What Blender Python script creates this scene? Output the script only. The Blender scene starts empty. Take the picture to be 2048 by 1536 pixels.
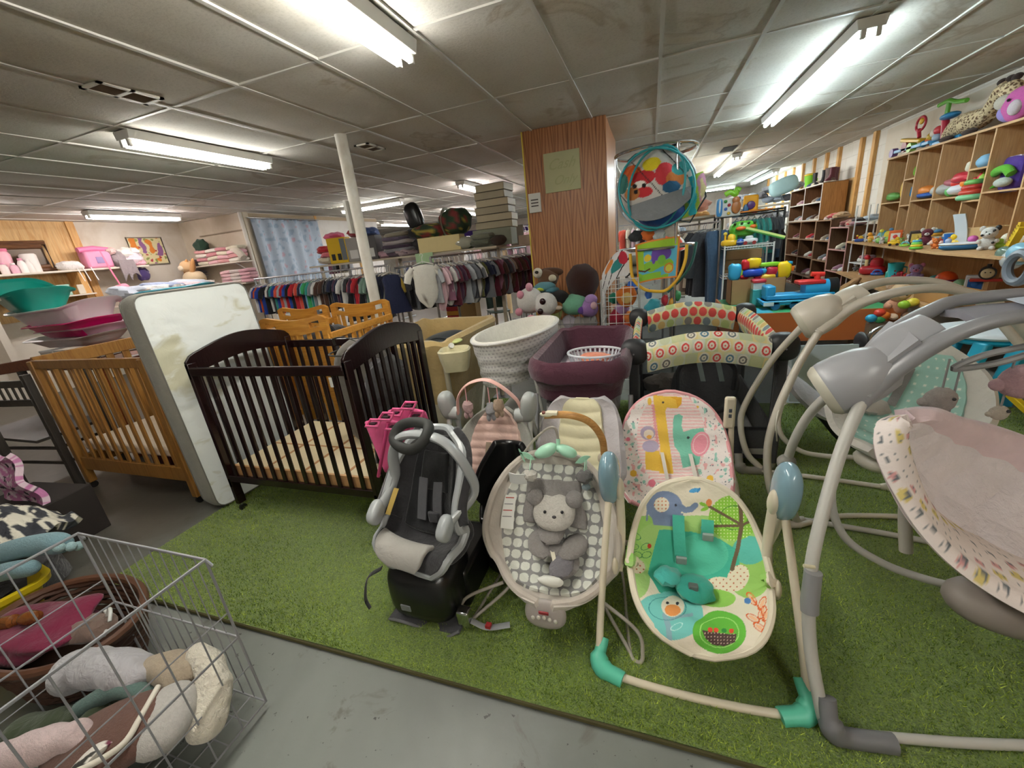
import bpy, math, random
import numpy as np
from mathutils import Vector, Matrix, Euler, noise as mnoise
PI = math.pi
sc = bpy.context.scene
COL = sc.collection
rnd = random.Random(7)

# ---------------------------------------------------------------- camera, world, exposure
CAM_H, CEIL = 1.38, 2.486
YAW, PITCH, ROLL, FPX = 0.3484, -0.3244, -0.1099, 809.0
_cy, _sy, _cp, _sp = math.cos(YAW), math.sin(YAW), math.cos(PITCH), math.sin(PITCH)
_f = Vector((-_sy*_cp, _cy*_cp, _sp)); _r = Vector((_cy, _sy, 0)); _u = _r.cross(_f)
_r2 = math.cos(ROLL)*_r + math.sin(ROLL)*_u; _u2 = -math.sin(ROLL)*_r + math.cos(ROLL)*_u
cam_d = bpy.data.cameras.new('camera'); cam = bpy.data.objects.new('camera', cam_d); COL.objects.link(cam)
cam_d.sensor_width = 36; cam_d.sensor_fit = 'HORIZONTAL'; cam_d.lens = 36*FPX/2048; cam_d.clip_start = 0.02; cam_d.clip_end = 100
cam.matrix_world = Matrix(((_r2.x, _u2.x, -_f.x, 0), (_r2.y, _u2.y, -_f.y, 0), (_r2.z, _u2.z, -_f.z, CAM_H), (0, 0, 0, 1)))
sc.camera = cam
sc.view_settings.view_transform = 'Standard'; sc.view_settings.look = 'None'
sc.view_settings.gamma = 1; sc.view_settings.use_curve_mapping = False
sc.view_settings.exposure = 0.18
w = bpy.data.worlds.new('world'); sc.world = w; w.use_nodes = True
w.node_tree.nodes['Background'].inputs[0].default_value = (0.9, 0.93, 1.0, 1)
w.node_tree.nodes['Background'].inputs[1].default_value = 0.35
TUBE_E = 50.0          # emission strength of the fluorescent tubes

def ray(px, py):       # direction in the room of a point in the photograph
    return _r2*((px-1024)/FPX) + _u2*((768-py)/FPX) + _f
def atz(px, py, z=0.0):
    d = ray(px, py); t = (z-CAM_H)/d.z; return Vector((d.x*t, d.y*t, z))
def aty(px, py, y):
    d = ray(px, py); t = y/d.y; return Vector((d.x*t, y, CAM_H+d.z*t))
def atx(px, py, x):
    d = ray(px, py); t = x/d.x; return Vector((x, d.y*t, CAM_H+d.z*t))

# ---------------------------------------------------------------- materials
MATS = {}
def srgb(c):
    if isinstance(c, str):
        c = c.lstrip('#'); c = [int(c[i:i+2], 16)/255 for i in (0, 2, 4)]
    return tuple((x/12.92 if x <= 0.04045 else ((x+0.055)/1.055)**2.4) for x in c[:3])
class NT:
    def __init__(s, name):
        s.m = bpy.data.materials.new(name); s.m.use_nodes = True; s.t = s.m.node_tree
        s.b = s.t.nodes['Principled BSDF']
    def n(s, typ, **kw):
        n = s.t.nodes.new(typ)
        for k, v in kw.items():
            if k in n.inputs: n.inputs[k].default_value = v
            else: setattr(n, k, v)
        return n
    def l(s, a, b): s.t.links.new(a, b)
    def co(s, kind='Object', scale=None):
        c = s.n('ShaderNodeTexCoord').outputs[kind]
        if scale:
            m = s.n('ShaderNodeMapping'); m.inputs['Scale'].default_value = scale; s.l(c, m.inputs['Vector']); c = m.outputs[0]
        return c
    def noise(s, vec, scale, detail=3, rough=.5, dist=0):
        n = s.n('ShaderNodeTexNoise', Scale=scale, Detail=detail, Roughness=rough, Distortion=dist); s.l(vec, n.inputs['Vector']); return n.outputs['Fac']
    def ramp(s, fac, stops):
        r = s.n('ShaderNodeValToRGB'); e = r.color_ramp.elements
        while len(e) < len(stops): e.new(0.5)
        for q, (p, c) in zip(e, stops):
            q.position = p; q.color = (*c, 1) if len(c) == 3 else c
        s.l(fac, r.inputs[0]); return r.outputs[0]
    def mix(s, fac, a, b, mode='MIX'):
        m = s.n('ShaderNodeMix', data_type='RGBA', blend_type=mode)
        for sock, v in ((m.inputs[0], fac), (m.inputs[6], a), (m.inputs[7], b)):
            if hasattr(v, 'is_output'): s.l(v, sock)
            else: sock.default_value = v if isinstance(v, (int, float)) else (*v, 1)
        return m.outputs[2]
    def bump(s, h, strength=.3, dist=.01):
        b = s.n('ShaderNodeBump', Strength=strength, Distance=dist); s.l(h, b.inputs['Height']); s.l(b.outputs[0], s.b.inputs['Normal'])
    def base(s, c):
        if hasattr(c, 'is_output'): s.l(c, s.b.inputs['Base Color'])
        else: s.b.inputs['Base Color'].default_value = (*c, 1)
def plastic(c, rough=.35, name=None, metal=0, coat=0):
    k = ('p', str(c), rough, metal, coat)
    if k not in MATS:
        t = NT(name or 'plastic'); c = srgb(c); v = t.noise(t.co(), 9, 3)
        t.base(t.mix(v, tuple(x*.92 for x in c), tuple(min(1, x*1.06) for x in c)))
        t.b.inputs['Roughness'].default_value = rough; t.b.inputs['Metallic'].default_value = metal
        if coat: t.b.inputs['Coat Weight'].default_value = coat
        MATS[k] = t.m
    return MATS[k]
def metal(c='#b9b9bb', rough=.28): return plastic(c, rough, 'metal', 1)
def cloth(c, rough=.95, wr=.35, scale=26, name=None, weave=0):
    k = ('c', str(c), wr, scale, weave)
    if k not in MATS:
        t = NT(name or 'cloth'); c = srgb(c); o = t.co(); v = t.noise(o, 14, 4)
        t.base(t.mix(v, tuple(x*.86 for x in c), tuple(min(1, x*1.1) for x in c)))
        t.b.inputs['Roughness'].default_value = rough; t.b.inputs['Sheen Weight'].default_value = .25
        h = t.noise(o, scale, 3, .6, .6)
        t.bump(h, wr, .02)
        MATS[k] = t.m
    return MATS[k]
def plush(c, scale=160, name=None):
    k = ('f', str(c), scale)
    if k not in MATS:
        t = NT(name or 'plush_fur'); c = srgb(c); o = t.co(); v = t.noise(o, scale*.6, 4, .7)
        t.base(t.mix(v, tuple(x*.7 for x in c), tuple(min(1, x*1.15) for x in c)))
        t.b.inputs['Roughness'].default_value = 1; t.b.inputs['Sheen Weight'].default_value = .12
        t.bump(t.noise(o, scale, 4, .7), .8, .01); MATS[k] = t.m
    return MATS[k]
def wood(c1, c2, axis=2, scale=1., rough=.45, name='wood'):
    k = ('w', c1, c2, axis, scale, rough)
    if k not in MATS:
        t = NT(name); s = [9*scale]*3; s[axis] = .8*scale; o = t.co('Object', s)
        n = t.noise(o, 2.2, 5, .6, 1.6); n2 = t.noise(o, 14, 3, .5)
        c = t.ramp(n, [(.3, srgb(c1)), (.5, srgb(c2)), (.62, srgb(c1)), (.75, srgb(c2))])
        t.base(t.mix(.25, c, t.ramp(n2, [(.3, (.25, .2, .15)), (.7, (1, 1, 1))]), 'MULTIPLY'))
        t.b.inputs['Roughness'].default_value = rough; t.bump(n2, .12, .004); MATS[k] = t.m
    return MATS[k]
def emis(c, e, name='tube_glow'):
    k = ('e', str(c), e)
    if k not in MATS:
        t = NT(name); t.base(srgb(c)); t.b.inputs['Emission Color'].default_value = (*srgb(c), 1); t.b.inputs['Emission Strength'].default_value = e
        MATS[k] = t.m
    return MATS[k]
def printed(rough=.9, wr=.25, scale=24, name='printed_fabric', coat=0):   # shows the print stored in the mesh's own colour layer
    k = ('print', rough, wr, scale)
    if k not in MATS:
        t = NT(name); a = t.n('ShaderNodeAttribute'); a.attribute_name = 'print'; t.base(a.outputs['Color'])
        t.b.inputs['Roughness'].default_value = rough; o = t.co(); t.bump(t.noise(o, scale, 3, .6, .5), wr, .02)
        MATS[k] = t.m
    return MATS[k]
def meshcloth(c, alpha=.55, size=900):
    k = ('mesh', str(c), alpha)
    if k not in MATS:
        t = NT('net_fabric'); t.base(srgb(c)); t.b.inputs['Alpha'].default_value = alpha; t.b.inputs['Roughness'].default_value = .9; MATS[k] = t.m
    return MATS[k]
def clear(c='#e8f0f0', alpha=.35):
    k = ('clear', str(c), alpha)
    if k not in MATS:
        t = NT('clear_plastic'); t.base(srgb(c)); t.b.inputs['Alpha'].default_value = alpha; t.b.inputs['Roughness'].default_value = .12; MATS[k] = t.m
    return MATS[k]

# ---------------------------------------------------------------- mesh building
def V(*a): return Vector(a[0] if len(a) == 1 else a)
def cr(pts, n=8, closed=False):       # smooth curve through points
    P = [Vector(p) for p in pts]; m = len(P); out = []
    for i in range(m if closed else m-1):
        p0 = P[(i-1) % m] if closed or i > 0 else P[0]*2-P[1]
        p1, p2 = P[i], P[(i+1) % m]
        p3 = P[(i+2) % m] if closed or i < m-2 else P[-1]*2-P[-2]
        for k in range(n):
            t = k/n
            out.append(.5*((2*p1)+(p2-p0)*t+(2*p0-5*p1+4*p2-p3)*t*t+(3*p1-p0-3*p2+p3)*t**3))
    if not closed: out.append(P[-1])
    return out
def lerp(a, b, t): return a+(b-a)*t
def interp(tab, x):      # smooth curve through (x, value) pairs
    xs = sorted(tab); n = len(xs)
    if x <= xs[0][0]: return xs[0][1]
    for i in range(n-1):
        (a, va), (b, vb) = xs[i], xs[i+1]
        if x <= b:
            h = b-a; s1 = (vb-va)/h; m0 = s1 if i == 0 else (s1+(va-xs[i-1][1])/(a-xs[i-1][0]))/2; m1 = s1 if i == n-2 else (s1+(xs[i+2][1]-vb)/(xs[i+2][0]-b))/2
            t = (x-a)/h; return va*(2*t**3-3*t*t+1)+m0*h*(t**3-2*t*t+t)+vb*(3*t*t-2*t**3)+m1*h*(t**3-t*t)
    return xs[-1][1]
class MB:
    def __init__(s): s.v = []; s.f = []; s.c = None
    def add(s, vs, fs, M=None):
        o = len(s.v); s.v += [tuple(M @ Vector(p)) if M else tuple(p) for p in vs]; s.f += [tuple(i+o for i in f) for f in fs]; return s
    def box(s, a, b, M=None):
        x0, y0, z0 = a; x1, y1, z1 = b
        return s.add([(x0,y0,z0),(x1,y0,z0),(x1,y1,z0),(x0,y1,z0),(x0,y0,z1),(x1,y0,z1),(x1,y1,z1),(x0,y1,z1)],
                     [(0,3,2,1),(4,5,6,7),(0,1,5,4),(1,2,6,5),(2,3,7,6),(3,0,4,7)], M)
    def cbox(s, c, d, M=None, rz=0):
        if rz: M = (M or Matrix()) @ Matrix.Translation(c) @ Matrix.Rotation(rz, 4, 'Z'); c = (0, 0, 0)
        return s.box([c[i]-d[i]/2 for i in range(3)], [c[i]+d[i]/2 for i in range(3)], M)
    def bar(s, p, q, w, h, up=(0, 0, 1)):  # a beam of w x h from p to q
        p, q = Vector(p), Vector(q); d = q-p; L = d.length; d.normalize(); u = Vector(up)
        sd = d.cross(u)
        if sd.length < 1e-4: sd = d.cross(Vector((0, 1, 0)))
        sd.normalize(); u = sd.cross(d)
        M = Matrix(((d.x, sd.x, u.x, p.x), (d.y, sd.y, u.y, p.y), (d.z, sd.z, u.z, p.z), (0, 0, 0, 1)))
        return s.box((0, -w/2, -h/2), (L, w/2, h/2), M)
    def tube(s, pts, r, n=8, closed=False, sq=1., up=None, cap=True):
        P = [Vector(p) for p in pts]; m = len(P); rings = []; prev = None
        for i in range(m):
            a = P[(i-1) % m] if closed or i > 0 else P[i]; b = P[(i+1) % m] if closed or i < m-1 else P[i]
            d = (b-a)
            d = d.normalized() if d.length > 1e-9 else Vector((0, 0, 1))
            if up is not None: u = Vector(up); u = (u-d*u.dot(d))
            elif prev is None: u = Vector((0, 0, 1)) if abs(d.z) < .9 else Vector((1, 0, 0)); u = u-d*u.dot(d)
            else: u = prev-d*prev.dot(d)
            if u.length < 1e-5: u = d.orthogonal()
            u.normalize(); prev = u; w = d.cross(u); rr = r[i] if isinstance(r, (list, tuple)) else r
            rings.append([P[i]+w*(rr*math.cos(2*PI*k/n))+u*(rr*sq*math.sin(2*PI*k/n)) for k in range(n)])
        vs = [p for g in rings for p in g]; fs = []
        for i in range(m if closed else m-1):
            j = (i+1) % m
            for k in range(n): fs.append((i*n+k, i*n+(k+1) % n, j*n+(k+1) % n, j*n+k))
        if cap and not closed: fs.append(tuple(range(n-1, -1, -1))); fs.append(tuple((m-1)*n+k for k in range(n)))
        return s.add(vs, fs)
    def cyl(s, p, q, r, n=12, r2=None): return s.tube([p, q], [r, r if r2 is None else r2], n)
    def lathe(s, prof, n=20, M=None, cap=True):   # prof: (radius, z)
        vs = [(r*math.cos(2*PI*k/n), r*math.sin(2*PI*k/n), z) for r, z in prof for k in range(n)]; m = len(prof)
        fs = [(i*n+k, i*n+(k+1) % n, (i+1)*n+(k+1) % n, (i+1)*n+k) for i in range(m-1) for k in range(n)]
        if cap: fs.append(tuple(range(n-1, -1, -1))); fs.append(tuple((m-1)*n+k for k in range(n)))
        return s.add(vs, fs, M)
    def ell(s, c, r, M=None, n=14, m=9, e=1., lump=0, seed=0):     # ellipsoid; e < 1 squarer
        r = (r, r, r) if isinstance(r, (int, float)) else r; vs = []
        sg = lambda x: math.copysign(abs(x)**e, x)
        for i in range(m+1):
            th = PI*i/m
            for k in range(n):
                ph = 2*PI*k/n; p = Vector((sg(math.sin(th))*sg(math.cos(ph)), sg(math.sin(th))*sg(math.sin(ph)), sg(math.cos(th))))
                if lump: p *= 1+lump*mnoise.noise(p*1.7+Vector((seed, seed*2.3, 0)))
                vs.append((p.x*r[0], p.y*r[1], p.z*r[2]))
        fs = [(i*n+k, (i+1)*n+k, (i+1)*n+(k+1) % n, i*n+(k+1) % n) for i in range(m) for k in range(n)]
        return s.add(vs, fs, (Matrix.Translation(c) @ M) if M else Matrix.Translation(c))
    def prism(s, poly, z0, z1, M=None):   # poly in xy, extruded along z
        n = len(poly); vs = [(x, y, z0) for x, y in poly]+[(x, y, z1) for x, y in poly]
        return s.add(vs, [tuple(range(n-1, -1, -1)), tuple(range(n, 2*n))]+[(i, (i+1) % n, n+(i+1) % n, n+i) for i in range(n)], M)
    def sheet(s, fn, nu, nv, th=0, cu=False, M=None, col=None):   # surface fn(u,v); th > 0 gives it a thickness
        vs = [Vector(fn(i/nu, j/nv)) for j in range(nv+1) for i in range(nu+1)]
        W = nu+1; fs = [(j*W+i, j*W+i+1, (j+1)*W+i+1, (j+1)*W+i) for j in range(nv) for i in range(nu)]
        if col is not None:
            if s.c is None: s.c = [(1, 1, 1)]*len(s.v)
            cs = [col(i/nu, j/nv) for j in range(nv+1) for i in range(nu+1)]; s.c += cs
        if th:
            nr = []
            for j in range(nv+1):
                for i in range(nu+1):
                    a = vs[j*W+min(i+1, nu)]-vs[j*W+max(i-1, 0)]; b = vs[min(j+1, nv)*W+i]-vs[max(j-1, 0)*W+i]
                    k = a.cross(b); nr.append(k.normalized() if k.length > 1e-12 else Vector((0, 0, 1)))
            N = len(vs); vs += [p-q*th for p, q in zip(vs, nr)]
            if col is not None: s.c += cs
            fs += [tuple(i+N for i in f[::-1]) for f in fs]
            ed = [(j*W, (j+1)*W) for j in range(nv)]+[((j+1)*W+nu, j*W+nu) for j in range(nv)]
            ed += [(i+1, i) for i in range(nu)]+[(nv*W+i, nv*W+i+1) for i in range(nu)]
            fs += [(a, b, b+N, a+N) for a, b in ed]
        return s.add(vs, fs, M)
    def build(s, name, mat, parent=None, smooth=True, bevel=0, sub=0, world=False, wn=True, solid=0):
        me = bpy.data.meshes.new(name); vs = s.v
        if world and parent is not None:
            T = parent_world(parent).inverted(); vs = [tuple(T @ Vector(p)) for p in vs]
        me.from_pydata(vs, [], s.f); me.materials.append(mat)
        if s.c is not None:
            at = me.color_attributes.new('print', 'FLOAT_COLOR', 'POINT')
            cc = np.ones((len(vs), 4), dtype=np.float32); k = len(s.c); cc[:k, :3] = np.array(s.c, dtype=np.float32); at.data.foreach_set('color', cc.ravel())
        if smooth: me.shade_smooth(); 
        me.update()
        o = bpy.data.objects.new(name, me); COL.objects.link(o)
        if parent is not None: o.parent = parent
        if smooth and not sub:
            try: me.set_sharp_from_angle(angle=math.radians(42))
            except Exception: pass
        if solid: m = o.modifiers.new('solid', 'SOLIDIFY'); m.thickness = solid; m.offset = 0
        if bevel: m = o.modifiers.new('bevel', 'BEVEL'); m.width = bevel; m.segments = 2; m.limit_method = 'ANGLE'; m.angle_limit = .7
        if sub: m = o.modifiers.new('sub', 'SUBSURF'); m.levels = sub; m.render_levels = sub
        return o
def parent_world(o):
    M = Matrix.LocRotScale(o.location, o.rotation_euler, o.scale)
    return parent_world(o.parent) @ M if o.parent else M
ALL_LABELS = {}
def tag(o, label, cat, group=None, kind=None):
    o['label'] = label; o['category'] = cat
    if group: o['group'] = group
    if kind: o['kind'] = kind
    return o
def thing(name, label, cat, loc=(0, 0, 0), rz=0, group=None):
    o = bpy.data.objects.new(name, None); COL.objects.link(o); o.empty_display_size = .05
    o.location = loc; o.rotation_euler = (0, 0, rz); return tag(o, label, cat, group)
def struct(o): o['kind'] = 'structure'; return o
def dup(root, loc=None, rz=None, label=None, group=None, scale=None):
    r = root.copy(); COL.objects.link(r)
    if loc is not None: r.location = loc
    if rz is not None: r.rotation_euler = (0, 0, rz) if isinstance(rz, (int, float)) else rz
    if scale is not None: r.scale = (scale,)*3 if isinstance(scale, (int, float)) else scale
    if label: r['label'] = label
    if group: r['group'] = group
    for ch in list(root.children):
        c = ch.copy(); COL.objects.link(c); c.parent = r
        for g in list(ch.children): d = g.copy(); COL.objects.link(d); d.parent = c
    return r
def RM(rx=0, ry=0, rz=0, t=(0, 0, 0)): return Matrix.Translation(t) @ Euler((rx, ry, rz)).to_matrix().to_4x4()
def text(name, body, size, mat, parent, loc, rot, ext=.0008, shear=0, align='CENTER'):
    cu = bpy.data.curves.new(name, 'FONT'); cu.body = body; cu.size = size; cu.extrude = ext; cu.align_x = align; cu.align_y = 'CENTER'; cu.shear = shear
    tmp = bpy.data.objects.new(name+'_outline', cu); COL.objects.link(tmp); bpy.context.view_layer.update()
    me = bpy.data.meshes.new_from_object(tmp.evaluated_get(bpy.context.evaluated_depsgraph_get())); bpy.data.objects.remove(tmp); bpy.data.curves.remove(cu)
    me.name = name; me.materials.clear(); me.materials.append(mat); o = bpy.data.objects.new(name, me); COL.objects.link(o); o.parent = parent; o.location = loc; o.rotation_euler = rot; return o
def blobpoly(pts, u, v):   # is (u, v) inside polygon
    c = False; n = len(pts); j = n-1
    for i in range(n):
        xi, yi = pts[i]; xj, yj = pts[j]
        if (yi > v) != (yj > v) and u < (xj-xi)*(v-yi)/(yj-yi)+xi: c = not c
        j = i
    return c
def inell(u, v, c, r, a=0):
    dx, dy = u-c[0], v-c[1]; ca, sa = math.cos(a), math.sin(a); x = dx*ca+dy*sa; y = -dx*sa+dy*ca
    return (x/r[0])**2+(y/r[1])**2
def nearline(u, v, pts, w):
    for (x0, y0), (x1, y1) in zip(pts, pts[1:]):
        dx, dy = x1-x0, y1-y0; L = dx*dx+dy*dy; t = max(0, min(1, ((u-x0)*dx+(v-y0)*dy)/L if L else 0))
        if (u-x0-t*dx)**2+(v-y0-t*dy)**2 < w*w: return True
    return False
# ---------------------------------------------------------------- the room
XR, XL, YF, YB = 3.3, -8.65, 17.6, -3.2
def m_ceiling():
    t = NT('ceiling_tile'); o = t.co(); big = t.noise(o, .9, 4, .55, .5)
    pit = t.noise(o, 60, 3, .7); 
    c = t.ramp(big, [(.3, srgb('#bdb6a8')), (.55, srgb('#d0ccc4')), (.8, srgb('#d6d4ce'))])
    st = t.noise(o, .75, 5, .6, .8); mk = t.ramp(st, [(.60, (0, 0, 0)), (.66, (1, 1, 1))]); mk2 = t.ramp(st, [(.58, (0, 0, 0)), (.605, (1, 1, 1)), (.63, (0, 0, 0))])
    c = t.mix(t.mix(.35, (0, 0, 0), mk), c, srgb('#b9a27a')); c = t.mix(t.mix(.4, (0, 0, 0), mk2), c, srgb('#8d7654'))
    t.base(t.mix(.16, c, t.ramp(pit, [(.38, (.35, .33, .3)), (.5, (1, 1, 1))]), 'MULTIPLY')); t.b.inputs['Roughness'].default_value = .9
    t.bump(pit, .35, .004); return t.m
def m_floor():
    t = NT('painted_concrete'); o = t.co(); a = t.noise(o, .8, 5, .6, .4); b = t.noise(o, 5, 5, .65, .8); d = t.noise(o, 26, 4, .7)
    c = t.ramp(a, [(.3, srgb('#555853')), (.5, srgb('#70746f')), (.72, srgb('#808480'))])
    m = t.ramp(b, [(.60, (0, 0, 0)), (.68, (1, 1, 1))]); c = t.mix(t.mix(.55, (0, 0, 0), m), c, srgb('#4c4337'))
    sp = t.ramp(d, [(.655, (0, 0, 0)), (.675, (1, 1, 1))]); c = t.mix(t.mix(.8, (0, 0, 0), sp), c, srgb('#25251f'))
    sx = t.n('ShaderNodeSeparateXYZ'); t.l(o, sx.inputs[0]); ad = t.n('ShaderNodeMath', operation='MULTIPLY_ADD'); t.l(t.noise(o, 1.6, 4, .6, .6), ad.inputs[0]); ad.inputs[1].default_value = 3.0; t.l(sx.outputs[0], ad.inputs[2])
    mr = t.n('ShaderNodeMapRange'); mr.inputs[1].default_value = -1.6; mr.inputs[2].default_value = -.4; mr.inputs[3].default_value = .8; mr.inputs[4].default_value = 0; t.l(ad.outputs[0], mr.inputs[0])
    c = t.mix(mr.outputs[0], c, t.mix(b, srgb('#4b4238'), srgb('#5d564b')))      # mixed towards a darker brown on the left, edge broken by noise
    t.base(c); t.b.inputs['Roughness'].default_value = .42; t.bump(t.noise(o, 14, 4), .25, .006); return t.m
def m_wall(c, c2, s=1.2, name='painted_wall'):
    t = NT(name); o = t.co(); t.base(t.ramp(t.noise(o, s, 5, .6, .4), [(.3, srgb(c2)), (.55, srgb(c)), (.8, srgb(c))])); t.b.inputs['Roughness'].default_value = .85
    t.bump(t.noise(o, 30, 3), .15, .004); return t.m
def m_block():
    t = NT('painted_block'); c = t.co(); sx = t.n('ShaderNodeSeparateXYZ'); t.l(c, sx.inputs[0]); cb = t.n('ShaderNodeCombineXYZ'); t.l(sx.outputs[1], cb.inputs[0]); t.l(sx.outputs[2], cb.inputs[1])
    b = t.n('ShaderNodeTexBrick', Scale=1); b.inputs['Brick Width'].default_value = .41; b.inputs['Row Height'].default_value = .205; b.inputs['Mortar Size'].default_value = .008
    b.inputs['Color1'].default_value = (*srgb('#dcd6cc'), 1); b.inputs['Color2'].default_value = (*srgb('#cfc8bc'), 1); b.inputs['Mortar'].default_value = (*srgb('#b3aa9c'), 1)
    t.l(cb.outputs[0], b.inputs['Vector']); t.base(t.mix(t.noise(c, 2, 4), b.outputs['Color'], srgb('#e3ded6'))); t.b.inputs['Roughness'].default_value = .85; t.bump(b.outputs['Fac'], -.3, .006); return t.m
def m_turf():
    t = NT('green_turf'); o = t.co('Object'); a = t.noise(o, 170, 3, .8, .5); b = t.noise(o, 4, 4, .6, .5); e = t.noise(t.co('Object', (1, .35, 1)), 60, 4, .7, .8)
    c = t.ramp(a, [(.3, srgb('#344a08')), (.5, srgb('#6c881c')), (.72, srgb('#a4ba40'))])
    c = t.mix(t.ramp(b, [(.35, (0, 0, 0)), (.7, (1, 1, 1))]), c, t.mix(.35, c, srgb('#86a83f')))
    t.base(t.mix(.5, c, t.ramp(e, [(.3, (.45, .5, .4)), (.6, (1, 1, 1))]), 'MULTIPLY')); t.b.inputs['Roughness'].default_value = .95
    t.b.inputs['Sheen Weight'].default_value = .3; t.bump(a, 1, .012); return t.m
def m_panel():   # wood grain panelling with cathedral figure and vertical grooves
    t = NT('wood_panelling'); o = t.co(); sx = t.n('ShaderNodeSeparateXYZ'); t.l(o, sx.inputs[0])
    ad = t.n('ShaderNodeMath', operation='ADD'); t.l(sx.outputs[0], ad.inputs[0]); t.l(sx.outputs[1], ad.inputs[1])
    def math_(op, a, b=None):
        n = t.n('ShaderNodeMath', operation=op)
        for i, v in enumerate((a, b)):
            if v is None: continue
            if hasattr(v, 'is_output'): t.l(v, n.inputs[i])
            else: n.inputs[i].default_value = v
        return n.outputs[0]
    X = ad.outputs[0]; P = math_('MULTIPLY', X, 7.1); fr = math_('FRACT', P); fl = math_('FLOOR', P)
    cx = math_('SUBTRACT', fr, .5); z = math_('ADD', sx.outputs[2], math_('MULTIPLY', fl, .37))
    zz = math_('SUBTRACT', math_('FRACT', math_('MULTIPLY', z, 1.15)), .0)
    k = math_('ADD', math_('MULTIPLY', math_('ABSOLUTE', cx), 3.2), math_('MULTIPLY', zz, 1.5))
    k = math_('ADD', k, math_('MULTIPLY', t.noise(t.co('Object', (3, 3, .7)), 2, 2), .9))
    wv = math_('ABSOLUTE', math_('SINE', math_('MULTIPLY', k, 4.2)))
    c = t.ramp(wv, [(0, srgb('#6f3f20')), (.16, srgb('#8f5a34')), (.4, srgb('#a66c44')), (1, srgb('#b47c50'))])
    gr = t.ramp(math_('ABSOLUTE', cx), [(.47, (1, 1, 1)), (.495, (.35, .28, .22))])
    fine = t.ramp(t.noise(t.co('Object', (60, 60, 2)), 3, 3), [(.3, (.75, .7, .66)), (.6, (1, 1, 1))])
    c = t.mix(1., c, gr, 'MULTIPLY'); t.base(t.mix(.6, c, fine, 'MULTIPLY')); t.b.inputs['Roughness'].default_value = .4; return t.m
def slab(name, a, b, m): o = MB().box(a, b).build(name, m, None, smooth=False); return struct(o)
M_W1 = m_wall('#ded9d0', '#c4b9a6'); M_PLY = wood('#c79a5e', '#d9b57e', 2, .5, .7, 'plywood'); M_PINE = wood('#c58f4d', '#dcae6c', 2, 1, .6, 'pine')
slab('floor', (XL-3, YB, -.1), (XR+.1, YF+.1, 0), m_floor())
slab('wall_right', (XR, YB, 0), (XR+.12, YF, CEIL), m_block())
slab('wall_back', (XL-3, YB-.1, 0), (XR+.1, YB, CEIL), M_W1)
slab('wall_left', (XL-.1, YB, 0), (XL, 6.12, CEIL), m_wall('#dcd4c6', '#bfae92'))
slab('wall_partition', (XL, 6.02, 0), (-6.95, 6.12, CEIL), m_wall('#d8cdbb', '#c3b59d'))
slab('wall_curtain', (-7.08, 6.12, 0), (-6.98, 10.0, CEIL), m_wall('#ddd9d4', '#c9c2b8'))
slab('wall_side', (XL-3, 10.0, 0), (-7.08, 10.1, CEIL), M_W1)
slab('wall_far_left', (XL-3.1, 10.1, 0), (XL-3, YF, CEIL), M_W1)
slab('wall_far', (XL-3, YF, 0), (XR, YF+.1, CEIL), m_wall('#d7c9bd', '#bcaa9c'))
struct(MB().box((XL-3, YF-.03, 1.75), (-6.2, YF, 2.25)).box((-5.9, YF-.03, 1.7), (-4.8, YF, 2.2)).build('trim_1', plastic('#4b2f7c', .8, 'purple_paint'), None, False))
slab('wall_pillar', (-1.27, 4.6, 0), (-.42, 5.8, CEIL), m_panel())
# ceiling: tiles slightly sagging in a T-bar grid
GX0, GY0, GDX, GDY = -.556, 2.30, .61, 1.195
mbc = MB(); mbt = MB(); cr_ = random.Random(3)
i0, i1 = -18, 7; j0, j1 = -5, 13
for i in range(i0, i1):
    for j in range(j0, j1):
        x, y = GX0+i*GDX, GY0+j*GDY; a, b, cc, d = [cr_.uniform(-.006, .004) for _ in range(4)]; sag = cr_.choice([0, 0, -.004, -.012, -.02]); mid = CEIL+sag
        if x > XR or y > YF: continue
        mbc.sheet(lambda u, v: (x+.01+u*(GDX-.02), y+.01+v*(GDY-.02), lerp(lerp(CEIL+a, CEIL+b, u), lerp(CEIL+cc, CEIL+d, u), v)+sag*16*u*(1-u)*v*(1-v)), 4, 6)
struct(mbc.build('ceiling', m_ceiling(), None))
slab('trim_2', (XL-3, YB, CEIL+.15), (XR+.1, YF+.1, CEIL+.2), plastic('#2b2622', .9, 'dark_void'))
for i in range(i0, i1+1):
    x = GX0+i*GDX
    if x < XR: mbt.box((x-.012, YB, CEIL-.010), (x+.012, YF, CEIL+.012))
for j in range(j0, j1+1):
    y = GY0+j*GDY
    if y < YF: mbt.box((XL-3, y-.012, CEIL-.008), (XR, y+.012, CEIL+.012))
struct(mbt.build('trim_3', plastic('#c9c6bf', .5, 'grid_metal'), None, False))
k = 4
for y in (8.55, 9.0, 9.9, 10.5, 11.2, 11.9, 12.6, 13.3, 14.1, 15.0): slab('trim_%d' % k, (XR-.05, y-.045, 0), (XR, y+.045, CEIL), M_PINE); k += 1
slab('trim_%d' % k, (XR-.015, 9.04, 0), (XR-.002, 9.86, 1.9), M_PLY); k += 1
slab('trim_%d' % k, (XR-.03, YB, 0), (XR-.002, 8.2, CEIL-.06), m_wall('#d9cdbc', '#c6b7a0', 2, 'whitewashed_board')); k += 1
slab('trim_%d' % k, (XR-.045, YB, .9), (XR-.03, 5.55, CEIL), m_wall('#b99a78', '#a98860', 2, 'tan_board')); k += 1
slab('trim_%d' % k, (XR-.06, YB, .25), (XR-.031, 8.2, .95), wood('#a9733d', '#bd8a50', 2, .6, .6, 'orange_board')); k += 1
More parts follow.
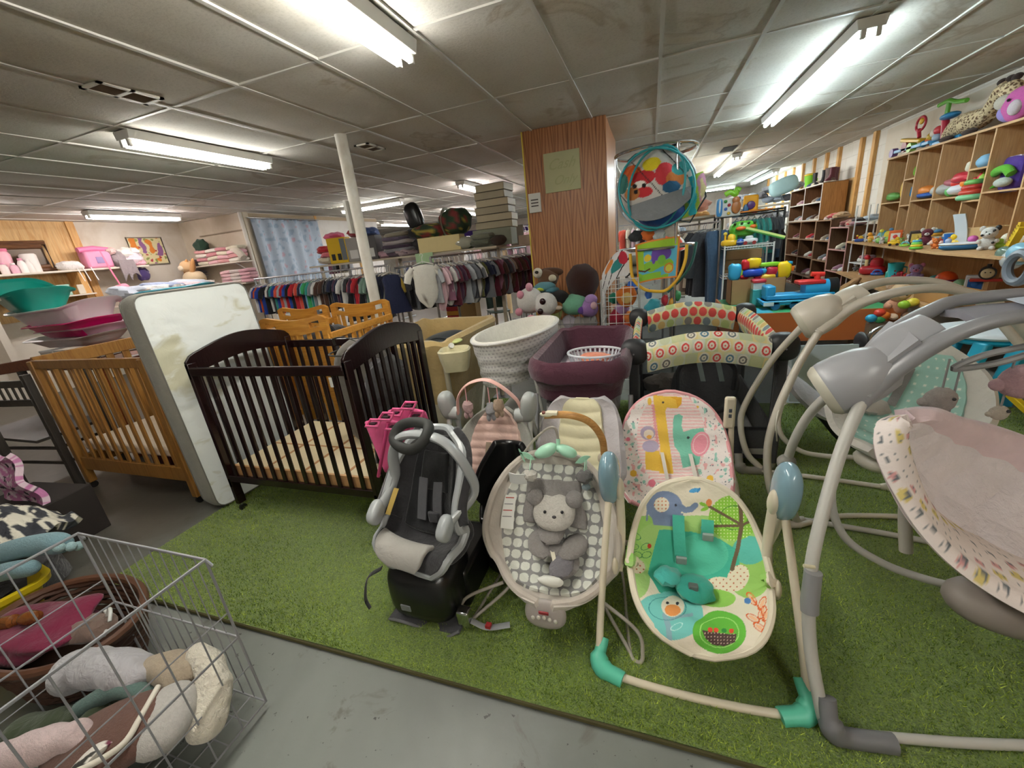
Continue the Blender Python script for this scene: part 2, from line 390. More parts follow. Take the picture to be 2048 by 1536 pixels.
for x, y in ((XL, 1.2), (XL, 2.3), (XL, 2.72), (XL, 4.35)):
    slab('trim_%d' % k, (XL, y-.05, 1.1), (XL+.05, y+.05, CEIL), M_PINE); k += 1
slab('trim_%d' % k, (XL, 2.76, 1.1), (XL+.02, 4.3, CEIL), M_PLY); k += 1
slab('trim_%d' % k, (XL+.012, 6.0-.012, 1.62), (-7.0, 6.02, 1.66), M_W1); k += 1
slab('trim_%d' % k, (XL+.5, 6.0-.012, 2.18), (-7.0, 6.02, 2.2), plastic('#9d8f7a', .8)); k += 1
for y in (7.78, 9.0): slab('trim_%d' % k, (-6.98, y-.03, 0), (-6.95, y+.03, CEIL), M_PINE); k += 1
slab('trim_%d' % k, (-6.98, 6.1, CEIL-.09), (-6.96, 10.0, CEIL-.02), plastic('#b7a68c', .8)); k += 1
struct(MB().cyl((-7.0, 6.0, 0), (-7.0, 6.0, CEIL), .035).build('trim_%d' % k, plastic('#e3dfd6', .5), None)); k += 1
struct(MB().box((-1.275, 4.594, 0), (-1.262, 4.602, CEIL)).build('trim_%d' % k, plastic('#d9c24e', .5), None, False)); k += 1
slab('trim_%d' % k, (1.04, 7.70, CEIL-.012), (1.24, 8.15, CEIL-.009), plastic('#1d1814', .9, 'dark_void')); k += 1
# fluorescent fixtures
M_GLOW = {'w': emis('#fdfbf3', TUBE_E), 'c': emis('#e9fbff', TUBE_E), 'p': emis('#fff6f4', TUBE_E)}
M_FIX = plastic('#d8d6cf', .5, 'fixture_enamel')
def light(x, y, L, along, label, tint='w', z=CEIL-.012):
    t = thing('fluorescent_light', label, 'ceiling light', (x, y, z), 0 if along == 'y' else PI/2, 'fluorescent tube lights on the ceiling')
    h = L/2
    MB().add([(-.085, -h, 0), (.085, -h, 0), (.085, h, 0), (-.085, h, 0), (-.07, -h, -.06), (.07, -h, -.06), (.07, h, -.06), (-.07, h, -.06)],
             [(0, 3, 2, 1)[::-1], (4, 5, 6, 7)[::-1], (0, 1, 5, 4)[::-1], (1, 2, 6, 5)[::-1], (2, 3, 7, 6)[::-1], (3, 0, 4, 7)[::-1]]).build('housing', M_FIX, t, False, .004)
    for sx in (-1, 1):
        MB().cyl((sx*.038, -h+.03, -.085), (sx*.038, h-.03, -.085), .019, 10).build('fluorescent_tube', M_GLOW[tint], t)
        for sy in (-1, 1):
            MB().box((sx*.038-.014, sy*(h-.015)-.014, -.105), (sx*.038+.014, sy*(h-.015)+.014, -.03)).build('tube_socket', M_FIX, t, False, .004)
    return t
light(1.27, 4.82, 2.44, 'y', 'long bright bluish fluorescent light above the toy swings', 'c')
light(-1.27, 1.16, 2.44, 'y', 'long fluorescent light cut by the top edge, nearest overhead', 'w')
light(-3.65, 2.98, 1.25, 'y', 'yellowish fluorescent light between the ceiling vent and the white column')
light(-7.45, 4.61, 1.25, 'y', 'fluorescent light above the pink shelf beside the left wall', 'p')
light(-7.45, 2.5, 1.25, 'y', 'fluorescent light cut by the left edge of the photo', 'p')
light(-2.93, 7.75, 2.2, 'y', 'fluorescent light in front of the tan post, nearer of two by it', 'p')
light(-4.85, 11.6, 3.4, 'y', 'fluorescent light passing behind the tan post, farther one', 'p')
light(-5.2, 7.4, 1.4, 'x', 'crosswise fluorescent light behind the white column')
light(1.37, 9.75, 2.44, 'y', 'fluorescent light beside the missing ceiling tile')
light(2.8, 13.4, 2.44, 'y', 'distant fluorescent light above the shoe cubbies', 'c')
light(1.6, 15.0, 1.6, 'x', 'farthest crosswise fluorescent light at the bright end of the aisle', 'c')
light(-7.5, 11.9, 1.8, 'y', 'small distant fluorescent light left of the stacked boxes', 'p')
light(-1.6, 12.5, 2.44, 'y', 'fluorescent light hidden mostly behind the wood pillar', 'c')
light(.2, 8.6, 2.44, 'y', 'fluorescent light partly behind the hanging play gyms', 'c')
light(1.3, -1.6, 2.44, 'y', 'long added fluorescent fill light, unseen behind the viewpoint')  # unseen fixture, added behind the camera to brighten the room
def vent(x, y, sx, sy, label):
    t = thing('ceiling_vent', label, 'vent', (x, y, CEIL-.006), 0, 'vents in the ceiling')
    m = MB(); fr = .025
    for a, b in (((-sx, -sy), (sx, -sy+fr)), ((-sx, sy-fr), (sx, sy)), ((-sx, -sy), (-sx+fr, sy)), ((sx-fr, -sy), (sx, sy)), ((-sx, -fr/2), (sx, fr/2))): m.box((*a, -.012), (*b, 0))
    m.build('frame', plastic('#cfcabd', .5), t, False)
    MB().box((-sx+.02, -sy+.02, -.002), (sx-.02, sy-.02, 0)).build('opening', plastic('#2c211b', .9), t, False)
    m = MB(); n = 9
    for i in range(n): xx = lerp(-sx+.03, sx-.03, i/(n-1)); m.add([(xx-.006, -sy+.02, -.010), (xx+.004, -sy+.02, -.002), (xx+.004, sy-.02, -.002), (xx-.006, sy-.02, -.010)], [(0, 1, 2, 3)])
    m.build('slats', plastic('#6e5e50', .6), t, False)
vent(-2.95, 2.0, .085, .17, 'rusty two-part ceiling vent near the left edge')
vent(-2.68, 3.99, .08, .15, 'small ceiling vent behind the top of the white column')
# posts
t = thing('support_column', 'round white steel column rising to the ceiling behind the pine cribs', 'column', (-2.62, 3.48, 0))
MB().cyl((0, 0, 0), (0, 0, CEIL-.005), .052, 24).build('pole', m_wall('#e4e1d8', '#c9c2b2', 3, 'white_enamel'), t)
MB().box((-.09, -.09, 0), (.09, .09, .015)).build('base_plate', plastic('#bdb8ac', .6), t, False)
MB().box((-.085, -.06, 1.66), (-.052, .05, 1.95)).build('electrical_box', plastic('#b9b7b0', .5), t, False, .004)
t = thing('support_column', 'tan painted post holding a red garment in the background', 'column', (-2.95, 8.55, 0))
MB().cyl((0, 0, 0), (0, 0, CEIL-.005), .05, 16).build('pole', plastic('#d0b68c', .5), t)
MB().box((-.12, -.05, 1.75), (-.05, .03, 2.05)).build('electrical_box', plastic('#b0a07f', .5), t, False)
# signs on the pillar
t = thing('handwritten_sign', 'square pale green sign with faint cursive writing on wood pillar', 'sign', (-.87, 4.598, 2.06))
MB().box((-.185, -.012, -.185), (.185, 0, .185)).build('board', plastic('#b9b78d', .7), t, False, .002)
mk = plastic('#aeac82', .8)
text('writing', 'Cash', .14, mk, t, (-.01, -.0135, .07), (PI/2, 0, 0), .0005, .5)
text('writing', 'Only', .12, mk, t, (.02, -.0135, -.08), (PI/2, 0, 0), .0005, .5)
t = thing('wall_thermostat_cover', 'small white plate with three dark slots at pillar edge', 'wall plate', (-1.18, 4.598, 1.80))
MB().box((-.065, -.02, -.095), (.065, 0, .095)).build('plate', plastic('#dcdad3', .5), t, False, .003)
for q in (-.03, 0, .03): MB().box((-.04, -.0215, q-.006), (.04, -.019, q+.006)).build('slot', plastic('#57514c', .8), t, False)
# turf rug
o = MB().sheet(lambda u, v: (lerp(-2.57, 2.9, u), lerp(.83, 3.42, v)+lerp(0, -.02, u)+.004*math.sin(u*30), .013+.002*math.sin(u*23+v*17)), 60, 30, .011).build('turf_rug', m_turf(), None); tag(o, 'large green artificial grass rug under the baby gear', 'rug')
NB = 170000; rg = np.random.default_rng(5); bxy = np.stack([rg.uniform(-2.56, 2.6, NB), .83+2.56*rg.random(NB)**1.25], 1); an = rg.uniform(0, 6.283, NB); hh_ = rg.uniform(.007, .014, NB); lx = rg.normal(0, .006, (NB, 2)); w_b = .0016
bv = np.zeros((NB, 3, 3), np.float32); bv[:, 0, :2] = bxy-np.stack([np.cos(an), np.sin(an)], 1)*w_b; bv[:, 1, :2] = bxy+np.stack([np.cos(an), np.sin(an)], 1)*w_b; bv[:, :2, 2] = .012; bv[:, 2, :2] = bxy+lx; bv[:, 2, 2] = .013+hh_
me = bpy.data.meshes.new('turf_pile'); me.vertices.add(NB*3); me.vertices.foreach_set('co', bv.ravel()); me.loops.add(NB*3); me.loops.foreach_set('vertex_index', np.arange(NB*3, dtype=np.int32)); me.polygons.add(NB); me.polygons.foreach_set('loop_start', np.arange(0, NB*3, 3, dtype=np.int32)); me.polygons.foreach_set('loop_total', np.full(NB, 3, np.int32)); me.update()
cl = np.ones((NB*3, 4), np.float32); clump = np.sin(bxy[:, 0]*61+4*np.sin(bxy[:, 1]*37))*np.sin(bxy[:, 1]*73+3*np.sin(bxy[:, 0]*29)); tone = np.clip(rg.random(NB)**1.2*.8+.22*clump+.12*np.sin(bxy[:, 0]*5+2*np.sin(bxy[:, 1]*7)), 0, 1); c0, c1 = np.array(srgb('#4d690c')), np.array(srgb('#c6da5c')); cl[:, :3] = np.repeat(c0+(c1-c0)*tone[:, None], 3, 0); at_ = me.color_attributes.new('print', 'FLOAT_COLOR', 'POINT'); at_.data.foreach_set('color', cl.ravel()); me.materials.append(printed(.8, .0, 20, 'grass_blades'))
pile = bpy.data.objects.new('turf_pile', me); COL.objects.link(pile); pile.parent = o; pile['kind'] = 'stuff'
o = MB().tube([(-2.58, .825, .009), (2.9, .805, .009)], .007, 6).build('rug_binding', plastic('#3f3a18', .8), pile.parent)
# ---------------------------------------------------------------- baby gear on the rug
def pix(P):            # where a point of a printed fabric shows in the photograph, used to lay out its print
    d = Vector(P)-Vector((0, 0, CAM_H)); z = d.dot(_f); return 1024+FPX*d.dot(_r2)/z, 768-FPX*d.dot(_u2)/z
def pt(mb, name, mat, t, smooth=True, **k): return mb.build(name, mat, t, smooth, world=True, **k)
def resamp(pts, n=40):
    P = cr(pts, 12); L = [0]
    for a, b in zip(P, P[1:]): L.append(L[-1]+(b-a).length)
    out = []; j = 0
    for i in range(n+1):
        x = L[-1]*i/n
        while j < len(P)-2 and L[j+1] < x: j += 1
        t = (x-L[j])/max(1e-9, L[j+1]-L[j]); out.append(P[j].lerp(P[j+1], min(1, t)))
    return out
class Seat:
    def __init__(s, spine, side, W, curl, pw=2.2, flip=1):
        s.sp = resamp(spine, 60); s.side = Vector(side).normalized(); s.W = W; s.c = curl; s.pw = pw; s.flip = flip
    def at(s, u, v, off=0):
        v = min(1, max(0, v)); x = v*60; i = min(59, int(x)); f = x-i; C = s.sp[i].lerp(s.sp[i+1], f); T = (s.sp[min(60, i+1)]-s.sp[max(0, i-1)]).lerp(s.sp[min(60, i+2)]-s.sp[i], f).normalized()
        N = s.side.cross(T)*s.flip; N.normalize(); q = 2*u-1; w_ = interp(s.W, v)
        return C+s.side*(q*w_)+N*(interp(s.c, v)*abs(q)**s.pw+off)
    def pad(s, nu=60, nv=90, th=.02, puff=None, col=None, off=0, ins=0, v0=0, v1=1):
        fn = lambda u, v: s.at(ins+(1-2*ins)*u, lerp(v0, v1, v), off+(puff(u, v) if puff else 0))
        return MB().sheet(fn, nu, nv, th, col=(lambda u, v: col(*pix(s.at(ins+(1-2*ins)*u, lerp(v0, v1, v), off)))) if col else None)
    def rim(s, r=.012, n=40, off=0, v0=.0, v1=1.):
        P = [s.at(0, lerp(v0, v1, i/n), off) for i in range(n+1)]+[s.at(i/8, v1, off) for i in range(1, 8)]+[s.at(1, lerp(v1, v0, i/n), off) for i in range(n+1)]+[s.at(1-i/8, v0, off) for i in range(1, 8)]
        return MB().tube(P, r, 8, closed=True)
    def strap(s, u0, v0, u1, v1, w=.016, th=.003, off=.008, n=14):
        m = MB()
        def fn(a, b):
            p = s.at(lerp(u0, u1, b), lerp(v0, v1, b), off+.006*math.sin(PI*b)); return p+s.side*((a-.5)*2*w)
        return m.sheet(fn, 2, n, th)
def C_(h): return srgb(h)
# --- print of the green forest swing seat, in coordinates of its crop
def green_print(px, py):
    x, y = (px-1180)/.4621, (py-740)/.4621
    c = C_('#efe5d0')
    if inell(x, y, (255, 760), (150, 130)) < 1 and y > 600: c = C_('#9fce6c')
    if inell(x, y, (200, 900), (60, 90)) < 1: c = C_('#a8d17c')
    if inell(x, y, (470, 720), (260, 90)) < 1: c = C_('#a9d27a')
    if inell(x, y, (690, 830), (110, 160)) < 1: c = C_('#9ccb66')
    if inell(x, y, (690, 780), (75, 62)) < 1: c = C_('#5dbdae')
    if blobpoly([(300, 690), (440, 700), (560, 730), (640, 780), (650, 860), (620, 960), (500, 990), (400, 1000), (300, 960), (250, 880), (280, 760)], x, y): c = C_('#43b49a')
    if inell(x, y, (480, 800), (120, 90)) < 1: c = C_('#57c3a6')
    if inell(x, y, (560, 940), (70, 45)) < 1 or inell(x, y, (640, 900), (45, 60), .5) < 1 or inell(x, y, (205, 850), (35, 30), .6) < 1:
        c = C_('#f1e6cc')
        if (int(x/15)+int(y/15)) % 2 == 0 and ((x % 15-7)**2+(y % 15-7)**2) < 12: c = C_('#c5683c')
    if inell(x, y, (540, 990), (90, 40)) < 1: c = C_('#96cc5a')
    # elephant
    if inell(x, y, (322, 592), (78, 68)) < 1 or blobpoly([(262, 620), (275, 670), (400, 680), (405, 620)], x, y) or nearline(x, y, [(385, 585), (412, 607), (438, 603), (456, 586)], 13) or nearline(x, y, [(248, 615), (246, 650)], 4): c = C_('#7f90b2')
    if inell(x, y, (310, 583), (33, 32)) < 1:
        c = C_('#f3ead6')
        if ((x % 16-8)**2+(y % 16-8)**2) < 11: c = C_('#cf7a4a')
    if inell(x, y, (371, 585), (5, 6)) < 1: c = C_('#40414c')
    # tree
    if inell(x, y, (622, 640), (108, 98)) < 1:
        c = C_('#8cc641')
        if ((x % 14-7)**2+(y % 14-7)**2) < 6: c = C_('#eef2c4')
        if abs(inell(x, y, (622, 640), (60, 52))-1) < .07: c = C_('#4b8c2c')
    for br in ([(640, 545), (652, 600), (655, 680), (640, 770), (615, 862)], [(515, 590), (560, 615), (652, 668)], [(520, 676), (652, 674)], [(652, 674), (725, 640)]):
        if nearline(x, y, br, 6 if br[0][0] != 640 else 9): c = C_('#6d5a43')
    if inell(x, y, (515, 574), (13, 16)) < 1: c = C_('#ee9455')
    if inell(x, y, (490, 582), (18, 8), .4) < 1 or inell(x, y, (497, 602), (18, 8), -.4) < 1: c = C_('#8cc641')
    if inell(x, y, (452, 521), (24, 9), -.2) < 1: c = C_('#4e9fd2')
    if inell(x, y, (497, 680), (18, 13)) < 1: c = C_('#3f9bb4')
    if inell(x, y, (470, 520), (12, 5), -.9) < 1: c = C_('#3c86bd')
    for (a, b, q) in ((200, 720, .5), (190, 765, .1), (240, 765, -.5), (205, 800, .3), (245, 800, -.3)):
        e = inell(x, y, (a, b), (22, 14), q)
        if .72 < e < 1: c = C_('#2f7d4c')
    if inell(x, y, (257, 762), (9, 10)) < 1: c = C_('#d24a32')
    # front lip
    if inell(x, y, (340, 1065), (152, 105)) < 1:
        c = C_('#79cdc6')
        if nearline(x, y, [(325, 1060), (340, 1110), (345, 1185)], 12): c = C_('#8fb5c0')
        if nearline(x, y, [(335, 1080), (440, 1055)], 7): c = C_('#8fb5c0')
        if abs(inell(x, y, (335, 1030), (80, 50))-1) < .05: c = C_('#3d8f95')
        if .7 < inell(x, y, (375, 1110), (30, 14), -.5) < 1: c = C_('#c8efe8')
    if inell(x, y, (358, 1022), (50, 46)) < 1: c = C_('#f4ead6')
    if inell(x, y, (358, 1040), (34, 25)) < 1: c = C_('#f2a05a')
    if inell(x, y, (335, 1008), (7, 7)) < 1 or inell(x, y, (378, 1010), (7, 7)) < 1: c = C_('#30343b')
    if inell(x, y, (560, 1135), (116, 92)) < 1:
        c = C_('#62b53c')
        if abs(inell(x, y, (560, 1135), (84, 66))-1) < .05: c = C_('#a6dc7c')
        if blobpoly([(484, 1128), (520, 1136), (600, 1142), (636, 1140), (628, 1178), (580, 1196), (530, 1190), (498, 1160)], x, y):
            c = C_('#4f3a37')
            if ((x % 14-7)**2+(y % 14-7)**2) < 5: c = C_('#e8ccb8')
        for a in (520, 545, 580, 612):
            if inell(x, y, (a, 1128), (11, 10)) < 1: c = C_('#de4a33' if a != 580 else '#2f8a3a')
    for (a, b, q) in ((700, 990, .9), (745, 1010, 2.), (765, 1060, 2.1), (705, 1075, .5), (735, 1115, .6), (745, 1050, 2.)):
        if .6 < inell(x, y, (a, b), (34, 15), q) < 1: c = C_('#e4682c')
        elif inell(x, y, (a, b), (28, 10), q) < .6: c = C_('#f6c49a')
    if nearline(x, y, [(700, 985), (740, 1040), (760, 1100), (745, 1130)], 3): c = C_('#e4682c')
    if inell(x, y, (682, 998), (15, 12)) < 1: c = C_('#4b7fc0')
    return c
def pink_print(px, py):
    x, y = (px-1180)/.4621, (py-740)/.4621
    c = C_('#f6ece8'); h = mnoise.noise(Vector((x*.045, y*.045, 3)))
    if h > .33: c = C_('#efb7b9')
    elif h < -.36: c = C_('#9fcfc0')
    h2 = mnoise.noise(Vector((x*.11, y*.11, 9)))
    if h2 > .5: c = C_('#5e6f7a')
    for a, b, r in ((188, 448, 15), (520, 470, 15), (400, 185, 6), (465, 160, 6)):
        if inell(x, y, (a, b), (r, r)) < 1: c = C_('#eebf45')
    for a, b, r in ((268, 490, 16), (330, 100, 18), (165, 300, 9), (560, 530, 10)):
        if inell(x, y, (a, b), (r, r)) < 1: c = C_('#e77f95')
    if inell(x, y, (352, 300), (150, 205)) < 1: c = C_('#f4c9c8') if int(y/7) % 2 else C_('#f7e6e2')
    if blobpoly([(240, 345), (300, 350), (310, 440), (240, 430)], x, y) or blobpoly([(272, 98), (286, 94), (292, 112), (375, 116), (398, 118), (396, 146), (378, 166), (332, 163), (326, 180), (344, 320), (362, 450), (300, 446), (304, 330), (280, 190)], x, y): c = C_('#eec24c')
    if blobpoly([(345, 116), (398, 118), (396, 146), (378, 166), (372, 130)], x, y): c = C_('#e3a92f')
    if inell(x, y, (258, 136), (9, 16)) < 1: c = C_('#eec24c')
    if inell(x, y, (316, 140), (5, 5)) < 1: c = C_('#4a4240')
    if abs(x-(272+(y-150)*.12)) < 6+3*math.sin(y*.5) and 150 < y < 340: c = C_('#e9a0a8')
    if blobpoly([(360, 215), (366, 196), (386, 190), (402, 200), (396, 240), (404, 268), (440, 256), (490, 250), (508, 300), (478, 370), (472, 408), (402, 424), (388, 360), (366, 330), (358, 280)], x, y): c = C_('#7ec8b0')
    if inell(x, y, (478, 320), (40, 54), .3) < 1: c = C_('#ee9bab')
    if .75 < inell(x, y, (478, 320), (33, 46), .3) < .95: c = C_('#f8cfd4')
    if inell(x, y, (425, 293), (6, 6)) < 1: c = C_('#3d4a4a')
    if inell(x, y, (250, 272), (32, 30)) < 1: c = C_('#b9a6bf')
    if inell(x, y, (254, 278), (22, 20)) < 1: c = C_('#f2e3d2')
    if inell(x, y, (256, 290), (11, 9)) < 1: c = C_('#edb052')
    if inell(x, y, (262, 330), (36, 26)) < 1: c = C_('#bcaec8')
    return c
def lattice_print(px, py):
    x, y = (px-1102)/140, (py-1070)/185
    r = (x*x+y*y)
    e = inell(px, py, (1102, 1060), (112, 165))
    if e > 1: return C_('#dfe1d8')
    k = 21; gx = (px*.98+py*.12); gy_ = (py*.98-px*.12)*.95
    a = (gx % k-k/2)/(k*.43); b = (gy_ % k-k/2)/(k*.40)
    return C_('#dadbd2') if abs(a)**2.6+abs(b)**2.6 < 1 else C_('#8b8a89')
def frame_tube(t, pts, r, mat, name='frame_tube', n=12, **k): return pt(MB().tube(cr(pts, 8), r, n, **k), name, mat, t)
CREAM = plastic('#ded3bd', .35); SKY = plastic('#7f9fae', .18, coat=.5); TEALP = plastic('#5cc2a5', .4)
# --- green forest infant swing
t = thing('infant_swing', 'green forest print infant swing with elephant and owl, front row', 'baby swing', (.14, 1.15, 0))
frame_tube(t, [(-.135, 1.27, .54), (-.15, 1.16, .32), (-.16, 1.05, .10), (-.15, .99, .035), (-.08, .965, .02), (.14, .955, .018), (.36, .965, .02), (.43, .99, .035), (.44, 1.05, .10), (.42, 1.16, .32), (.40, 1.27, .52)], .0125, CREAM, 'front_leg_frame')
frame_tube(t, [(-.14, 1.28, .55), (-.15, 1.42, .30), (-.16, 1.56, .06), (-.13, 1.60, .02), (.14, 1.62, .018), (.41, 1.60, .02), (.43, 1.56, .06), (.43, 1.42, .3), (.41, 1.28, .53)], .0125, CREAM, 'rear_leg_frame')
for sx, cx in ((-1, -.135), (1, .40)):
    M = RM(.22, 0, 0, (cx, 1.27, .575)); pt(MB().ell((0, 0, 0), (.038, .06, .105), M, 22, 16, .8), 'motor_housing', SKY, t)
    M2 = RM(.2, 0, 0, (cx-sx*.036, 1.25, .545)); pt(MB().ell((0, 0, 0), (.016, .026, .05), M2), 'swing_arm_hub', CREAM, t)
    frame_tube(t, [(cx-sx*.034, 1.25, .54), (cx-sx*.038, 1.25, .40), (cx-sx*.036, 1.22, .30), (cx-sx*.03, 1.17, .26)], .011, CREAM, 'swing_arm', sq=1.4)
    pt(MB().ell((cx-sx*.02, 1.17, .28), (.012, .022, .035)), 'pivot', CREAM, t)
    fx = -.15 if sx < 0 else .43
    pt(MB().tube(cr([(fx, 1.05, .075), (fx+sx*.005, .985, .03), (fx-sx*.07, .957, .018)], 6), [.02]*4+[.031]*5+[.026]*4, 12), 'foot_cover', TEALP, t)
G = Seat([(.15, .965, .185), (.15, 1.00, .235), (.15, 1.09, .225), (.15, 1.17, .20), (.15, 1.245, .225), (.15, 1.32, .33), (.152, 1.38, .44), (.155, 1.41, .505)], (1, 0, 0),
         [(0, .03), (.03, .085), (.08, .135), (.18, .185), (.35, .215), (.55, .215), (.72, .20), (.86, .165), (.94, .12), (.98, .07), (1, .02)], [(0, .0), (.15, .02), (.4, .115), (.6, .10), (.8, .03), (1, 0)], flip=1)
o = pt(G.pad(220, 300, .022, puff=lambda u, v: .006*math.sin(v*40)*math.sin(u*9)*(1-abs(2*u-1)), col=green_print), 'seat_pad', printed(.85, .2, 30), t)
pt(G.rim(.012, off=-.01), 'seat_rim', plastic('#e9dfc9', .8), t)
TE = cloth('#3fae96', .8, .2)
pt(G.strap(.36, .80, .40, .56, .02, .004, .014), 'harness_strap', TE, t); pt(G.strap(.62, .79, .60, .68, .02, .004, .014), 'harness_strap', TE, t)
pt(MB().ell(G.at(.5, .36, .035), (.07, .05, .028), RM(.3, .2, .5), lump=.25), 'crotch_pad', cloth('#2f9c8c', .9, .3), t)
pt(MB().ell(G.at(.30, .40, .04), (.055, .04, .03), RM(.2, .4, .9), lump=.3, seed=2), 'hip_belt_pad', cloth('#49b4aa', .9, .3), t)
for u, v in ((.61, .70), (.40, .56)):
    p = G.at(u, v, .024); pt(MB().cbox(p, (.036, .012, .03), RM(0, 0, 0)), 'buckle', plastic('#8fa09a', .4), t, bevel=.004)
pt(MB().cbox(G.at(.47, .30, .05), (.03, .02, .03)), 'crotch_buckle', plastic('#58625f', .4), t, bevel=.004)
# --- pink animal print swing behind it
t = thing('infant_swing', 'pink infant swing printed with yellow giraffe and teal elephant', 'baby swing', (.1, 1.85, 0))
Pk = Seat([(.10, 1.60, .22), (.10, 1.68, .24), (.10, 1.76, .30), (.10, 1.84, .43), (.095, 1.90, .56), (.09, 1.93, .655)], (1, 0, 0),
          [(0, .18), (.1, .22), (.35, .235), (.65, .225), (.82, .19), (.93, .13), (.98, .07), (1, .02)], [(0, .05), (.3, .09), (.6, .03), (1, 0)])
pt(Pk.pad(200, 240, .025, puff=lambda u, v: .004*math.sin(v*30), col=pink_print), 'seat_pad', printed(.85, .25, 30), t)
pt(Pk.rim(.009, off=-.01), 'seat_piping', plastic('#e8a6ac', .8), t)
for u in (.4, .66): pt(Pk.strap(u, .50, u+.05, .28, .008, .003, .012), 'harness_strap', plastic('#eee6dc', .8), t)
frame_tube(t, [(.345, 1.86, .52), (.36, 1.86, .30), (.40, 1.80, .10), (.42, 1.72, .03), (.30, 1.6, .02), (-.1, 1.6, .02), (-.2, 1.7, .03), (-.17, 1.8, .12), (-.14, 1.88, .3)], .012, CREAM, 'leg_frame')
frame_tube(t, [(.36, 1.87, .30), (.42, 2.0, .08), (.40, 2.08, .02), (.1, 2.12, .018), (-.16, 2.08, .02), (-.16, 2.0, .08), (-.14, 1.9, .3)], .012, CREAM, 'rear_leg_frame')
pt(MB().cbox((.335, 1.86, .585), (.045, .03, .15)), 'control_post', CREAM, t, bevel=.01)
for z in (.575, .60): pt(MB().cbox((.335, 1.844, z), (.012, .004, .016)), 'switch', plastic('#4d5560', .4), t)
# --- grey bouncer
GB = plastic('#a59d93', .4)
t = thing('baby_bouncer', 'large oval grey bouncer with plush bear face and lattice print', 'bouncer', (-.37, 1.25, 0))
B = Seat([(-.345, 1.04, .17), (-.345, 1.10, .165), (-.35, 1.20, .165), (-.36, 1.30, .24), (-.375, 1.40, .40), (-.385, 1.47, .545)], (1, 0, 0),
         [(0, .03), (.025, .09), (.08, .15), (.2, .215), (.4, .25), (.62, .25), (.8, .215), (.92, .16), (.98, .10), (1, .04)], [(0, .03), (.2, .09), (.45, .14), (.7, .10), (1, .02)], pw=2.6)
pt(B.pad(50, 70, .02, puff=lambda u, v: .003*math.sin(u*30)*math.sin(v*22)), 'seat_shell', cloth('#c6beb5', .95, .3), t)
pt(B.pad(180, 220, .012, ins=.11, off=.014, v0=.10, v1=.93, col=lattice_print, puff=lambda u, v: .003*math.sin(u*22)*math.sin(v*30)), 'seat_liner', printed(.9, .25, 40), t)
pt(B.rim(.016, off=-.008), 'padded_edge', cloth('#bdb4aa', .95, .3), t)
F1 = plush('#8f8a88', 120); F2 = plush('#cfcac2', 140)
pt(MB().sheet(lambda u, v: B.at(lerp(.26, .76, u), lerp(.55, .84, v), .035+.02*math.sin(PI*u)*math.sin(PI*v)+.006*math.sin(u*17+v*9)), 30, 20, .02), 'head_support', F1, t, sub=1)
f = pt(MB().ell(B.at(.52, .64, .06), (.085, .03, .075), RM(-.9, 0, 0), 20, 14, .9), 'plush_face', F2, t)
for u, v in ((.46, .64), (.60, .65)): pt(MB().ell(B.at(u, v, .092), .0065), 'eye', plastic('#26262a', .2), f)
pt(MB().ell(B.at(.535, .615, .094), (.009, .007, .006)), 'nose', plastic('#3a3638', .4), f)
pt(MB().tube([B.at(.535, .60, .093), B.at(.55, .592, .093), B.at(.57, .60, .092)], .0015, 5), 'mouth', plastic('#3a3638', .4), f)
for u, v in ((.36, .72), (.70, .73)): pt(MB().ell(B.at(u, v, .055), (.035, .02, .035), RM(-.8, 0, 0)), 'ear', F1, f)
for k_, (u, v, a, q) in enumerate(((.50, .53, .055, 0), (.40, .42, .05, .6), (.66, .43, .05, -.6), (.52, .42, .04, 0), (.62, .30, .045, -.3))):
    pt(MB().ell(B.at(u, v, .045), (a, a*1.35, .022), RM(.2, 0, q), lump=.2, seed=k_), 'harness_pad', F1, t)
o = pt(MB().ell(B.at(.58, .27, .07), (.045, .06, .02), RM(.2, 0, -.3), lump=.25, seed=9), 'blanket_toy', plush('#7d7a80', 130), t)
pt(B.strap(.50, .40, .55, .20, .008, .003, .07), 'crotch_strap', cloth('#d8d2bd', .8, .2), t)
pt(MB().ell(B.at(.52, .11, .055), (.05, .018, .02), lump=.2), 'cuff', plastic('#e6e6dd', .6), t)
pt(MB().ell((-.345, 1.032, .155), (.075, .018, .05), RM(-.35, 0, 0), 18, 12, .8), 'control_panel', plastic('#9c948f', .45), t)
cp = bpy.data.objects[t.name].children[-1]
pt(MB().cbox((-.345, 1.012, .178), (.036, .006, .012)), 'badge', plastic('#8e2d34', .4), cp, bevel=.002)
for q in range(5): pt(MB().ell((-.385+q*.02, 1.011, .158-.004*abs(q-2)), (.007, .004, .009)), 'button', plastic('#d9d5cc', .4), cp)
pt(MB().ell((-.345, 1.014, .13), (.010, .004, .010)), 'power_button', plastic('#d9d5cc', .4), cp)
for sx in (-1, 1):
    X = -.36+sx*.30
    frame_tube(t, [(-.35+sx*.18, 1.12, .17), (X+sx*.02, 1.08, .10), (X+sx*.04, 1.05, .035), (X+sx*.03, 1.035, .012), (X, 1.06, .012), (X-sx*.02, 1.2, .012), (X-sx*.05, 1.42, .012), (X-sx*.09, 1.5, .03)], .0065, GB, 'wire_leg')
    frame_tube(t, [(X, 1.06, .012), (-.35+sx*.17, 1.22, .10), (-.35+sx*.20, 1.30, .24)], .0065, GB, 'wire_leg')
frame_tube(t, [(-.60, 1.34, .40), (-.50, 1.44, .56), (-.42, 1.45, .65), (-.365, 1.44, .68), (-.35, 1.44, .62)], .0055, GB, 'toy_bar')
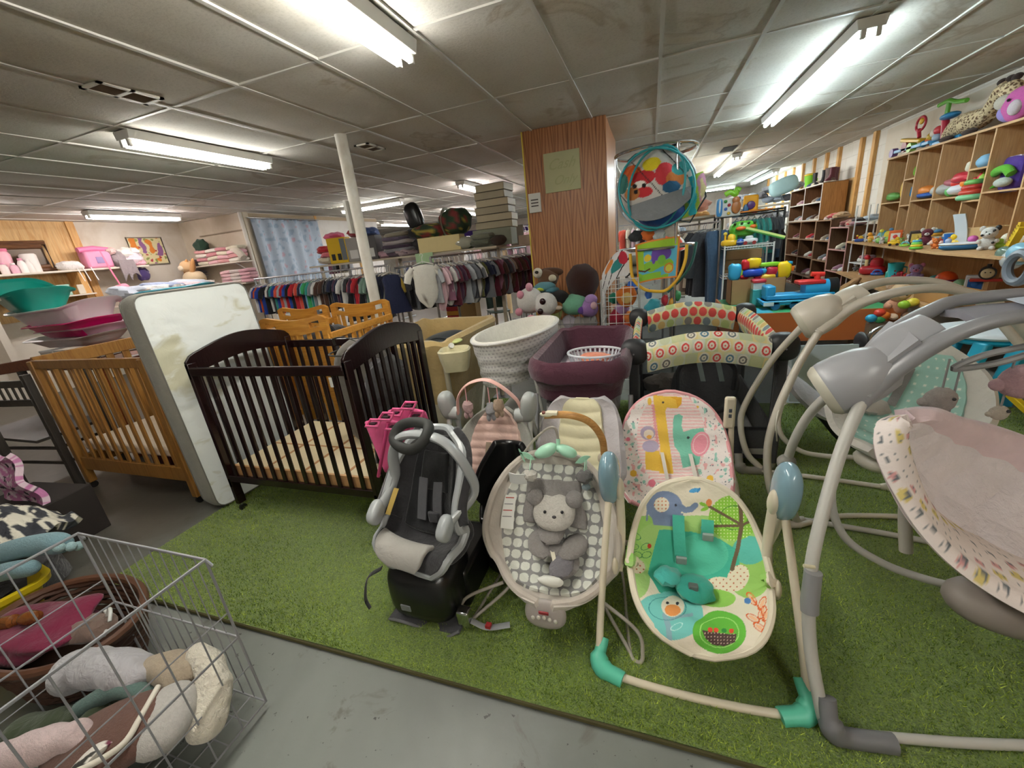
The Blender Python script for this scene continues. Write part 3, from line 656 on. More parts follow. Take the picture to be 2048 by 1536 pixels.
MN = plastic('#a9dcc0', .35); MINT = pt(MB().ell((-.40, 1.42, .585), (.055, .03, .026), RM(0, -.5, 0), lump=.1).ell((-.315, 1.42, .588), (.045, .028, .022), RM(0, .4, 0), lump=.1).cyl((-.35, 1.42, .58), (-.352, 1.44, .63), .008), 'leaf_canopy', MN, t)
for x0, q in ((-.475, .4), (-.25, -.5), (-.50, 1.2)): pt(MB().sheet(lambda u, v: (x0+(u-.5)*.07*math.cos(q), 1.40, .565+(u-.5)*.07*math.sin(-q)+(v-.5)*.028*math.sin(PI*u)), 10, 4, .003), 'leaf', MN, MINT)
for x0, z0, m_, s_ in ((-.46, .50, F2, .032), (-.24, .515, plush('#6f6c6b', 130), .035), (-.235, .47, plush('#a9bcc4', 130), .018)):
    h = pt(MB().ell((x0, 1.36, z0), (s_, s_*.8, s_*.75), lump=.35, seed=x0*9), 'hanging_plush', m_, t); pt(MB().cyl((x0, 1.36, z0+s_*.6), (x0, 1.40, .565), .002, 5), 'string', MN, h)
# warning label
pt(MB().sheet(lambda u, v: B.at(lerp(.105, .19, u), lerp(.50, .72, v), .030), 6, 10, .001), 'warning_label', plastic('#e8e8e2', .6), t)
for q in (.58, .62, .66, .70): pt(MB().sheet(lambda u, v: B.at(lerp(.112, .175, u), q+.006*v, .0325), 4, 1), 'label_line', plastic('#b8463a' if q in (.62, .70) else '#8d8d8d', .6), t)
# --- infant car seat on its black base
BK = plastic('#121213', .28); BKc = cloth('#17171a', .95, .3); GC = cloth('#2c2b2e', .95, .35); LG = plastic('#a3a7a9', .25)
t = thing('infant_car_seat', 'black and grey infant car seat with carry handle on its base', 'car seat', (-.85, 1.15, 0))
pt(MB().ell((-.84, 1.10, .15), (.15, .13, .13), None, 24, 14, .55).box((-.97, 1.10, .02), (-.68, 1.42, .20)), 'base', BK, t, bevel=.02)
pt(MB().sheet(lambda u, v: (lerp(-.99, -.68, u), lerp(.985, 1.08, v), .022+.012*math.sin(u*7+.5)*(1-v)), 20, 4, .012), 'front_mat', cloth('#45454a', .9, .2), t)
pt(MB().tube(cr([(-.99, .985, .02), (-.93, .975, .034), (-.84, .985, .008), (-.74, .97, .006), (-.68, .99, .03)], 6), .006, 8), 'mat_piping', plastic('#6b6b6e', .7), t)
pt(MB().cbox((-.78, .995, .17), (.028, .01, .03)), 'sticker', plastic('#cfd2d2', .4), t, bevel=.004)
pt(MB().cbox((-.885, .975, .115), (.045, .012, .03)), 'release_tab', plastic('#77797c', .4), t, bevel=.004)
pt(MB().cbox((-.665, 1.02, .075), (.05, .04, .07)), 'chrome_clip', metal('#c9c9cc', .15), t, bevel=.006); frame_tube(t, [(-.64, 1.02, .06), (-.58, 1.03, .03), (-.50, 1.06, .03)], .013, plastic('#8d9092', .5), 'belt_tongue', sq=.3); pt(MB().cbox((-.575, 1.03, .04), (.02, .02, .012)), 'red_button', plastic('#a22a2a', .5), t)
frame_tube(t, [(-1.0, 1.02, .24), (-1.06, 1.0, .20), (-1.09, .99, .10), (-1.07, .98, .06)], .014, BKc, 'webbing_strap', sq=.2)
Cs = Seat([(-.86, 1.00, .275), (-.86, 1.04, .33), (-.855, 1.12, .31), (-.845, 1.20, .33), (-.835, 1.27, .47), (-.825, 1.33, .64), (-.822, 1.34, .70)], (1, -.12, 0),
          [(0, .10), (.06, .15), (.2, .185), (.4, .19), (.55, .17), (.8, .155), (.92, .12), (1, .06)], [(0, .0), (.2, .05), (.42, .14), (.7, .12), (1, .03)], pw=2.4)
pt(Cs.pad(40, 60, .05), 'seat_shell', GC, t, sub=1)
pt(Cs.pad(30, 40, .02, ins=.2, off=.012, v0=.30, v1=.97, puff=lambda u, v: .012*math.sin(PI*u)), 'black_insert', BKc, t, sub=1)
pt(MB().sheet(lambda u, v: Cs.at(lerp(.06, .74, u), lerp(-.02, .17, v), .016+.014*math.sin(PI*v)), 24, 12, .02), 'light_grey_bolster', cloth('#a7a49e', .95, .3), t, sub=1)
pt(Cs.pad(12, 20, .02, ins=.30, off=.03, v0=.60, v1=.86, puff=lambda u, v: .02*math.sin(PI*u)*math.sin(PI*v)), 'head_cushion', cloth('#0c0c0e', .95, .2), t, sub=1)
for u in (.36, .57): pt(Cs.strap(u, .68, u+.04, .40, .021, .006, .035), 'harness_strap', cloth('#55555a', .9, .2), t)
pt(MB().cbox(Cs.at(.57, .44, .05), (.05, .015, .05)), 'harness_buckle', cloth('#3d3d42', .9, .2), t, bevel=.008)
pt(Cs.rim(.018, off=-.02), 'shell_edge', LG, t)
frame_tube(t, [Cs.at(.07, .44, .07), (-1.0, 1.21, .52), (-.98, 1.21, .64), (-.93, 1.21, .72), (-.83, 1.20, .745), (-.72, 1.19, .72), (-.65, 1.19, .62), (-.64, 1.20, .50), Cs.at(.93, .44, .07)], .017, LG, 'carry_handle', sq=1.5)
for u, cx in ((.06, -1.0), (.94, -.66)): pt(MB().ell(Cs.at(u, .44, .07), (.026, .05, .036), RM(.6, 0, 0), 16, 10, .7), 'handle_pivot', LG, t)
h = pt(MB().tube(cr([(-.955, 1.205, .715), (-.90, 1.17, .70), (-.83, 1.15, .71), (-.79, 1.17, .745), (-.80, 1.22, .775), (-.88, 1.24, .775), (-.94, 1.235, .755)], 6, True), .021, 12, closed=True), 'foam_grip', plastic('#2a2b29', .7), t)
pt(Cs.strap(.18, .62, .16, .42, .012, .002, .09), 'caution_label', plastic('#b59a52', .6), t)
# --- second car seat partly hidden behind
t = thing('infant_car_seat', 'black infant seat with white label behind the front car seat', 'car seat', (-.66, 1.42, 0))
K2 = Seat([(-.60, 1.32, .28), (-.60, 1.42, .25), (-.60, 1.5, .35), (-.60, 1.53, .56)], (1, 0, 0), [(0, .10), (.3, .14), (.7, .13), (1, .05)], [(0, .0), (.4, .10), (1, .03)])
pt(K2.pad(20, 24, .03), 'shell', BK, t, sub=1); pt(MB().ell((-.58, 1.40, .12), (.11, .14, .11), None, 18, 12, .6), 'base', BK, t)
pt(MB().sheet(lambda u, v: (-.545+u*.075, 1.345-.01*math.sin(PI*u), .47+v*.045), 6, 4, .004), 'white_label', plastic('#d7d8d6', .6), t)
pt(MB().cbox((-.56, 1.33, .35), (.012, .008, .03)), 'red_tab', plastic('#b3292c', .5), t)
# --- pink clip-on seats hanging at the crib corner
PKP = cloth('#d9578c', .6, .12)
for q, (dx, dz, lab) in enumerate(((0, 0, 'pink fabric seat with buckle slots, front one hooked over crib corner'), (.07, .02, 'pink fabric seat folded behind the front pink one'))):
    t = thing('pink_seat_cover', lab, 'baby carrier', (-1.24+dx, 1.40, .3), 0)
    dx += .10; dz -= .0
    pt(MB().sheet(lambda u, v: (-1.32+dx+.20*u+.03*(1-v)-.02*v, 1.38+q*.09+.03*math.sin(PI*u), .43+dz+.27*v), 10, 12, .012), 'fabric_panel', PKP, t, sub=1)
    pt(MB().tube(cr([(-1.32+dx, 1.37+q*.09, .42+dz), (-1.24+dx, 1.35+q*.09, .58+dz), (-1.19+dx, 1.36+q*.09, .71+dz)], 6), .008, 8), 'piping', plastic('#c8447a', .6), t)
    for a, b in ((-1.275, .70), (-1.20, .735), (-1.17, .69)):
        m = MB(); c = V(a+dx, 1.35+q*.08, b+dz); m.tube([c+V(-.03, 0, -.008), c+V(.025, .01, -.012), c+V(.035, .03, .012), c+V(-.02, .03, .012)], .007, 8, closed=True); o = pt(m, 'strap_frame', PKP, t)
        pt(MB().cbox(c+V(0, .015, 0), (.03, .02, .006)), 'slot_insert', plastic('#29191f', .5), o)
# --- pink and grey swing behind the car seat
GR = plastic('#a3a7a5', .35)
t = thing('infant_swing', 'grey infant swing with pink quilted seat and pink toy arch', 'baby swing', (-.74, 1.75, 0))
S2 = Seat([(-.72, 1.48, .30), (-.72, 1.56, .26), (-.72, 1.64, .34), (-.725, 1.71, .48), (-.73, 1.76, .625)], (1, 0, 0), [(0, .12), (.3, .19), (.6, .20), (.85, .15), (.95, .09), (1, .04)], [(0, .03), (.4, .12), (1, .01)])
pt(S2.pad(30, 40, .02), 'seat_shell', cloth('#8f8f88', .9, .3), t, sub=1)
pt(S2.pad(60, 90, .015, ins=.17, off=.012, v0=.1, v1=.985, puff=lambda u, v: .007*abs(math.sin(v*34))+.003*math.sin(u*20)), 'quilted_pad', cloth('#d9b9ad', .95, .25), t)
for u in (.40, .66): pt(S2.strap(u, .66, u+.0, .34, .014, .003, .03), 'harness_strap', cloth('#94826f', .9, .2), t)
for sx, cx in ((-1, -1.0), (1, -.56)):
    pt(MB().ell((cx, 1.74, .64), (.038, .05, .075), RM(.1, sx*.15, 0), 18, 14, .7), 'motor_housing', GR, t)
    pt(MB().cyl((cx-sx*.02, 1.73, .60), (cx-sx*.065, 1.73, .60), .034, 18), 'pivot_drum', GR, t)
    frame_tube(t, [(cx, 1.74, .58), (cx+sx*.01, 1.66, .30), (cx+sx*.02, 1.56, .04), (cx+sx*.01, 1.54, .02)], .013, plastic('#cfd1ce', .3), 'leg')
    frame_tube(t, [(cx, 1.76, .58), (cx+sx*.01, 1.88, .30), (cx+sx*.02, 2.0, .04), (cx+sx*.01, 2.02, .02)], .013, plastic('#cfd1ce', .3), 'leg')
    frame_tube(t, [(cx-sx*.055, 1.73, .60), (cx-sx*.055, 1.72, .45), (cx-sx*.07, 1.66, .33)], .012, GR, 'swing_arm')
pt(MB().tube(cr([(-.935, 1.72, .60), (-.91, 1.70, .70), (-.84, 1.68, .775), (-.75, 1.68, .80), (-.68, 1.68, .775), (-.61, 1.70, .70), (-.59, 1.72, .635)], 8), .014, 8, sq=.4), 'toy_arch', plastic('#e5b4ab', .5), t)
for x0, z0, m_ in ((-.855, .655, plush('#c9a8a8')), (-.735, .645, plush('#a9a9ad')), (-.69, .665, plush('#b7a08a'))):
    h = pt(MB().ell((x0, 1.68, z0), (.028, .025, .035), lump=.4, seed=x0*5).ell((x0-.012, 1.675, z0-.04), (.012, .012, .02)).ell((x0+.014, 1.675, z0-.035), (.012, .012, .02)), 'hanging_plush', m_, t)
    pt(MB().cyl((x0, 1.68, z0+.03), (x0, 1.68, .76), .003, 5), 'ribbon', plastic('#e0a5ac', .7), h)
pt(MB().cyl((-.93, 1.55, .018), (-.54, 1.55, .018), .013), 'base_bar', plastic('#cfd1ce', .3), t)
# --- cream bouncer with wooden toy arm
t = thing('baby_bouncer', 'cream quilted bouncer with grey sides and curved wooden toy arm', 'bouncer', (-.32, 1.8, 0))
S3 = Seat([(-.31, 1.58, .24), (-.31, 1.66, .26), (-.315, 1.74, .38), (-.32, 1.82, .52), (-.32, 1.87, .635)], (1, 0, 0), [(0, .14), (.3, .19), (.6, .185), (.85, .17), (.96, .14), (1, .10)], [(0, .04), (.4, .10), (1, .02)])
pt(S3.pad(50, 60, .03, puff=lambda u, v: .006*math.sin(v*26+math.sin(u*9))*abs(2*u-1)), 'side_bolster', cloth('#b9b4b8', .95, .35), t)
pt(S3.pad(60, 120, .02, ins=.22, off=.016, v0=.02, v1=1, puff=lambda u, v: .008*abs(math.sin(v*25+.5*math.sin(PI*u)))), 'quilted_pad', cloth('#e2dbb9', .95, .15), t)
frame_tube(t, [(-.50, 1.60, .1), (-.52, 1.5, .015), (-.31, 1.48, .012), (-.12, 1.5, .015), (-.14, 1.60, .1), (-.14, 1.8, .3)], .011, plastic('#d7d2c8', .4), 'base_frame')
pt(MB().ell((-.205, 1.70, .405), (.028, .028, .028)), 'arm_socket', plastic('#b6aa98', .5), t)
pt(MB().tube(cr([(-.20, 1.69, .42), (-.205, 1.66, .53), (-.25, 1.63, .62), (-.33, 1.60, .665), (-.44, 1.58, .67)], 8), .016, 10, sq=.35, up=(0, -1, .4)), 'wooden_arm', wood('#c08a4a', '#d9a566', 0, 1, .35), t)
o = pt(MB().ell((-.43, 1.58, .675), (.03, .016, .012)).cbox((-.405, 1.58, .682), (.05, .028, .014)), 'arm_tip', plastic('#e7dfc6', .4), t, bevel=.002)
pt(MB().cyl((-.44, 1.572, .683), (-.44, 1.570, .69), .008), 'red_button', plastic('#7c4a44', .4), o)
# ---------------------------------------------------------------- large gear: gantry swings, play yard, bassinets, cribs
def rrect(cx, cy, a, b, r, n=6, rz=0):     # rounded rectangle outline, half sizes a x b
    out = []
    for sx, sy, q in ((1, 1, 0), (-1, 1, PI/2), (-1, -1, PI), (1, -1, 3*PI/2)):
        for k in range(n+1):
            t = q+PI/2*k/n; out.append((sx*(a-r)+r*math.cos(t), sy*(b-r)+r*math.sin(t)))
    c, s = math.cos(rz), math.sin(rz); return [(cx+x*c-y*s, cy+x*s+y*c) for x, y in out]
def loft(rings, close=True, cap0=False, cap1=False, m=None):
    m = m or MB(); n = len(rings[0]); vs = [p for r in rings for p in r]; k = n if close else n-1
    fs = [(i*n+j, i*n+(j+1) % n, (i+1)*n+(j+1) % n, (i+1)*n+j) for i in range(len(rings)-1) for j in range(k)]
    if cap0: fs.append(tuple(range(n))[::-1])
    if cap1: fs.append(tuple((len(rings)-1)*n+j for j in range(n)))
    return m.add(vs, fs)
def basin(cx, cy, a, b, r, prof, rz=0, cap=True, wob=None, m=None, n=8):   # prof: (inset, z) going round the wall section
    R = []
    for ins, z in prof:
        o = rrect(cx, cy, a-ins, b-ins, max(.01, r-ins), n, rz); R.append([(x, y, z+(wob(x, y, z) if wob else 0)) for x, y in o])
    return loft(R, True, False, cap, m)
DG = plastic('#77777a', .35); MGY = plastic('#a2a3a8', .3); WARM = plastic('#c9c2b6', .35); BOOT = plastic('#6d6d70', .5)
def gantry(t, S, tube, body, boot, dark):
    # S: dict of key points
    for nm in ('front_leg', 'rear_leg'): frame_tube(t, S[nm], .0165, tube, nm, 14)
    for pts_ in S['bars']: frame_tube(t, pts_, .0125, tube, 'base_bar', 12)
    for c, d in S['boots']:
        pt(MB().tube(cr([V(c)+V(-.015, .03, .11), V(c)+V(-.01, 0, .055), V(c)+V(.02, -.005, .022), V(c)+V(.14, .01, .018)], 6), [.022]*6+[.030]*6+[.026]*7, 12, sq=.9), 'foot_boot', boot, t)
    a, b = V(S['cap']), V(S['cap2']); d = (b-a); 
    pt(MB().tube([a+d*q for q in (0, .04, .1, .3, .6, .85, 1)], [.074, .077, .079, .080, .074, .060, .03], 28, sq=1.1), 'motor_housing', body, t)
    pt(MB().tube([a-d*.12, a-d*.10, a-d*.02, a+d*.03], [.060, .066, .075, .076], 28, sq=1.1), 'housing_cap', plastic('#c4c0b0', .35), t)
    pt(MB().tube(cr(S['shoulder'], 8), [interp([(0, .026), (.35, .05), (.8, .058), (1, .05)], i/(8*(len(S['shoulder'])-1))) for i in range(8*(len(S['shoulder'])-1)+1)], 18, sq=.62, up=(0, -.5, 1)), 'shoulder', body, t)
    for arc in S['arcs']: n_ = 8*(len(arc)-1)+1; frame_tube(t, arc, [interp([(0, .027), (.25, .027), (.5, .021), (1, .021)], i/(n_-1)) for i in range(n_)], dark, 'gantry_arm', 14, sq=.85)
    A_, B_ = resamp(S['arcs'][0][:S['pn']], 20), resamp(S['arcs'][1][:S['pn']], 20); pt(MB().sheet(lambda u, v: A_[min(20, int(v*20+.5))].lerp(B_[min(20, int(v*20+.5))], u)+V(-.3, 0, .95)*(.004+.008*math.sin(PI*u)), 10, 20, .034), 'body_panel', body, t)
    frame_tube(t, S['J'], .012, tube, 'seat_arm', 12)
def seam(t, p, q): pass
# near grey gantry swing
t = thing('cradle_swing', 'large grey cradle swing at right edge with pink printed seat', 'baby swing', (.85, 1.4, 0))
gantry(t, dict(front_leg=[(.60, 1.36, .90), (.525, 1.27, .74), (.455, 1.15, .56), (.425, 1.08, .42), (.43, 1.03, .24), (.455, .965, .08), (.47, .945, .03)],
    rear_leg=[(.63, 1.55, .86), (.56, 1.64, .68), (.53, 1.70, .47), (.56, 1.76, .28), (.64, 1.86, .06), (.68, 1.90, .03)],
    bars=[[(.50, .945, .03), (.80, 1.0, .026), (1.15, 1.08, .026), (1.5, 1.15, .03)], [(.68, 1.90, .03), (1.0, 1.86, .025), (1.3, 1.80, .025)]],
    boots=[((.48, .94, .01), 0)], cap=(.515, 1.40, .865), cap2=(.665, 1.38, .965),
    shoulder=[(.575, 1.335, .875), (.61, 1.36, .935), (.66, 1.385, 1.0), (.735, 1.40, 1.055)],
    pn=3, arcs=[[(.575, 1.345, .84), (.63, 1.34, .93), (.70, 1.335, 1.01), (.78, 1.33, 1.065), (.88, 1.33, 1.09), (1.05, 1.34, 1.085), (1.3, 1.36, .98), (1.45, 1.4, .75)], [(.60, 1.44, .88), (.65, 1.46, .97), (.70, 1.48, 1.03), (.77, 1.50, 1.075), (.86, 1.53, 1.10), (1.05, 1.52, 1.10), (1.3, 1.5, 1.0), (1.45, 1.46, .75)]],
    J=[(.62, 1.40, .85), (.575, 1.38, .70), (.555, 1.36, .52), (.60, 1.34, .38), (.70, 1.32, .31), (.80, 1.30, .285), (.90, 1.28, .28)]), plastic('#b9b7b1', .4), MGY, BOOT, plastic('#8c8c90', .32))
pt(MB().tube([(.428, 1.075, .45), (.425, 1.06, .36), (.426, 1.052, .33)], [.0215, .0225, .022], 16), 'leg_collar', plastic('#8a8a8c', .4), t)
pt(MB().ell((.525, 1.70, .44), (.035, .032, .035)), 'leg_knuckle', plastic('#87857f', .4), t)
pt(MB().cyl((.427, 1.07, .47), (.40, 1.065, .475), .005), 'collar_pin', plastic('#c9c2a5', .4), t)
pt(MB().sheet(lambda u, v: (lerp(.80, 1.12, u), lerp(1.35, 1.51, v), 1.088+.012*math.sin(PI*u)-.01*abs(2*v-1)), 12, 6, .02), 'top_tray', plastic('#8f8f99', .4), t)
pap = tag(MB().sheet(lambda u, v: (lerp(.90, 1.02, u)+.02*v, lerp(1.37, 1.48, v), 1.106+.004*math.sin(u*4)), 6, 4, .001).build('instruction_paper', plastic('#c9d2e2', .7), None), 'folded pale blue paper lying on top of the grey gantry swing', 'paper')
class EdgeSeat(Seat):      # a sling between two edge curves
    def __init__(s, e1, e2, sag): s.a = resamp(e1, 60); s.b = resamp(e2, 60); s.sag = sag; s.side = (s.b[30]-s.a[30]).normalized()
    def at(s, u, v, off=0):
        v = min(1, max(0, v)); x = v*60; i = min(59, int(x)); f = x-i; A, B = s.a[i].lerp(s.a[i+1], f), s.b[i].lerp(s.b[i+1], f); T = s.a[min(60, i+2)]-s.a[max(0, i-2)]
        N = T.cross(B-A) if v > .06 else (s.a[8]-s.a[2]).cross(s.b[8]-s.a[8]); N.normalize(); N = N if N.z > 0 else -N; return A.lerp(B, u)-N*(interp(s.sag, v)*math.sin(PI*min(1, max(0, u)))**.8-off)
N1 = EdgeSeat([(.64, 1.32, .80), (.60, 1.29, .785), (.605, 1.25, .70), (.68, 1.19, .55), (.79, 1.15, .44), (.95, 1.12, .36), (1.15, 1.10, .34)], [(.65, 1.33, .81), (.74, 1.38, .80), (.85, 1.45, .74), (.98, 1.52, .68), (1.10, 1.56, .62), (1.22, 1.58, .55), (1.35, 1.58, .50)], [(0, .0), (.15, .03), (.5, .12), (1, .12)])
def leafprint(u, v, c0='#f3e8e4'):
    x, y = u*14, v*34; fx, fy = x % 2-1, y % 2-1; k = (int(x//2)*7+int(y//2)*3) % 5
    if abs(inell(fx, fy, (0, 0), (.55, .35), .6)-1) < .35 and fx > -.1: return C_('#6a7076')
    if k == 2 and fx*fx+fy*fy < .5: return C_('#dcc97e')
    if k == 4 and fx*fx+fy*fy < .3: return C_('#d9a0a0')
    return C_(c0)
pt(N1.pad(50, 70, .03), 'seat_shell', cloth('#d8c6c8', .95, .3), t)
m = MB()
m.sheet(lambda u, v: N1.at(u*.44-.04, lerp(.0, 1, v), .014+.045*math.sin(PI*u)), 30, 200, .02, col=lambda u, v: leafprint(u, v))
pt(m, 'printed_edge', printed(.9, .2, 30), t)
pt(MB().sheet(lambda u, v: N1.at(lerp(.89, 1.02, u), v, .012+.03*math.sin(PI*u)), 16, 60, .02), 'pink_far_edge', cloth('#ecd6dc', .95, .3), t)
pt(MB().sheet(lambda u, v: N1.at(lerp(.34, .93, u), lerp(.05, .99, v), .016+.016*abs(math.sin(v*19+.5*math.sin(u*5)))*abs(math.sin(u*6.3+.8))), 50, 110, .02), 'quilted_liner', cloth('#efe8ec', .95, .5, 40), t)
pt(N1.strap(.02, .42, -.01, .52, .018, .003, .03), 'side_strap', cloth('#5f5d5c', .9, .2), t)
pt(MB().ell((.955, 1.22, .285), (.15, .08, .062), RM(0, .15, 0), 22, 14, .85), 'seat_hub', plastic('#8b817b', .5), t)
frame_tube(t, [(1.0, 1.15, .27), (1.04, 1.10, .17), (1.10, 1.10, .16), (1.2, 1.15, .25)], .014, plastic('#b0a899', .4), 'footrest_tube')
frame_tube(t, [(.80, 1.40, .30), (.79, 1.42, .40), (.78, 1.42, .47)], .018, plastic('#b5b0a6', .4), 'seat_post')
# its hanging mobile
MO = plastic('#8d8d8e', .4)
t = thing('toy_mobile', 'grey leaf-armed mobile with grey and pink plush birds, right edge', 'mobile', (1.05, 1.6, .9))
pt(MB().tube(cr([(.86, 1.50, .90), (.92, 1.50, .94), (1.02, 1.5, .97), (1.1, 1.5, 1.0), (1.04, 1.5, .955), (.95, 1.5, .915)], 8, True), .010, 8, closed=True), 'leaf_arm', MO, t)
pt(MB().ell((1.10, 1.5, 1.0), (.05, .04, .03)), 'mobile_hub', MO, t)
pt(MB().cyl((1.1, 1.5, 1.02), (1.1, 1.48, 1.10), .008), 'hanger_rod', MO, t)
for x0, z0, s_, c, nm in ((.845, .80, .042, '#b5ada8', 'plush_owl'), (.875, .70, .048, '#a8a89a', 'plush_bird'), (1.02, .86, .055, '#cfa9b0', 'plush_bird'), (.99, .76, .024, '#c9bfb0', 'plush_tag')):
    h = pt(MB().ell((x0, 1.5, z0), (s_, s_*.6, s_*.95), lump=.15, seed=x0*9).ell((x0-s_*.9, 1.5, z0-.2*s_), (s_*.4, s_*.3, s_*.35)), nm, plush(c), t)
    pt(MB().ell((x0+s_*.5, 1.5-s_*.55, z0+.01), .005), 'eye', plastic('#3a3a3a', .4), h)
    pt(MB().cyl((x0, 1.5, z0+s_*.9), (x0, 1.5, .93), .003, 5), 'string', MO, h)
pt(MB().ell((.858, 1.49, .695), (.014, .02, .012)), 'wing_patch', plush('#a9a860'), t)
# cream gantry swing behind
CR2 = plastic('#cfc8bb', .32); t = thing('cradle_swing', 'cream gantry cradle swing behind the grey one, aqua seat liner', 'baby swing', (1.0, 2.2, 0))
gantry(t, dict(front_leg=[(.72, 2.10, .91), (.63, 2.05, .74), (.55, 1.98, .55), (.515, 1.93, .38), (.53, 1.88, .2), (.60, 1.85, .05), (.66, 1.86, .03)],
    rear_leg=[(.70, 2.27, .88), (.60, 2.34, .68), (.505, 2.38, .42), (.49, 2.38, .28), (.53, 2.36, .12), (.60, 2.34, .04)],
    bars=[[(.53, 2.33, .03), (.80, 2.31, .025), (1.12, 2.26, .022)], [(.66, 1.86, .03), (.86, 1.97, .022), (1.20, 2.02, .022)]],
    boots=[((.50, 2.33, .005), 0)], cap=(.66, 2.16, .915), cap2=(.80, 2.14, 1.0),
    shoulder=[(.70, 2.09, .89), (.74, 2.11, .94), (.80, 2.14, 1.0), (.865, 2.16, 1.04)],
    pn=3, arcs=[[(.70, 2.10, .88), (.76, 2.10, .94), (.84, 2.10, 1.0), (.93, 2.09, 1.035), (1.04, 2.09, 1.05), (1.16, 2.10, 1.03), (1.30, 2.1, .96), (1.5, 2.15, .75)], [(.72, 2.20, .90), (.78, 2.22, .96), (.85, 2.24, 1.01), (.92, 2.27, 1.045), (1.04, 2.30, 1.06), (1.2, 2.29, 1.035), (1.35, 2.28, .94), (1.5, 2.25, .75)]],
    J=[(.72, 2.18, .86), (.66, 2.17, .66), (.61, 2.16, .46), (.63, 2.15, .34), (.72, 2.15, .26), (.82, 2.15, .24), (.95, 2.15, .24)]), CR2, CR2, plastic('#8d8b85', .5), plastic('#c6bfb3', .32))
for p, q in (((1.12, 2.26, .022), (1.22, 2.25, .022)), ((1.20, 2.02, .022), (1.32, 2.03, .03))): pt(MB().tube([p, lerp(V(p), V(q), .3), q], [.014, .024, .018], 12), 'bar_foot', plastic('#c9c0b0', .4), t)
frame_tube(t, [(.59, 2.0, .58), (.555, 1.97, .56), (.54, 1.94, .5), (.55, 1.95, .44), (.56, 1.97, .40)], .003, plastic('#e4e0d6', .5), 'power_cable')
N2 = Seat([(.98, 1.98, .345), (1.02, 2.08, .34), (1.10, 2.22, .36), (1.18, 2.34, .45), (1.25, 2.44, .60), (1.28, 2.50, .75)], (1, -.35, -.15),
          [(0, .05), (.06, .15), (.2, .23), (.45, .27), (.7, .25), (.88, .17), (.96, .10), (1, .04)], [(0, .02), (.4, .13), (.8, .08), (1, .02)], pw=2.4)
pt(N2.pad(50, 70, .03, puff=lambda u, v: .004*math.sin(u*26)*math.sin(v*18)), 'seat_shell', cloth('#dcd7d0', .95, .35), t)
def starprint(u, v):
    x, y = u*9, v*13; return C_('#e9f0e6') if ((x % 1-.5)**2+(y % 1-.5)**2) < .018 else C_('#a5d0c6')
pt(MB().sheet(lambda u, v: N2.at(lerp(.2, .85, u), lerp(.12, .90, v), .014+.006*abs(math.sin(v*22))), 90, 110, .02, col=starprint), 'aqua_liner', printed(.9, .2, 30), t)
pt(MB().ell(N2.at(.30, .42, .06), (.085, .06, .03), RM(.3, .1, .3), lump=.2), 'head_pillow', cloth('#a9a49c', .9, .3), t)
pt(N2.strap(.45, .78, .42, .5, .018, .003, .03), 'harness_strap', cloth('#7d7c7a', .9, .2), t)
pt(MB().ell((1.02, 2.1, .26), (.10, .10, .05)), 'seat_hub', CR2, t)
# rocker with black frame behind the cream swing
t = thing('baby_rocker', 'grey and white rocker with black frame behind cream swing', 'bouncer', (1.05, 2.95, 0))
R1 = Seat([(1.25, 2.75, .30), (1.12, 2.78, .28), (.98, 2.80, .34), (.85, 2.82, .46), (.74, 2.84, .60)], (0, 1, 0), [(0, .08), (.3, .19), (.8, .18), (1, .08)], [(0, .02), (.5, .08), (1, .02)], flip=-1)
pt(R1.pad(26, 34, .025, puff=lambda u, v: .004*math.sin(v*20)), 'fabric_sling', cloth('#cfccd2', .95, .4), t)
frame_tube(t, [R1.at(1, .98, -.02), (.80, 2.72, .42), (.98, 2.70, .22), (1.12, 2.68, .06), (1.3, 2.68, .02)], .02, plastic('#1a1a1b', .4), 'black_frame'); frame_tube(t, [(.70, 2.9, .58), (.86, 2.98, .40), (1.1, 3.0, .06), (1.3, 3.0, .02)], .014, plastic('#cfd0d2', .3), 'tube_leg')
pt(MB().ell(R1.at(.5, .78, .03), (.07, .11, .03), RM(0, .8, 0)), 'sage_pillow', cloth('#8fa092', .9, .4), t)
# --- play yard with dotted rails
def dotprint(swirl):
    base = ['#dde0bf', '#cbd39f', '#e6dfb0', '#d3dac9', '#e8d99c']; dots = ['#8f8c86', '#d9554f', '#7e8d92', '#dcbf7c', '#b7c983', '#c3cbbf'] if not swirl else ['#6f7a80', '#d9443f', '#4f7d96', '#77736f', '#d3d6a8', '#c9cfae']
    def f(u, v, Lm):
        j = int(v*2.7+.2); X = u*Lm/.066+.5*(j % 2); Y = v*2.7+.2; i = int(X); fx, fy = X % 1-.5, (Y % 1-.5)*.9; r = (fx*fx+fy*fy)**.5; k = (i*5+j*7+i*j) % 6
        if r < .42:
            if swirl and k < 4 and int(r*8+.5) % 2: return C_('#ece7d8')
            return C_(dots[k])
        return C_(base[(i*3+j) % 5])
    return f
t = thing('play_yard', 'black mesh play yard with polka dot top rails behind pink swing', 'playpen', (.29, 2.9, 0))
BLK = plastic('#2b2b2e', .5); px0, px1, py0, py1, pz = -.09, .66, 2.35, 3.38, .74
def rail(p, q, sag, Lm, swirl, flipn=1):
    p, q = V(p), V(q); d = q-p; n = V(d.y, -d.x, 0).normalized()*flipn; f = dotprint(swirl)
    def fn(u, v): a = v*2*PI*.5-.3; c = p+d*u; zz = sag*(math.sin(PI*u)); return (c.x+n.x*(.035*math.cos(v*PI*1.0)*0+.03*math.sin(v*PI)), c.y+n.y*.03*math.sin(v*PI), c.z+zz+.03-.135*v+.02*math.sin(PI*v))
    return MB().sheet(fn, int(Lm*330), 64, .03, col=lambda u, v: f(u, v, Lm))
PR = printed(.9, .15, 20)
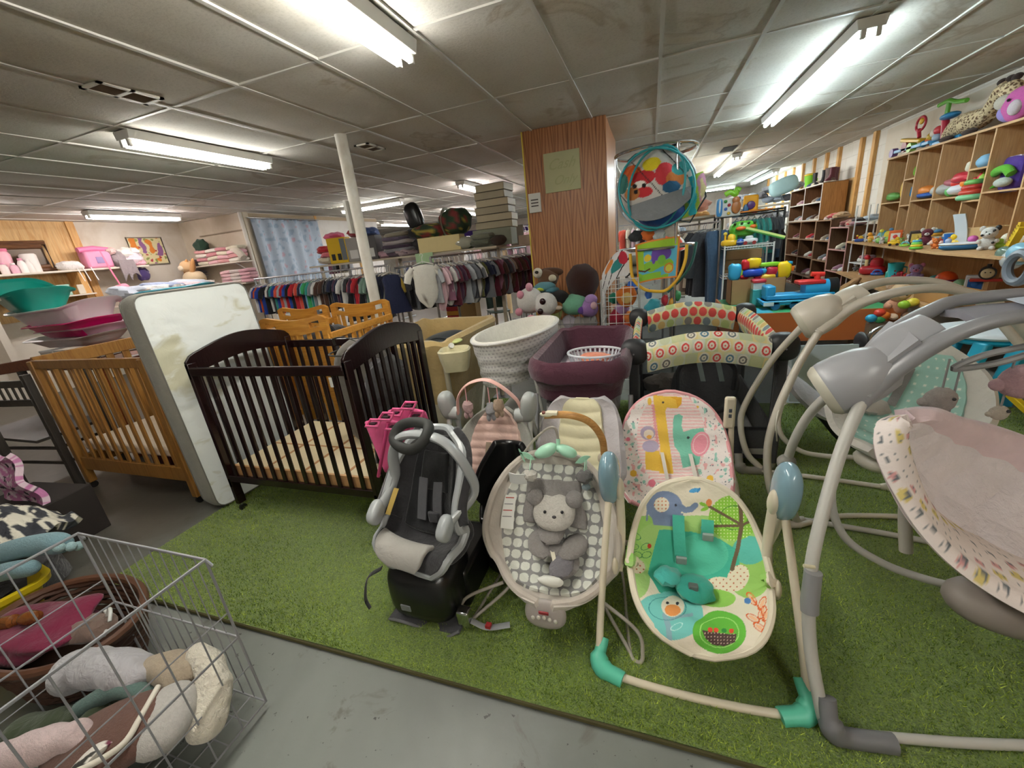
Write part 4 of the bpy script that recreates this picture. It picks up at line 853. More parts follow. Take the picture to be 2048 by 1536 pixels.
pt(rail((px0+.07, py0, pz), (px1-.07, py0+.05, pz), .05, .62, True), 'front_rail_cover', PR, t)
pt(rail((px0+.07, py1, pz), (px1-.07, py1, pz), .055, .62, False), 'back_rail_cover', PR, t)
pt(rail((px1, py1-.07, pz), (px1, py0+.12, pz), .02, .85, False), 'side_rail_cover', PR, t); pt(rail((px0, py1-.07, pz), (px0, py0+.08, pz), .02, .9, False, -1), 'side_rail_cover', PR, t)
for x, y in ((px0, py0), (px1, py0+.05), (px0, py1), (px1, py1)):
    pt(MB().ell((x, y, pz+.0), (.075, .06, .075), None, 16, 12, .75), 'corner_bracket', BLK, t)
    pt(MB().cbox((x, y, .38), (.055, .055, .66)), 'corner_sleeve', cloth('#37373a', .9, .3), t, bevel=.012)
    pt(MB().ell((x, y, .03), (.03, .03, .03)), 'foot', plastic('#8a8f7a', .5), t); pt(MB().cyl((x, y-.062, pz), (x, y-.058, pz), .005), 'rivet', metal(), t)
NET = meshcloth('#232326', .55)
for a, b in (((px0, py0), (px1, py0+.05)), ((px1, py0+.05), (px1, py1)), ((px1, py1), (px0, py1)), ((px0, py1), (px0, py0))):
    a, b = V(*a, 0), V(*b, 0)
    pt(MB().sheet(lambda u, v: a+(b-a)*u+V(0, 0, lerp(.25, .70, v)), 6, 4), 'mesh_side', NET, t); pt(MB().sheet(lambda u, v: a+(b-a)*u+V(0, 0, lerp(.07, .27, v)), 6, 3, .01), 'lower_panel', cloth('#2f2f32', .9, .3), t)
pt(MB().box((px0+.04, py0+.04, .10), (px1-.04, py1-.04, .135)), 'mattress_board', cloth('#8f8d88', .9, .2), t)
t = thing('infant_car_seat', 'black infant car seat inside the dotted play yard', 'car seat', (.33, 2.75, .14))
K3 = Seat([(.33, 2.62, .28), (.33, 2.70, .23), (.33, 2.80, .25), (.35, 2.92, .42), (.36, 2.97, .58)], (1, 0, 0), [(0, .10), (.4, .18), (.8, .15), (1, .06)], [(0, .02), (.5, .13), (1, .03)])
pt(K3.pad(24, 30, .035), 'seat_shell', cloth('#2c2c30', .7, .4), t, sub=1)
for x in (.27, .38): pt(MB().sheet(lambda u, v: (x+u*.03+v*.04, 2.72+v*.05-.04*v, .60-.17*v), 2, 8, .004), 'printed_strap_pad', cloth('#b7c9c4', .9, .2), t)
frame_tube(t, [(.17, 2.72, .38), (.18, 2.66, .55), (.33, 2.64, .62), (.48, 2.66, .55), (.50, 2.72, .38)], .014, BLK, 'carry_handle')
t = tag(MB().sheet(lambda u, v: (lerp(.18, .50, u), lerp(3.0, 3.12, v), .15+.30*v+.01*math.sin(u*9)), 10, 6, .004).build('folded_sheet', plastic('#c9d2dc', .6), None), 'pale blue folded sheet inside the dotted play yard', 'sheet')
t = tag(MB().ell((.12, 3.22, .24), (.16, .10, .09), None, 20, 12, lump=.35).build('folded_blanket', cloth('#a99a8d', .95, .5), None), 'brown blanket heap inside the play yard by its back rail', 'blanket')
# --- maroon bassinet
MAR = cloth('#4c2233', .9, .3); t = thing('bassinet', 'maroon fabric bassinet on silver legs, white basket inside', 'bassinet', (-.38, 2.45, 0))
cx, cy, ha, hb, rr = -.38, 2.47, .27, .48, .16; wv = lambda x, y, z: .006*math.sin(x*40+y*31)
pt(basin(cx, cy, ha, hb, rr, [(.03, .62), (.015, .66), (-.005, .67), (-.015, .72), (0, .77), (.02, .785), (.045, .77), (.055, .70), (.06, .66), (.065, .60), (.075, .57)], wob=wv, cap=False), 'padded_wall', MAR, t)
pt(basin(cx, cy, ha, hb, rr, [(.035, .625), (.04, .56), (.05, .555)], cap=True, wob=wv), 'lower_skirt', MAR, t)
pt(basin(cx, cy, ha-.06, hb-.06, .12, [(0, .575), (0, .60), (.02, .61)], cap=True), 'pad', meshcloth('#a59aa0', 1), t)
pt(MB().ell((cx, cy-.02, .47), (.22, .42, .10), None, 24, 12, .6, lump=.12), 'storage_sling', cloth('#77706f', .8, .5), t)
SIL = plastic('#a9a9ad', .3, metal=0)
for x in (cx-.25, cx+.28):
    frame_tube(t, [(x, cy-.34, .56), (x, cy-.40, .30), (x, cy-.44, .05), (x, cy-.40, .02), (x, cy, .02), (x, cy+.40, .02), (x, cy+.44, .05), (x, cy+.40, .3), (x, cy+.34, .56)], .013, SIL, 'side_frame')
frame_tube(t, [(cx-.25, cy-.40, .30), (cx, cy-.40, .30), (cx+.28, cy-.40, .30)], .01, plastic('#2c2c2e', .4), 'cross_bar'); frame_tube(t, [(cx-.25, cy-.43, .1), (cx, cy-.43, .1), (cx+.28, cy-.43, .1)], .012, BLK, 'cross_bar')
t = thing('plastic_basket', 'white oval laundry basket with slots inside the maroon bassinet', 'basket', (cx+.05, cy+.02, .61))
WP = plastic('#dfe3ea', .35); m = MB(); n = 34; a_, b_ = .17, .13
for k in range(n):
    q = 2*PI*k/n; m.bar((a_*.86*math.cos(q), b_*.86*math.sin(q), .01), (a_*math.cos(q), b_*math.sin(q), .09), .012, .004, (math.cos(q), math.sin(q), 0))
m.build('slotted_wall', WP, t, False); MB().tube([(a_*math.cos(q*PI/20), b_*math.sin(q*PI/20), .095) for q in range(40)], .008, 8, closed=True).build('rim', WP, t)
MB().lathe([(.0, 0), (.10, 0), (.13, .012), (.1, .016), (0, .016)], 20).build('bottom', WP, t)
t = tag(MB().ell((cx+.05, cy+.02, .67), (.09, .07, .035), lump=.5, seed=4).build('orange_cloths', cloth('#e08a6c', .9, .5), None), 'crumpled orange cloth in the white oval basket', 'cloth')
# --- white oval bassinet
WQ = cloth('#dcd9d6', .95, .45, 60); t = thing('bassinet', 'white oval bassinet with patterned gathered skirt', 'bassinet', (-.9, 2.74, 0))
def oval(a, b, z, dz=0, n=56, cx=-.905, cy=2.74, rz=-.20):
    out = []
    for k in range(n):
        q = 2*PI*k/n; x, y = a*math.cos(q), b*math.sin(q); X = cx+x*math.cos(rz)-y*math.sin(rz); Y = cy+x*math.sin(rz)+y*math.cos(rz); out.append((X, Y, z+dz*(math.sin(q))+0))
    return out
def skirt(q, v):
    n_ = 240; k = int(round(q*n_)) % n_; a_, b_ = .238-.03*v+.006*math.sin(v*9), .47-.05*v; t_ = 2*PI*k/n_; x, y = a_*math.cos(t_), b_*math.sin(t_)
    f_ = .0028*math.sin(v*24+math.sin(t_*3)*3+t_*2)*(.3+v); x *= 1+f_/a_; y *= 1+f_/b_; c_, s_ = math.cos(-.2), math.sin(-.2)
    return (-.905+x*c_-y*s_, 2.74+x*s_+y*c_, lerp(.815, .55, v)+.03*v*math.sin(t_))
def skcol(q, v): x, y = q*64, v*13; x += .5*(int(y) % 2); return C_('#b5b0b2') if abs(x % 1-.5)+abs(y % 1-.5) < .3 and not .02 < q < .12 else C_('#e2dfdc')
pt(MB().sheet(skirt, 240, 70, col=skcol), 'skirt', printed(.95, .2, 40), t)
pt(loft([oval(.205, .42, .56, .02), oval(.15, .3, .535, .01), oval(.02, .05, .53)], cap1=True), 'under_cover', WQ, t)
pt(loft([oval(.241, .475, .81), oval(.235, .468, .83), oval(.218, .45, .835), oval(.208, .44, .82), oval(.203, .43, .72), oval(.195, .41, .64), oval(.1, .2, .63), oval(.01, .02, .63)], cap1=True), 'quilted_liner', cloth('#e6e3da', .95, .5, 30), t)
pt(MB().tube(oval(.241, .475, .822), .009, 8, closed=True), 'rim_piping', WQ, t)
for sx in (-1, 1):
    frame_tube(t, [(-.9+sx*.17, 2.45, .58), (-.9+sx*.22, 2.42, .30), (-.9+sx*.25, 2.40, .03), (-.9+sx*.25, 2.75, .02), (-.9+sx*.25, 3.08, .03), (-.9+sx*.22, 3.05, .3), (-.9+sx*.17, 3.02, .58)], .011, plastic('#b9b7b2', .35), 'side_frame')
pt(MB().cbox((-.9, 2.75, .16), (.46, .56, .03)), 'storage_shelf', cloth('#a9a49d', .9, .3), t); frame_tube(t, [(-1.15, 2.40, .12), (-.65, 2.40, .12)], .01, plastic('#b9b7b2', .35), 'cross_bar')
# --- beige play yard bassinet with caddy
BE = cloth('#b39a68', .95, .45); t = thing('play_yard', 'beige play yard with wrinkled padded rim and side caddy', 'playpen', (-1.75, 3.05, 0))
cx, cy = -1.76, 3.02; wv = lambda x, y, z: .012*math.sin(x*23+y*27)
pt(basin(cx, cy, .40, .56, .14, [(.05, .30), (.03, .60), (.0, .72), (-.01, .77), (.01, .80), (.05, .80), (.07, .76), (.08, .66), (.09, .52)], wob=wv, cap=True), 'padded_wall', BE, t)
pt(basin(cx, cy, .37, .53, .12, [(0, .32), (-.0, .08), (.02, .06)], cap=True), 'lower_wall', cloth('#b9b09a', .95, .4), t)
for sx in (-1, 1):
    for sy in (-1, 1): pt(MB().cyl((cx+sx*.36, cy+sy*.52, 0), (cx+sx*.36, cy+sy*.52, .7), .02), 'corner_post', plastic('#b9b09a', .5), t)
pt(basin(-1.27, 2.42, .11, .10, .07, [(.03, .62), (.01, .70), (0, .76), (.01, .77), (.02, .76), (.03, .66), (.04, .64)], rz=.3), 'side_caddy', cloth('#cfc7a2', .95, .35), t)
pt(MB().ell((-1.34, 2.62, .775), (.035, .06, .015)), 'printed_patch', plastic('#d6dd93', .7), t); pt(MB().cyl((-1.335, 2.50, .765), (-1.32, 2.49, .775), .02), 'round_badge', plastic('#d9d8d2', .5), t)
t = thing('black_tray', 'ribbed dark grey plastic shell lying in the beige play yard', 'plastic shell', (cx+.08, cy, .6))
pt(MB().ell((cx+.10, cy-.02, .63), (.24, .20, .11), RM(.3, -.15, .2), 24, 12, .85), 'shell', plastic('#3b4145', .3, coat=.3), t)
for q in (-.10, 0, .10): pt(MB().tube(cr([(cx-.10, cy-.12+q, .66), (cx+.08, cy-.1+q, .735), (cx+.27, cy-.08+q, .70)], 6), .008, 6), 'rib', plastic('#2a2f33', .3), t)
# ---------------------------------------------------------------- cribs and mattress
DK = wood('#150809', '#1e0c0d', 2, 1, .22, 'dark_stained_wood'); OAK = wood('#8d5f28', '#a5773a', 2, 1, .4, 'oak'); PN = wood('#b97c2e', '#cc9340', 0, 1, .35, 'honey_pine')
def slats(t, p, q, z0, z1, n, w, th, mat, name='slat'):
    p, q = V(*p, 0), V(*q, 0); d = (q-p)
    for k in range(n):
        c = p+d*((k+.5)/n); pt(MB().bar(c+V(0, 0, z0), c+V(0, 0, z1), w, th, (d.y, -d.x, 0)), name, mat, t, bevel=.003)
def endboard(t, x, y0, y1, zc, zm, zb, mat, n=9, axis='x', badge=False, low=.0):
    # curved top board spanning y0..y1 at x
    def top(q): return zc+(zm-zc)*(math.sin(PI*min(1, max(0, q)))**1.3)-.03*(max(0, 1-q*14)**2+max(0, 1-(1-q)*14)**2)
    m = MB(); N = 24; poly = [(q/N, top(q/N)) for q in range(N+1)]
    th = .018; vs = []; fs = []
    for s in (-th/2, th/2):
        for q, z in poly:
            yy = lerp(y0, y1, q); zbot = top(q)-lerp(.10, .13, math.sin(PI*q))
            for zz in (z, zbot): vs.append((x+s, yy, zz) if axis == 'x' else (yy, x+s, zz))
    W = 2*(N+1)
    for i in range(N):
        a = i*2; fs += [(a, a+1, a+3, a+2), (W+a, W+a+2, W+a+3, W+a+1), (a, a+2, W+a+2, W+a), (a+1, W+a+1, W+a+3, a+3)]
    fs += [(0, W, W+1, 1), (2*N, 2*N+1, W+2*N+1, W+2*N)]
    if low is None: return top
    pt(m.add(vs, fs), 'headboard_rail', mat, t, bevel=.004)
    for yy in (y0, y1):
        p = (x, yy) if axis == 'x' else (yy, x); d = .025 if yy == y0 else -.025; p = (p[0], p[1]+d) if axis == 'x' else (p[0]+d, p[1])
        pt(MB().cbox((p[0], p[1], (zc-.04+zb-.14)/2), (.026, .05, zc-.04-(zb-.14)) if axis == 'x' else (.05, .026, zc-.04-(zb-.14))), 'post', mat, t, bevel=.004)
    for k in range(n):
        q = (k+1)/(n+1); yy = lerp(y0+.03, y1-.03, q); p = (x, yy) if axis == 'x' else (yy, x)
        pt(MB().cbox((p[0], p[1], (top(q)-.08+zb)/2), (.01, .024, top(q)-.08-zb) if axis == 'x' else (.024, .01, top(q)-.08-zb)), 'slat', mat, t)
    pt(MB().box((x-.011, y0, zb-.04), (x+.011, y1, zb+.02)) if axis == 'x' else MB().box((y0, x-.011, zb-.04), (y1, x+.011, zb+.02)), 'bottom_rail', mat, t, bevel=.003)
def caster(t, x, y, r=.022):
    pt(MB().cyl((x, y, .10), (x, y, .04), .006), 'caster_stem', metal(), t); pt(MB().cyl((x-.008, y, r), (x+.008, y, r), r, 16), 'caster_wheel', plastic('#1a1a1a', .4), t)
x0, x1, y0, y1 = -2.41, -1.35, 1.46, 2.17
t = thing('crib', 'dark espresso slatted crib on casters with curved end boards', 'crib', ((x0+x1)/2, (y0+y1)/2, 0))
endboard(t, x0, y0, y1, 1.0, 1.065, .22, DK); endboard(t, x1, y0, y1, 1.0, 1.065, .22, DK, 9)
for yy, zt in ((y0+.01, .915), (y1-.01, .90)):
    pt(MB().bar((x0+.01, yy, zt), (x1-.01, yy, zt), .022, .05), 'top_rail', DK, t, bevel=.006); pt(MB().bar((x0+.01, yy, .24), (x1-.01, yy, .24), .02, .045), 'bottom_rail', DK, t, bevel=.004)
    slats(t, (x0+.03, yy), (x1-.03, yy), .25, .90, 13, .026, .012, DK)
for x in (x0, x1):
    for y in (y0+.025, y1-.025): pt(MB().cbox((x, y, .09), (.03, .045, .06)), 'post_foot', DK, t); caster(t, x, y)
pt(MB().ell((x1-.012, (y0+y1)/2-.0, 1.005), (.004, .040, .024), None, 20, 10, .7), 'oval_badge', plastic('#b8b5b2', .4), t)
text('badge_text', 'SB', .028, plastic('#3a2a2a', .5), t, (x1-.0175-t.location.x, -.0, 1.005), (PI/2, 0, -PI/2), .0006)
def planks(px, py): return C_('#ffffff')
o = thing('mattress_board', 'light plywood board inside the dark crib with brown strips', 'crib board', ((x0+x1)/2, (y0+y1)/2, .3))
LW = plastic('#d2c29f', .6); ST = plastic('#a8794c', .6)
pt(MB().box((x0+.03, y0+.05, .285), (x1-.03, y1-.03, .315)), 'board', LW, o, False, bevel=.003); pt(MB().box((x0+.03, y0+.035, .25), (x1-.03, y0+.05, .315)), 'edge_strip', plastic('#b98e5e', .6), o, False)
for a in (.28, .56, .84): pt(MB().box((x0+a, y0+.055, .3155), (x0+a+.02, y1-.04, .3165)), 'strip', ST, o, False)
pt(MB().box((x0+.04, y0+.32, .3158), (x1-.04, y0+.335, .3168)), 'strip', ST, o, False)
BAG = cloth('#57524a', .9, .45, 14)
t = thing('travel_bag', 'tall olive grey zipped bag standing inside the dark crib', 'bag', (-1.62, 1.93, .32))
pt(MB().ell((-1.63, 1.93, .64), (.16, .13, .325), RM(0, .04, 0), 28, 20, .55, lump=.06), 'bag_body', BAG, t); pt(MB().tube([(-1.63+.165*math.copysign(abs(math.cos(q*PI/16))**.6, math.cos(q*PI/16)), 1.93+.135*math.copysign(abs(math.sin(q*PI/16))**.6, math.sin(q*PI/16)), .90) for q in range(32)], .005, 6, closed=True), 'zipper', plastic('#2a2825', .6), t)
frame_tube(t, [(-1.74, 1.86, .95), (-1.72, 1.84, .99), (-1.62, 1.82, 1.0), (-1.54, 1.84, .96)], .008, plastic('#3d3933', .7), 'handle', sq=.4)
pt(MB().cbox((-1.78, 1.80, .74), (.02, .004, .06)), 'paper_tag', plastic('#e6e6e0', .7), t)
t = thing('folded_stroller', 'dark folded stroller standing behind the right crib end board', 'stroller', (-1.42, 1.95, .32))
pt(MB().ell((-1.43, 1.85, .60), (.045, .2, .27), None, 20, 14, .7, lump=.2), 'fabric_body', cloth('#3a3839', .85, .6, 12), t)
for a, b in (((-1.43, 1.62, .33), (-1.44, 1.78, .93)), ((-1.41, 2.1, .33), (-1.44, 1.9, .95)), ((-1.46, 1.66, .6), (-1.44, 2.05, .65))): frame_tube(t, [a, b], .009, metal('#8d8d90', .3), 'frame_tube')
# mattress leaning between cribs
t = thing('crib_mattress', 'stained white crib mattress with grey edge, standing on end beside dark crib', 'mattress', (-2.6, 1.8, 0))
def matt_face(inner):
    A, B_, C_0, D = [V(*p) for p in (((-2.545, 1.43, .03), (-2.50, 2.10, .02), (-2.625, 1.45, 1.345), (-2.585, 2.09, 1.35)) if inner else ((-2.675, 1.44, .03), (-2.63, 2.11, .02), (-2.765, 1.46, 1.335), (-2.72, 2.10, 1.345)))]
    return lambda u, v: A.lerp(B_, u).lerp(C_0.lerp(D, u), v)
fi, fo = matt_face(True), matt_face(False)
def ring_at(v, grow=0):
    R = []; 
    for f_, us in ((fi, [i/14 for i in range(15)]), (fo, [1-i/14 for i in range(15)])):
        for u in us: R.append(f_(u, v))
    return R
def rc(u, v, r=.06):  # round the mattress outline in its own plane
    W, H = .66, 1.32; x, y = u*W, v*H; cx = min(max(x, r), W-r); cy = min(max(y, r), H-r); dx, dy = x-cx, y-cy
    if dx and dy: m_ = max(abs(dx), abs(dy)); L = math.hypot(dx, dy); x, y = cx+dx*m_/L, cy+dy*m_/L
    return x/W, y/H
m = MB(); NU, NV = 40, 80
wr = lambda u, v: .0035*(mnoise.noise(Vector((u*5+v*6, v*34, 1)))*1.6+mnoise.noise(Vector((u*12, v*60, 4))))*(.5+1.6*(v > .5)*(1.1-math.sin(PI*u))) + .012*math.sin(PI*u)*math.sin(PI*v)
def mface(u, v):
    a, b = rc(u, v); p = fi(a, b); return p+V(wr(u, v)*min(1, 12*min(u, 1-u, v, 1-v)), 0, 0)
t_m = NT('mattress_ticking'); oo = t_m.co(); gx = t_m.n('ShaderNodeNewGeometry'); ds = t_m.n('ShaderNodeVectorMath', operation='DISTANCE'); t_m.l(gx.outputs['Position'], ds.inputs[0]); ds.inputs[1].default_value = (-2.56, 1.52, .93); sm = t_m.n('ShaderNodeMapRange'); t_m.l(ds.outputs['Value'], sm.inputs[0]); sm.inputs[1].default_value = .05; sm.inputs[2].default_value = .30; sm.inputs[3].default_value = .28; sm.inputs[4].default_value = 0
sa = t_m.n('ShaderNodeMath', operation='ADD'); t_m.l(t_m.noise(t_m.co('Object', (1, 1.3, 2.4)), 3.2, 4, .55, .6), sa.inputs[0]); t_m.l(sm.outputs[0], sa.inputs[1]); stn = sa.outputs[0]
t_m.base(t_m.mix(t_m.ramp(stn, [(.60, (0, 0, 0)), (.72, (.6, .6, .6))]), srgb('#dfe3e0'), srgb('#a39a5e'))); t_m.b.inputs['Roughness'].default_value = .5; t_m.bump(t_m.noise(oo, 10, 4, .6, 1.2), .25, .015)
face = pt(MB().sheet(mface, NU, NV), 'quilted_face', t_m.m, t)
edge = MB(); per = [(u/20, 0) for u in range(20)]+[(1, v/40) for v in range(40)]+[(1-u/20, 1) for u in range(20)]+[(0, 1-v/40) for v in range(40)]
R = []
for k in range(7):
    q = k/6; ring = []
    for u, v in per:
        a, b = rc(u, v); p = fi(a, b).lerp(fo(a, b), q); c = fi(.5, .5).lerp(fo(.5, .5), q); out = (p-c); out.x = 0; ring.append(p+out.normalized()*.012*math.sin(PI*q))
    R.append(ring)
loft(R, m=edge); pt(edge, 'grey_edge', cloth('#8d8a80', .85, .25), t)
pt(MB().sheet(lambda u, v: fo(*rc(1-u, v)), 30, 60), 'back_face', cloth('#b9b8b0', .8, .2), t)
for f_ in (fi, fo): pt(MB().tube([f_(*rc(u, v))+V(.004 if f_ is fi else -.004, 0, 0) for u, v in per], .0035, 6, closed=True), 'piping', plastic('#6f6c66', .7), t)
# oak crib
x0, x1, y0, y1 = -3.97, -2.82, 1.50, 2.22
t = thing('crib', 'oak slatted crib with flat rails left of the white mattress', 'crib', ((x0+x1)/2, (y0+y1)/2, 0))
for yy in (y0, y1):
    pt(MB().bar((x0, yy, .965), (x1, yy, .965), .03, .06), 'top_rail', OAK, t, bevel=.004); pt(MB().bar((x0, yy, .21), (x1, yy, .21), .025, .10), 'apron', OAK, t, bevel=.004)
    slats(t, (x0+.04, yy), (x1-.04, yy), .24, .95, 11, .032, .014, OAK)
for xx in (x0, x1):
    pt(MB().bar((xx, y0, .97), (xx, y1, .97), .03, .09), 'end_rail', OAK, t, bevel=.004); slats(t, (xx, y0+.04), (xx, y1-.04), .24, .95, 6, .05, .014, OAK); pt(MB().bar((xx, y0, .21), (xx, y1, .21), .025, .1), 'apron', OAK, t, bevel=.004)
    for yy in (y0, y1): pt(MB().cbox((xx, yy, .52), (.05, .05, .94)), 'post', OAK, t, bevel=.006); caster(t, xx, yy, .025)
t = tag(MB().box((x0+.03, y0+.03, .30), (x1-.03, y1-.03, .37)).build('crib_mattress', cloth('#e4d3bd', .9, .2), None, bevel=.02), 'pale thin mattress lying inside the oak crib', 'mattress')
t = tag(MB().prism([(-3.62, .0), (-3.46, .0), (-3.40, .17), (-3.62, .17)], -.02, .02, RM(PI/2, 0, 0, (0, 1.75, 0))).build('red_wooden_panel', plastic('#5e1613', .5), None, False), 'dark red wooden piece on the floor below the oak crib', 'wooden panel')
# mahogany changing table with tubs, left of the oak crib
RD = wood('#6b3016', '#84421f', 1, 1, .35, 'reddish_wood')
t = thing('changing_table', 'reddish brown changing table edge behind the oak crib', 'changing table', (-4.6, 2.3, 0))
tx0, tx1, ty0, ty1 = -5.35, -4.2, 1.90, 2.95
rt = [(-5.3, 1.72, .85), (-4.18, 1.92, .93), (-4.12, 2.9, .94), (-5.3, 2.9, .88)]
for a, b in ((0, 1), (1, 2), (2, 3)): pt(MB().bar(rt[a], rt[b], .03, .09), 'guard_rail', RD, t, bevel=.006)
pt(MB().box((-5.3, 1.9, .80), (-4.2, 2.88, .83)), 'table_top', RD, t); 
for x, y in ((-5.28, 1.9), (-4.22, 1.95), (-5.28, 2.86), (-4.22, 2.86)): pt(MB().cbox((x, y, .42), (.05, .05, .84)), 'leg', RD, t, bevel=.004)
# dark grey slatted stand in front
GY = wood('#3a3632', '#47423c', 2, 1, .5, 'grey_stain')
t = thing('changing_stand', 'dark grey slatted stand at left edge in front of the tubs', 'changing stand', (-4.5, 1.5, 0))
for x, y, zt in ((-4.10, 1.48, .90), (-4.55, 1.36, .84), (-4.10, 1.80, .90), (-5.0, 1.8, .84), (-5.0, 1.36, .84)): pt(MB().cbox((x, y, zt/2), (.045, .045, zt)), 'post', GY, t, bevel=.004)
for z in (.84, .70): pt(MB().bar((-5.0, 1.36, z), (-4.10, 1.46, z), .02, .05), 'side_rail', GY, t, bevel=.003)
slats(t, (-4.95, 1.365), (-4.13, 1.455), .70, .84, 12, .02, .01, GY)
for z in (.34, .22): pt(MB().bar((-5.0, 1.36, z), (-4.10, 1.46, z), .012, .02), 'stretcher', GY, t); pt(MB().bar((-4.10, 1.46, z), (-4.10, 1.8, z), .012, .02), 'stretcher', GY, t)
pt(MB().box((-5.0, 1.38, .42), (-4.1, 1.8, .44)), 'shelf', GY, t)
# honey pine cribs behind the dark crib
def pine_crib(x0, x1, y0, y1, H, lab):
    t = thing('crib', lab, 'crib', ((x0+x1)/2, (y0+y1)/2, 0))
    for yy in (y0, y1):
        n = 20; W = x1-x0
        def prof(u): return H-.035*math.sin(PI*u)**1.5-.03*(max(0, 1-u*9)**2+max(0, 1-(1-u)*9)**2)
        rows = (0, .035, .075, .11); m = MB(); ok = lambda i, j: 0 <= i < n and 0 <= j < 3 and not (j == 1 and (.10 < (i+.5)/n < .27 or .73 < (i+.5)/n < .90))
        for dy in (-.014, .014): m.v += [(x0+i/n*W, yy+dy, prof(i/n)-r) for r in rows for i in range(n+1)]
        N_ = 4*(n+1); id_ = lambda i, j, s_: s_*N_+j*(n+1)+i
        for j in range(3):
            for i in range(n):
                if not ok(i, j): continue
                q_ = [(i, j), (i+1, j), (i+1, j+1), (i, j+1)]; m.f += [tuple(id_(*c, 0) for c in q_[::-1]), tuple(id_(*c, 1) for c in q_)]
                for (di, dj), (c1, c2) in (((0, -1), (0, 1)), ((1, 0), (1, 2)), ((0, 1), (2, 3)), ((-1, 0), (3, 0))):
                    if not ok(i+di, j+dj): m.f.append((id_(*q_[c1], 0), id_(*q_[c2], 0), id_(*q_[c2], 1), id_(*q_[c1], 1)))
        pt(m, 'end_panel_board', PN, t, False)
        pt(MB().cbox((x0+.03, yy, H/2-.05), (.055, .03, H-.1)), 'post', PN, t, bevel=.006); pt(MB().cbox((x1-.03, yy, H/2-.05), (.055, .03, H-.1)), 'post', PN, t, bevel=.006)
        slats(t, (x0+.07, yy), (x1-.07, yy), .25, H-.12, 6, .04, .012, PN)
    for xx in (x0, x1):
        pt(MB().bar((xx, y0, .915), (xx, y1, .915), .03, .05), 'side_rail', PN, t, bevel=.005); slats(t, (xx, y0+.04), (xx, y1-.04), .25, .90, 9, .025, .012, PN); pt(MB().bar((xx, y0, .25), (xx, y1, .25), .025, .05), 'side_rail', PN, t)
    return t
pine_crib(-3.44, -2.84, 2.30, 3.06, 1.065, 'honey pine crib with slotted end panel, left of the pair')
pine_crib(-2.80, -2.17, 2.30, 3.06, 1.075, 'honey pine crib with slotted end panel before the white column')
t = thing('black_bag', 'black cloth bag with looped handle lying in right pine crib', 'bag', (-2.5, 2.55, .6))
pt(MB().ell((-2.50, 2.60, .78), (.20, .16, .16), None, 22, 14, .7, lump=.15), 'bag_body', cloth('#222023', .85, .5, 12), t); frame_tube(t, [(-2.66, 2.5, .90), (-2.62, 2.48, .98), (-2.45, 2.48, 1.0), (-2.34, 2.5, .95), (-2.32, 2.54, .86)], .013, cloth('#1b1a1c', .8, .3), 'handle')
# ---------------------------------------------------------------- wire bin and baskets, front left
WIRE = plastic('#8f9094', .3, 'wire', 0)
def one(mb, name, mat, label, cat, group=None, **k):   # a thing that is one mesh
    return tag(mb.build(name, mat, None, **k), label, cat, group)
t = thing('wire_bin', 'grey wire dump bin full of plush at bottom left corner', 'wire bin', (-1.52, .3, 0))
bx0, bx1, by0, by1, bh = -1.83, -1.215, .0, .60, .62
for z, r in ((bh, .005), (.32, .004), (.03, .004)):
    pt(MB().tube([(bx0, by0, z), (bx1, by0, z), (bx1, by1, z), (bx0, by1, z)], r, 8, closed=True), 'ring_wire', WIRE, t)
m = MB()
for k in range(13):
    x = lerp(bx0, bx1, k/12); m.cyl((x, by1, bh), (x, by1, .03), .0018 if 0 < k < 12 else .004, 6)
pt(m, 'back_grid', WIRE, t); m = MB()
for k in range(7):
    y = lerp(by0, by1, k/7)
    m.cyl((bx1, y, bh), (bx1, y, .03), .0024, 6)
for z in (.42, .2): m.cyl((bx1, by0, z), (bx1, by1, z), .002, 6)
pt(m, 'side_grid', WIRE, t); m = MB()
for k in range(7): y = lerp(by0, by1, k/7); m.cyl((bx0, y, bh), (bx0, y, .03), .0024, 6)
for z in (.42, .2): m.cyl((bx0, by0, z), (bx0, by1, z), .002, 6)
pt(m, 'side_grid', WIRE, t); m = MB()
for k in range(10): x = lerp(bx0, bx1, k/9); m.cyl((x, by0, .03), (x, by1, .03), .002, 6)
for k in range(10): y = lerp(by0, by1, k/9); m.cyl((bx0, y, .03), (bx1, y, .03), .002, 6)
pt(m, 'bottom_grid', WIRE, t)
for x, y in ((bx1, by1), (bx0, by1)): pt(MB().tube([(x, y, bh-.0), (x+.012, y+.004, bh-.02), (x, y+.008, bh-.03)], .004, 6), 'corner_hook', WIRE, t)
def roll(pts, r, n=16, lump=.0, seed=0, sq=.85):
    P = cr(pts, 8); m = MB(); R = [(r(i/(len(P)-1)) if callable(r) else r)*(1+lump*mnoise.noise(Vector((i*.35+seed, seed, 0)))) for i in range(len(P))]
    m.tube([P[0]]+P+[P[-1]], [.001]+R+[.001], n, sq=sq)
    if lump: m.v = [tuple(Vector(v)*1+Vector((1, .6, .8))*.012*mnoise.noise(Vector(v)*22+Vector((seed, 0, 0)))) for v in m.v]
    return m
rr_ = lambda a, b: (lambda q: lerp(a, b, q)*(1-abs(2*q-1)**6*.55))
one(roll([(-1.83, .42, .20), (-1.72, .44, .235), (-1.58, .46, .245), (-1.46, .45, .24)], rr_(.075, .06), lump=.35, seed=3), 'rolled_garment', cloth('#a8a6aa', .95, .7, 20), 'bunched pale grey cotton garment along the wire bin back', 'clothing', sub=1)
t = thing('plush_boot', 'beige fuzzy boot with ribbed cream toe in the wire bin', 'plush boot', (-1.4, .5, .1))
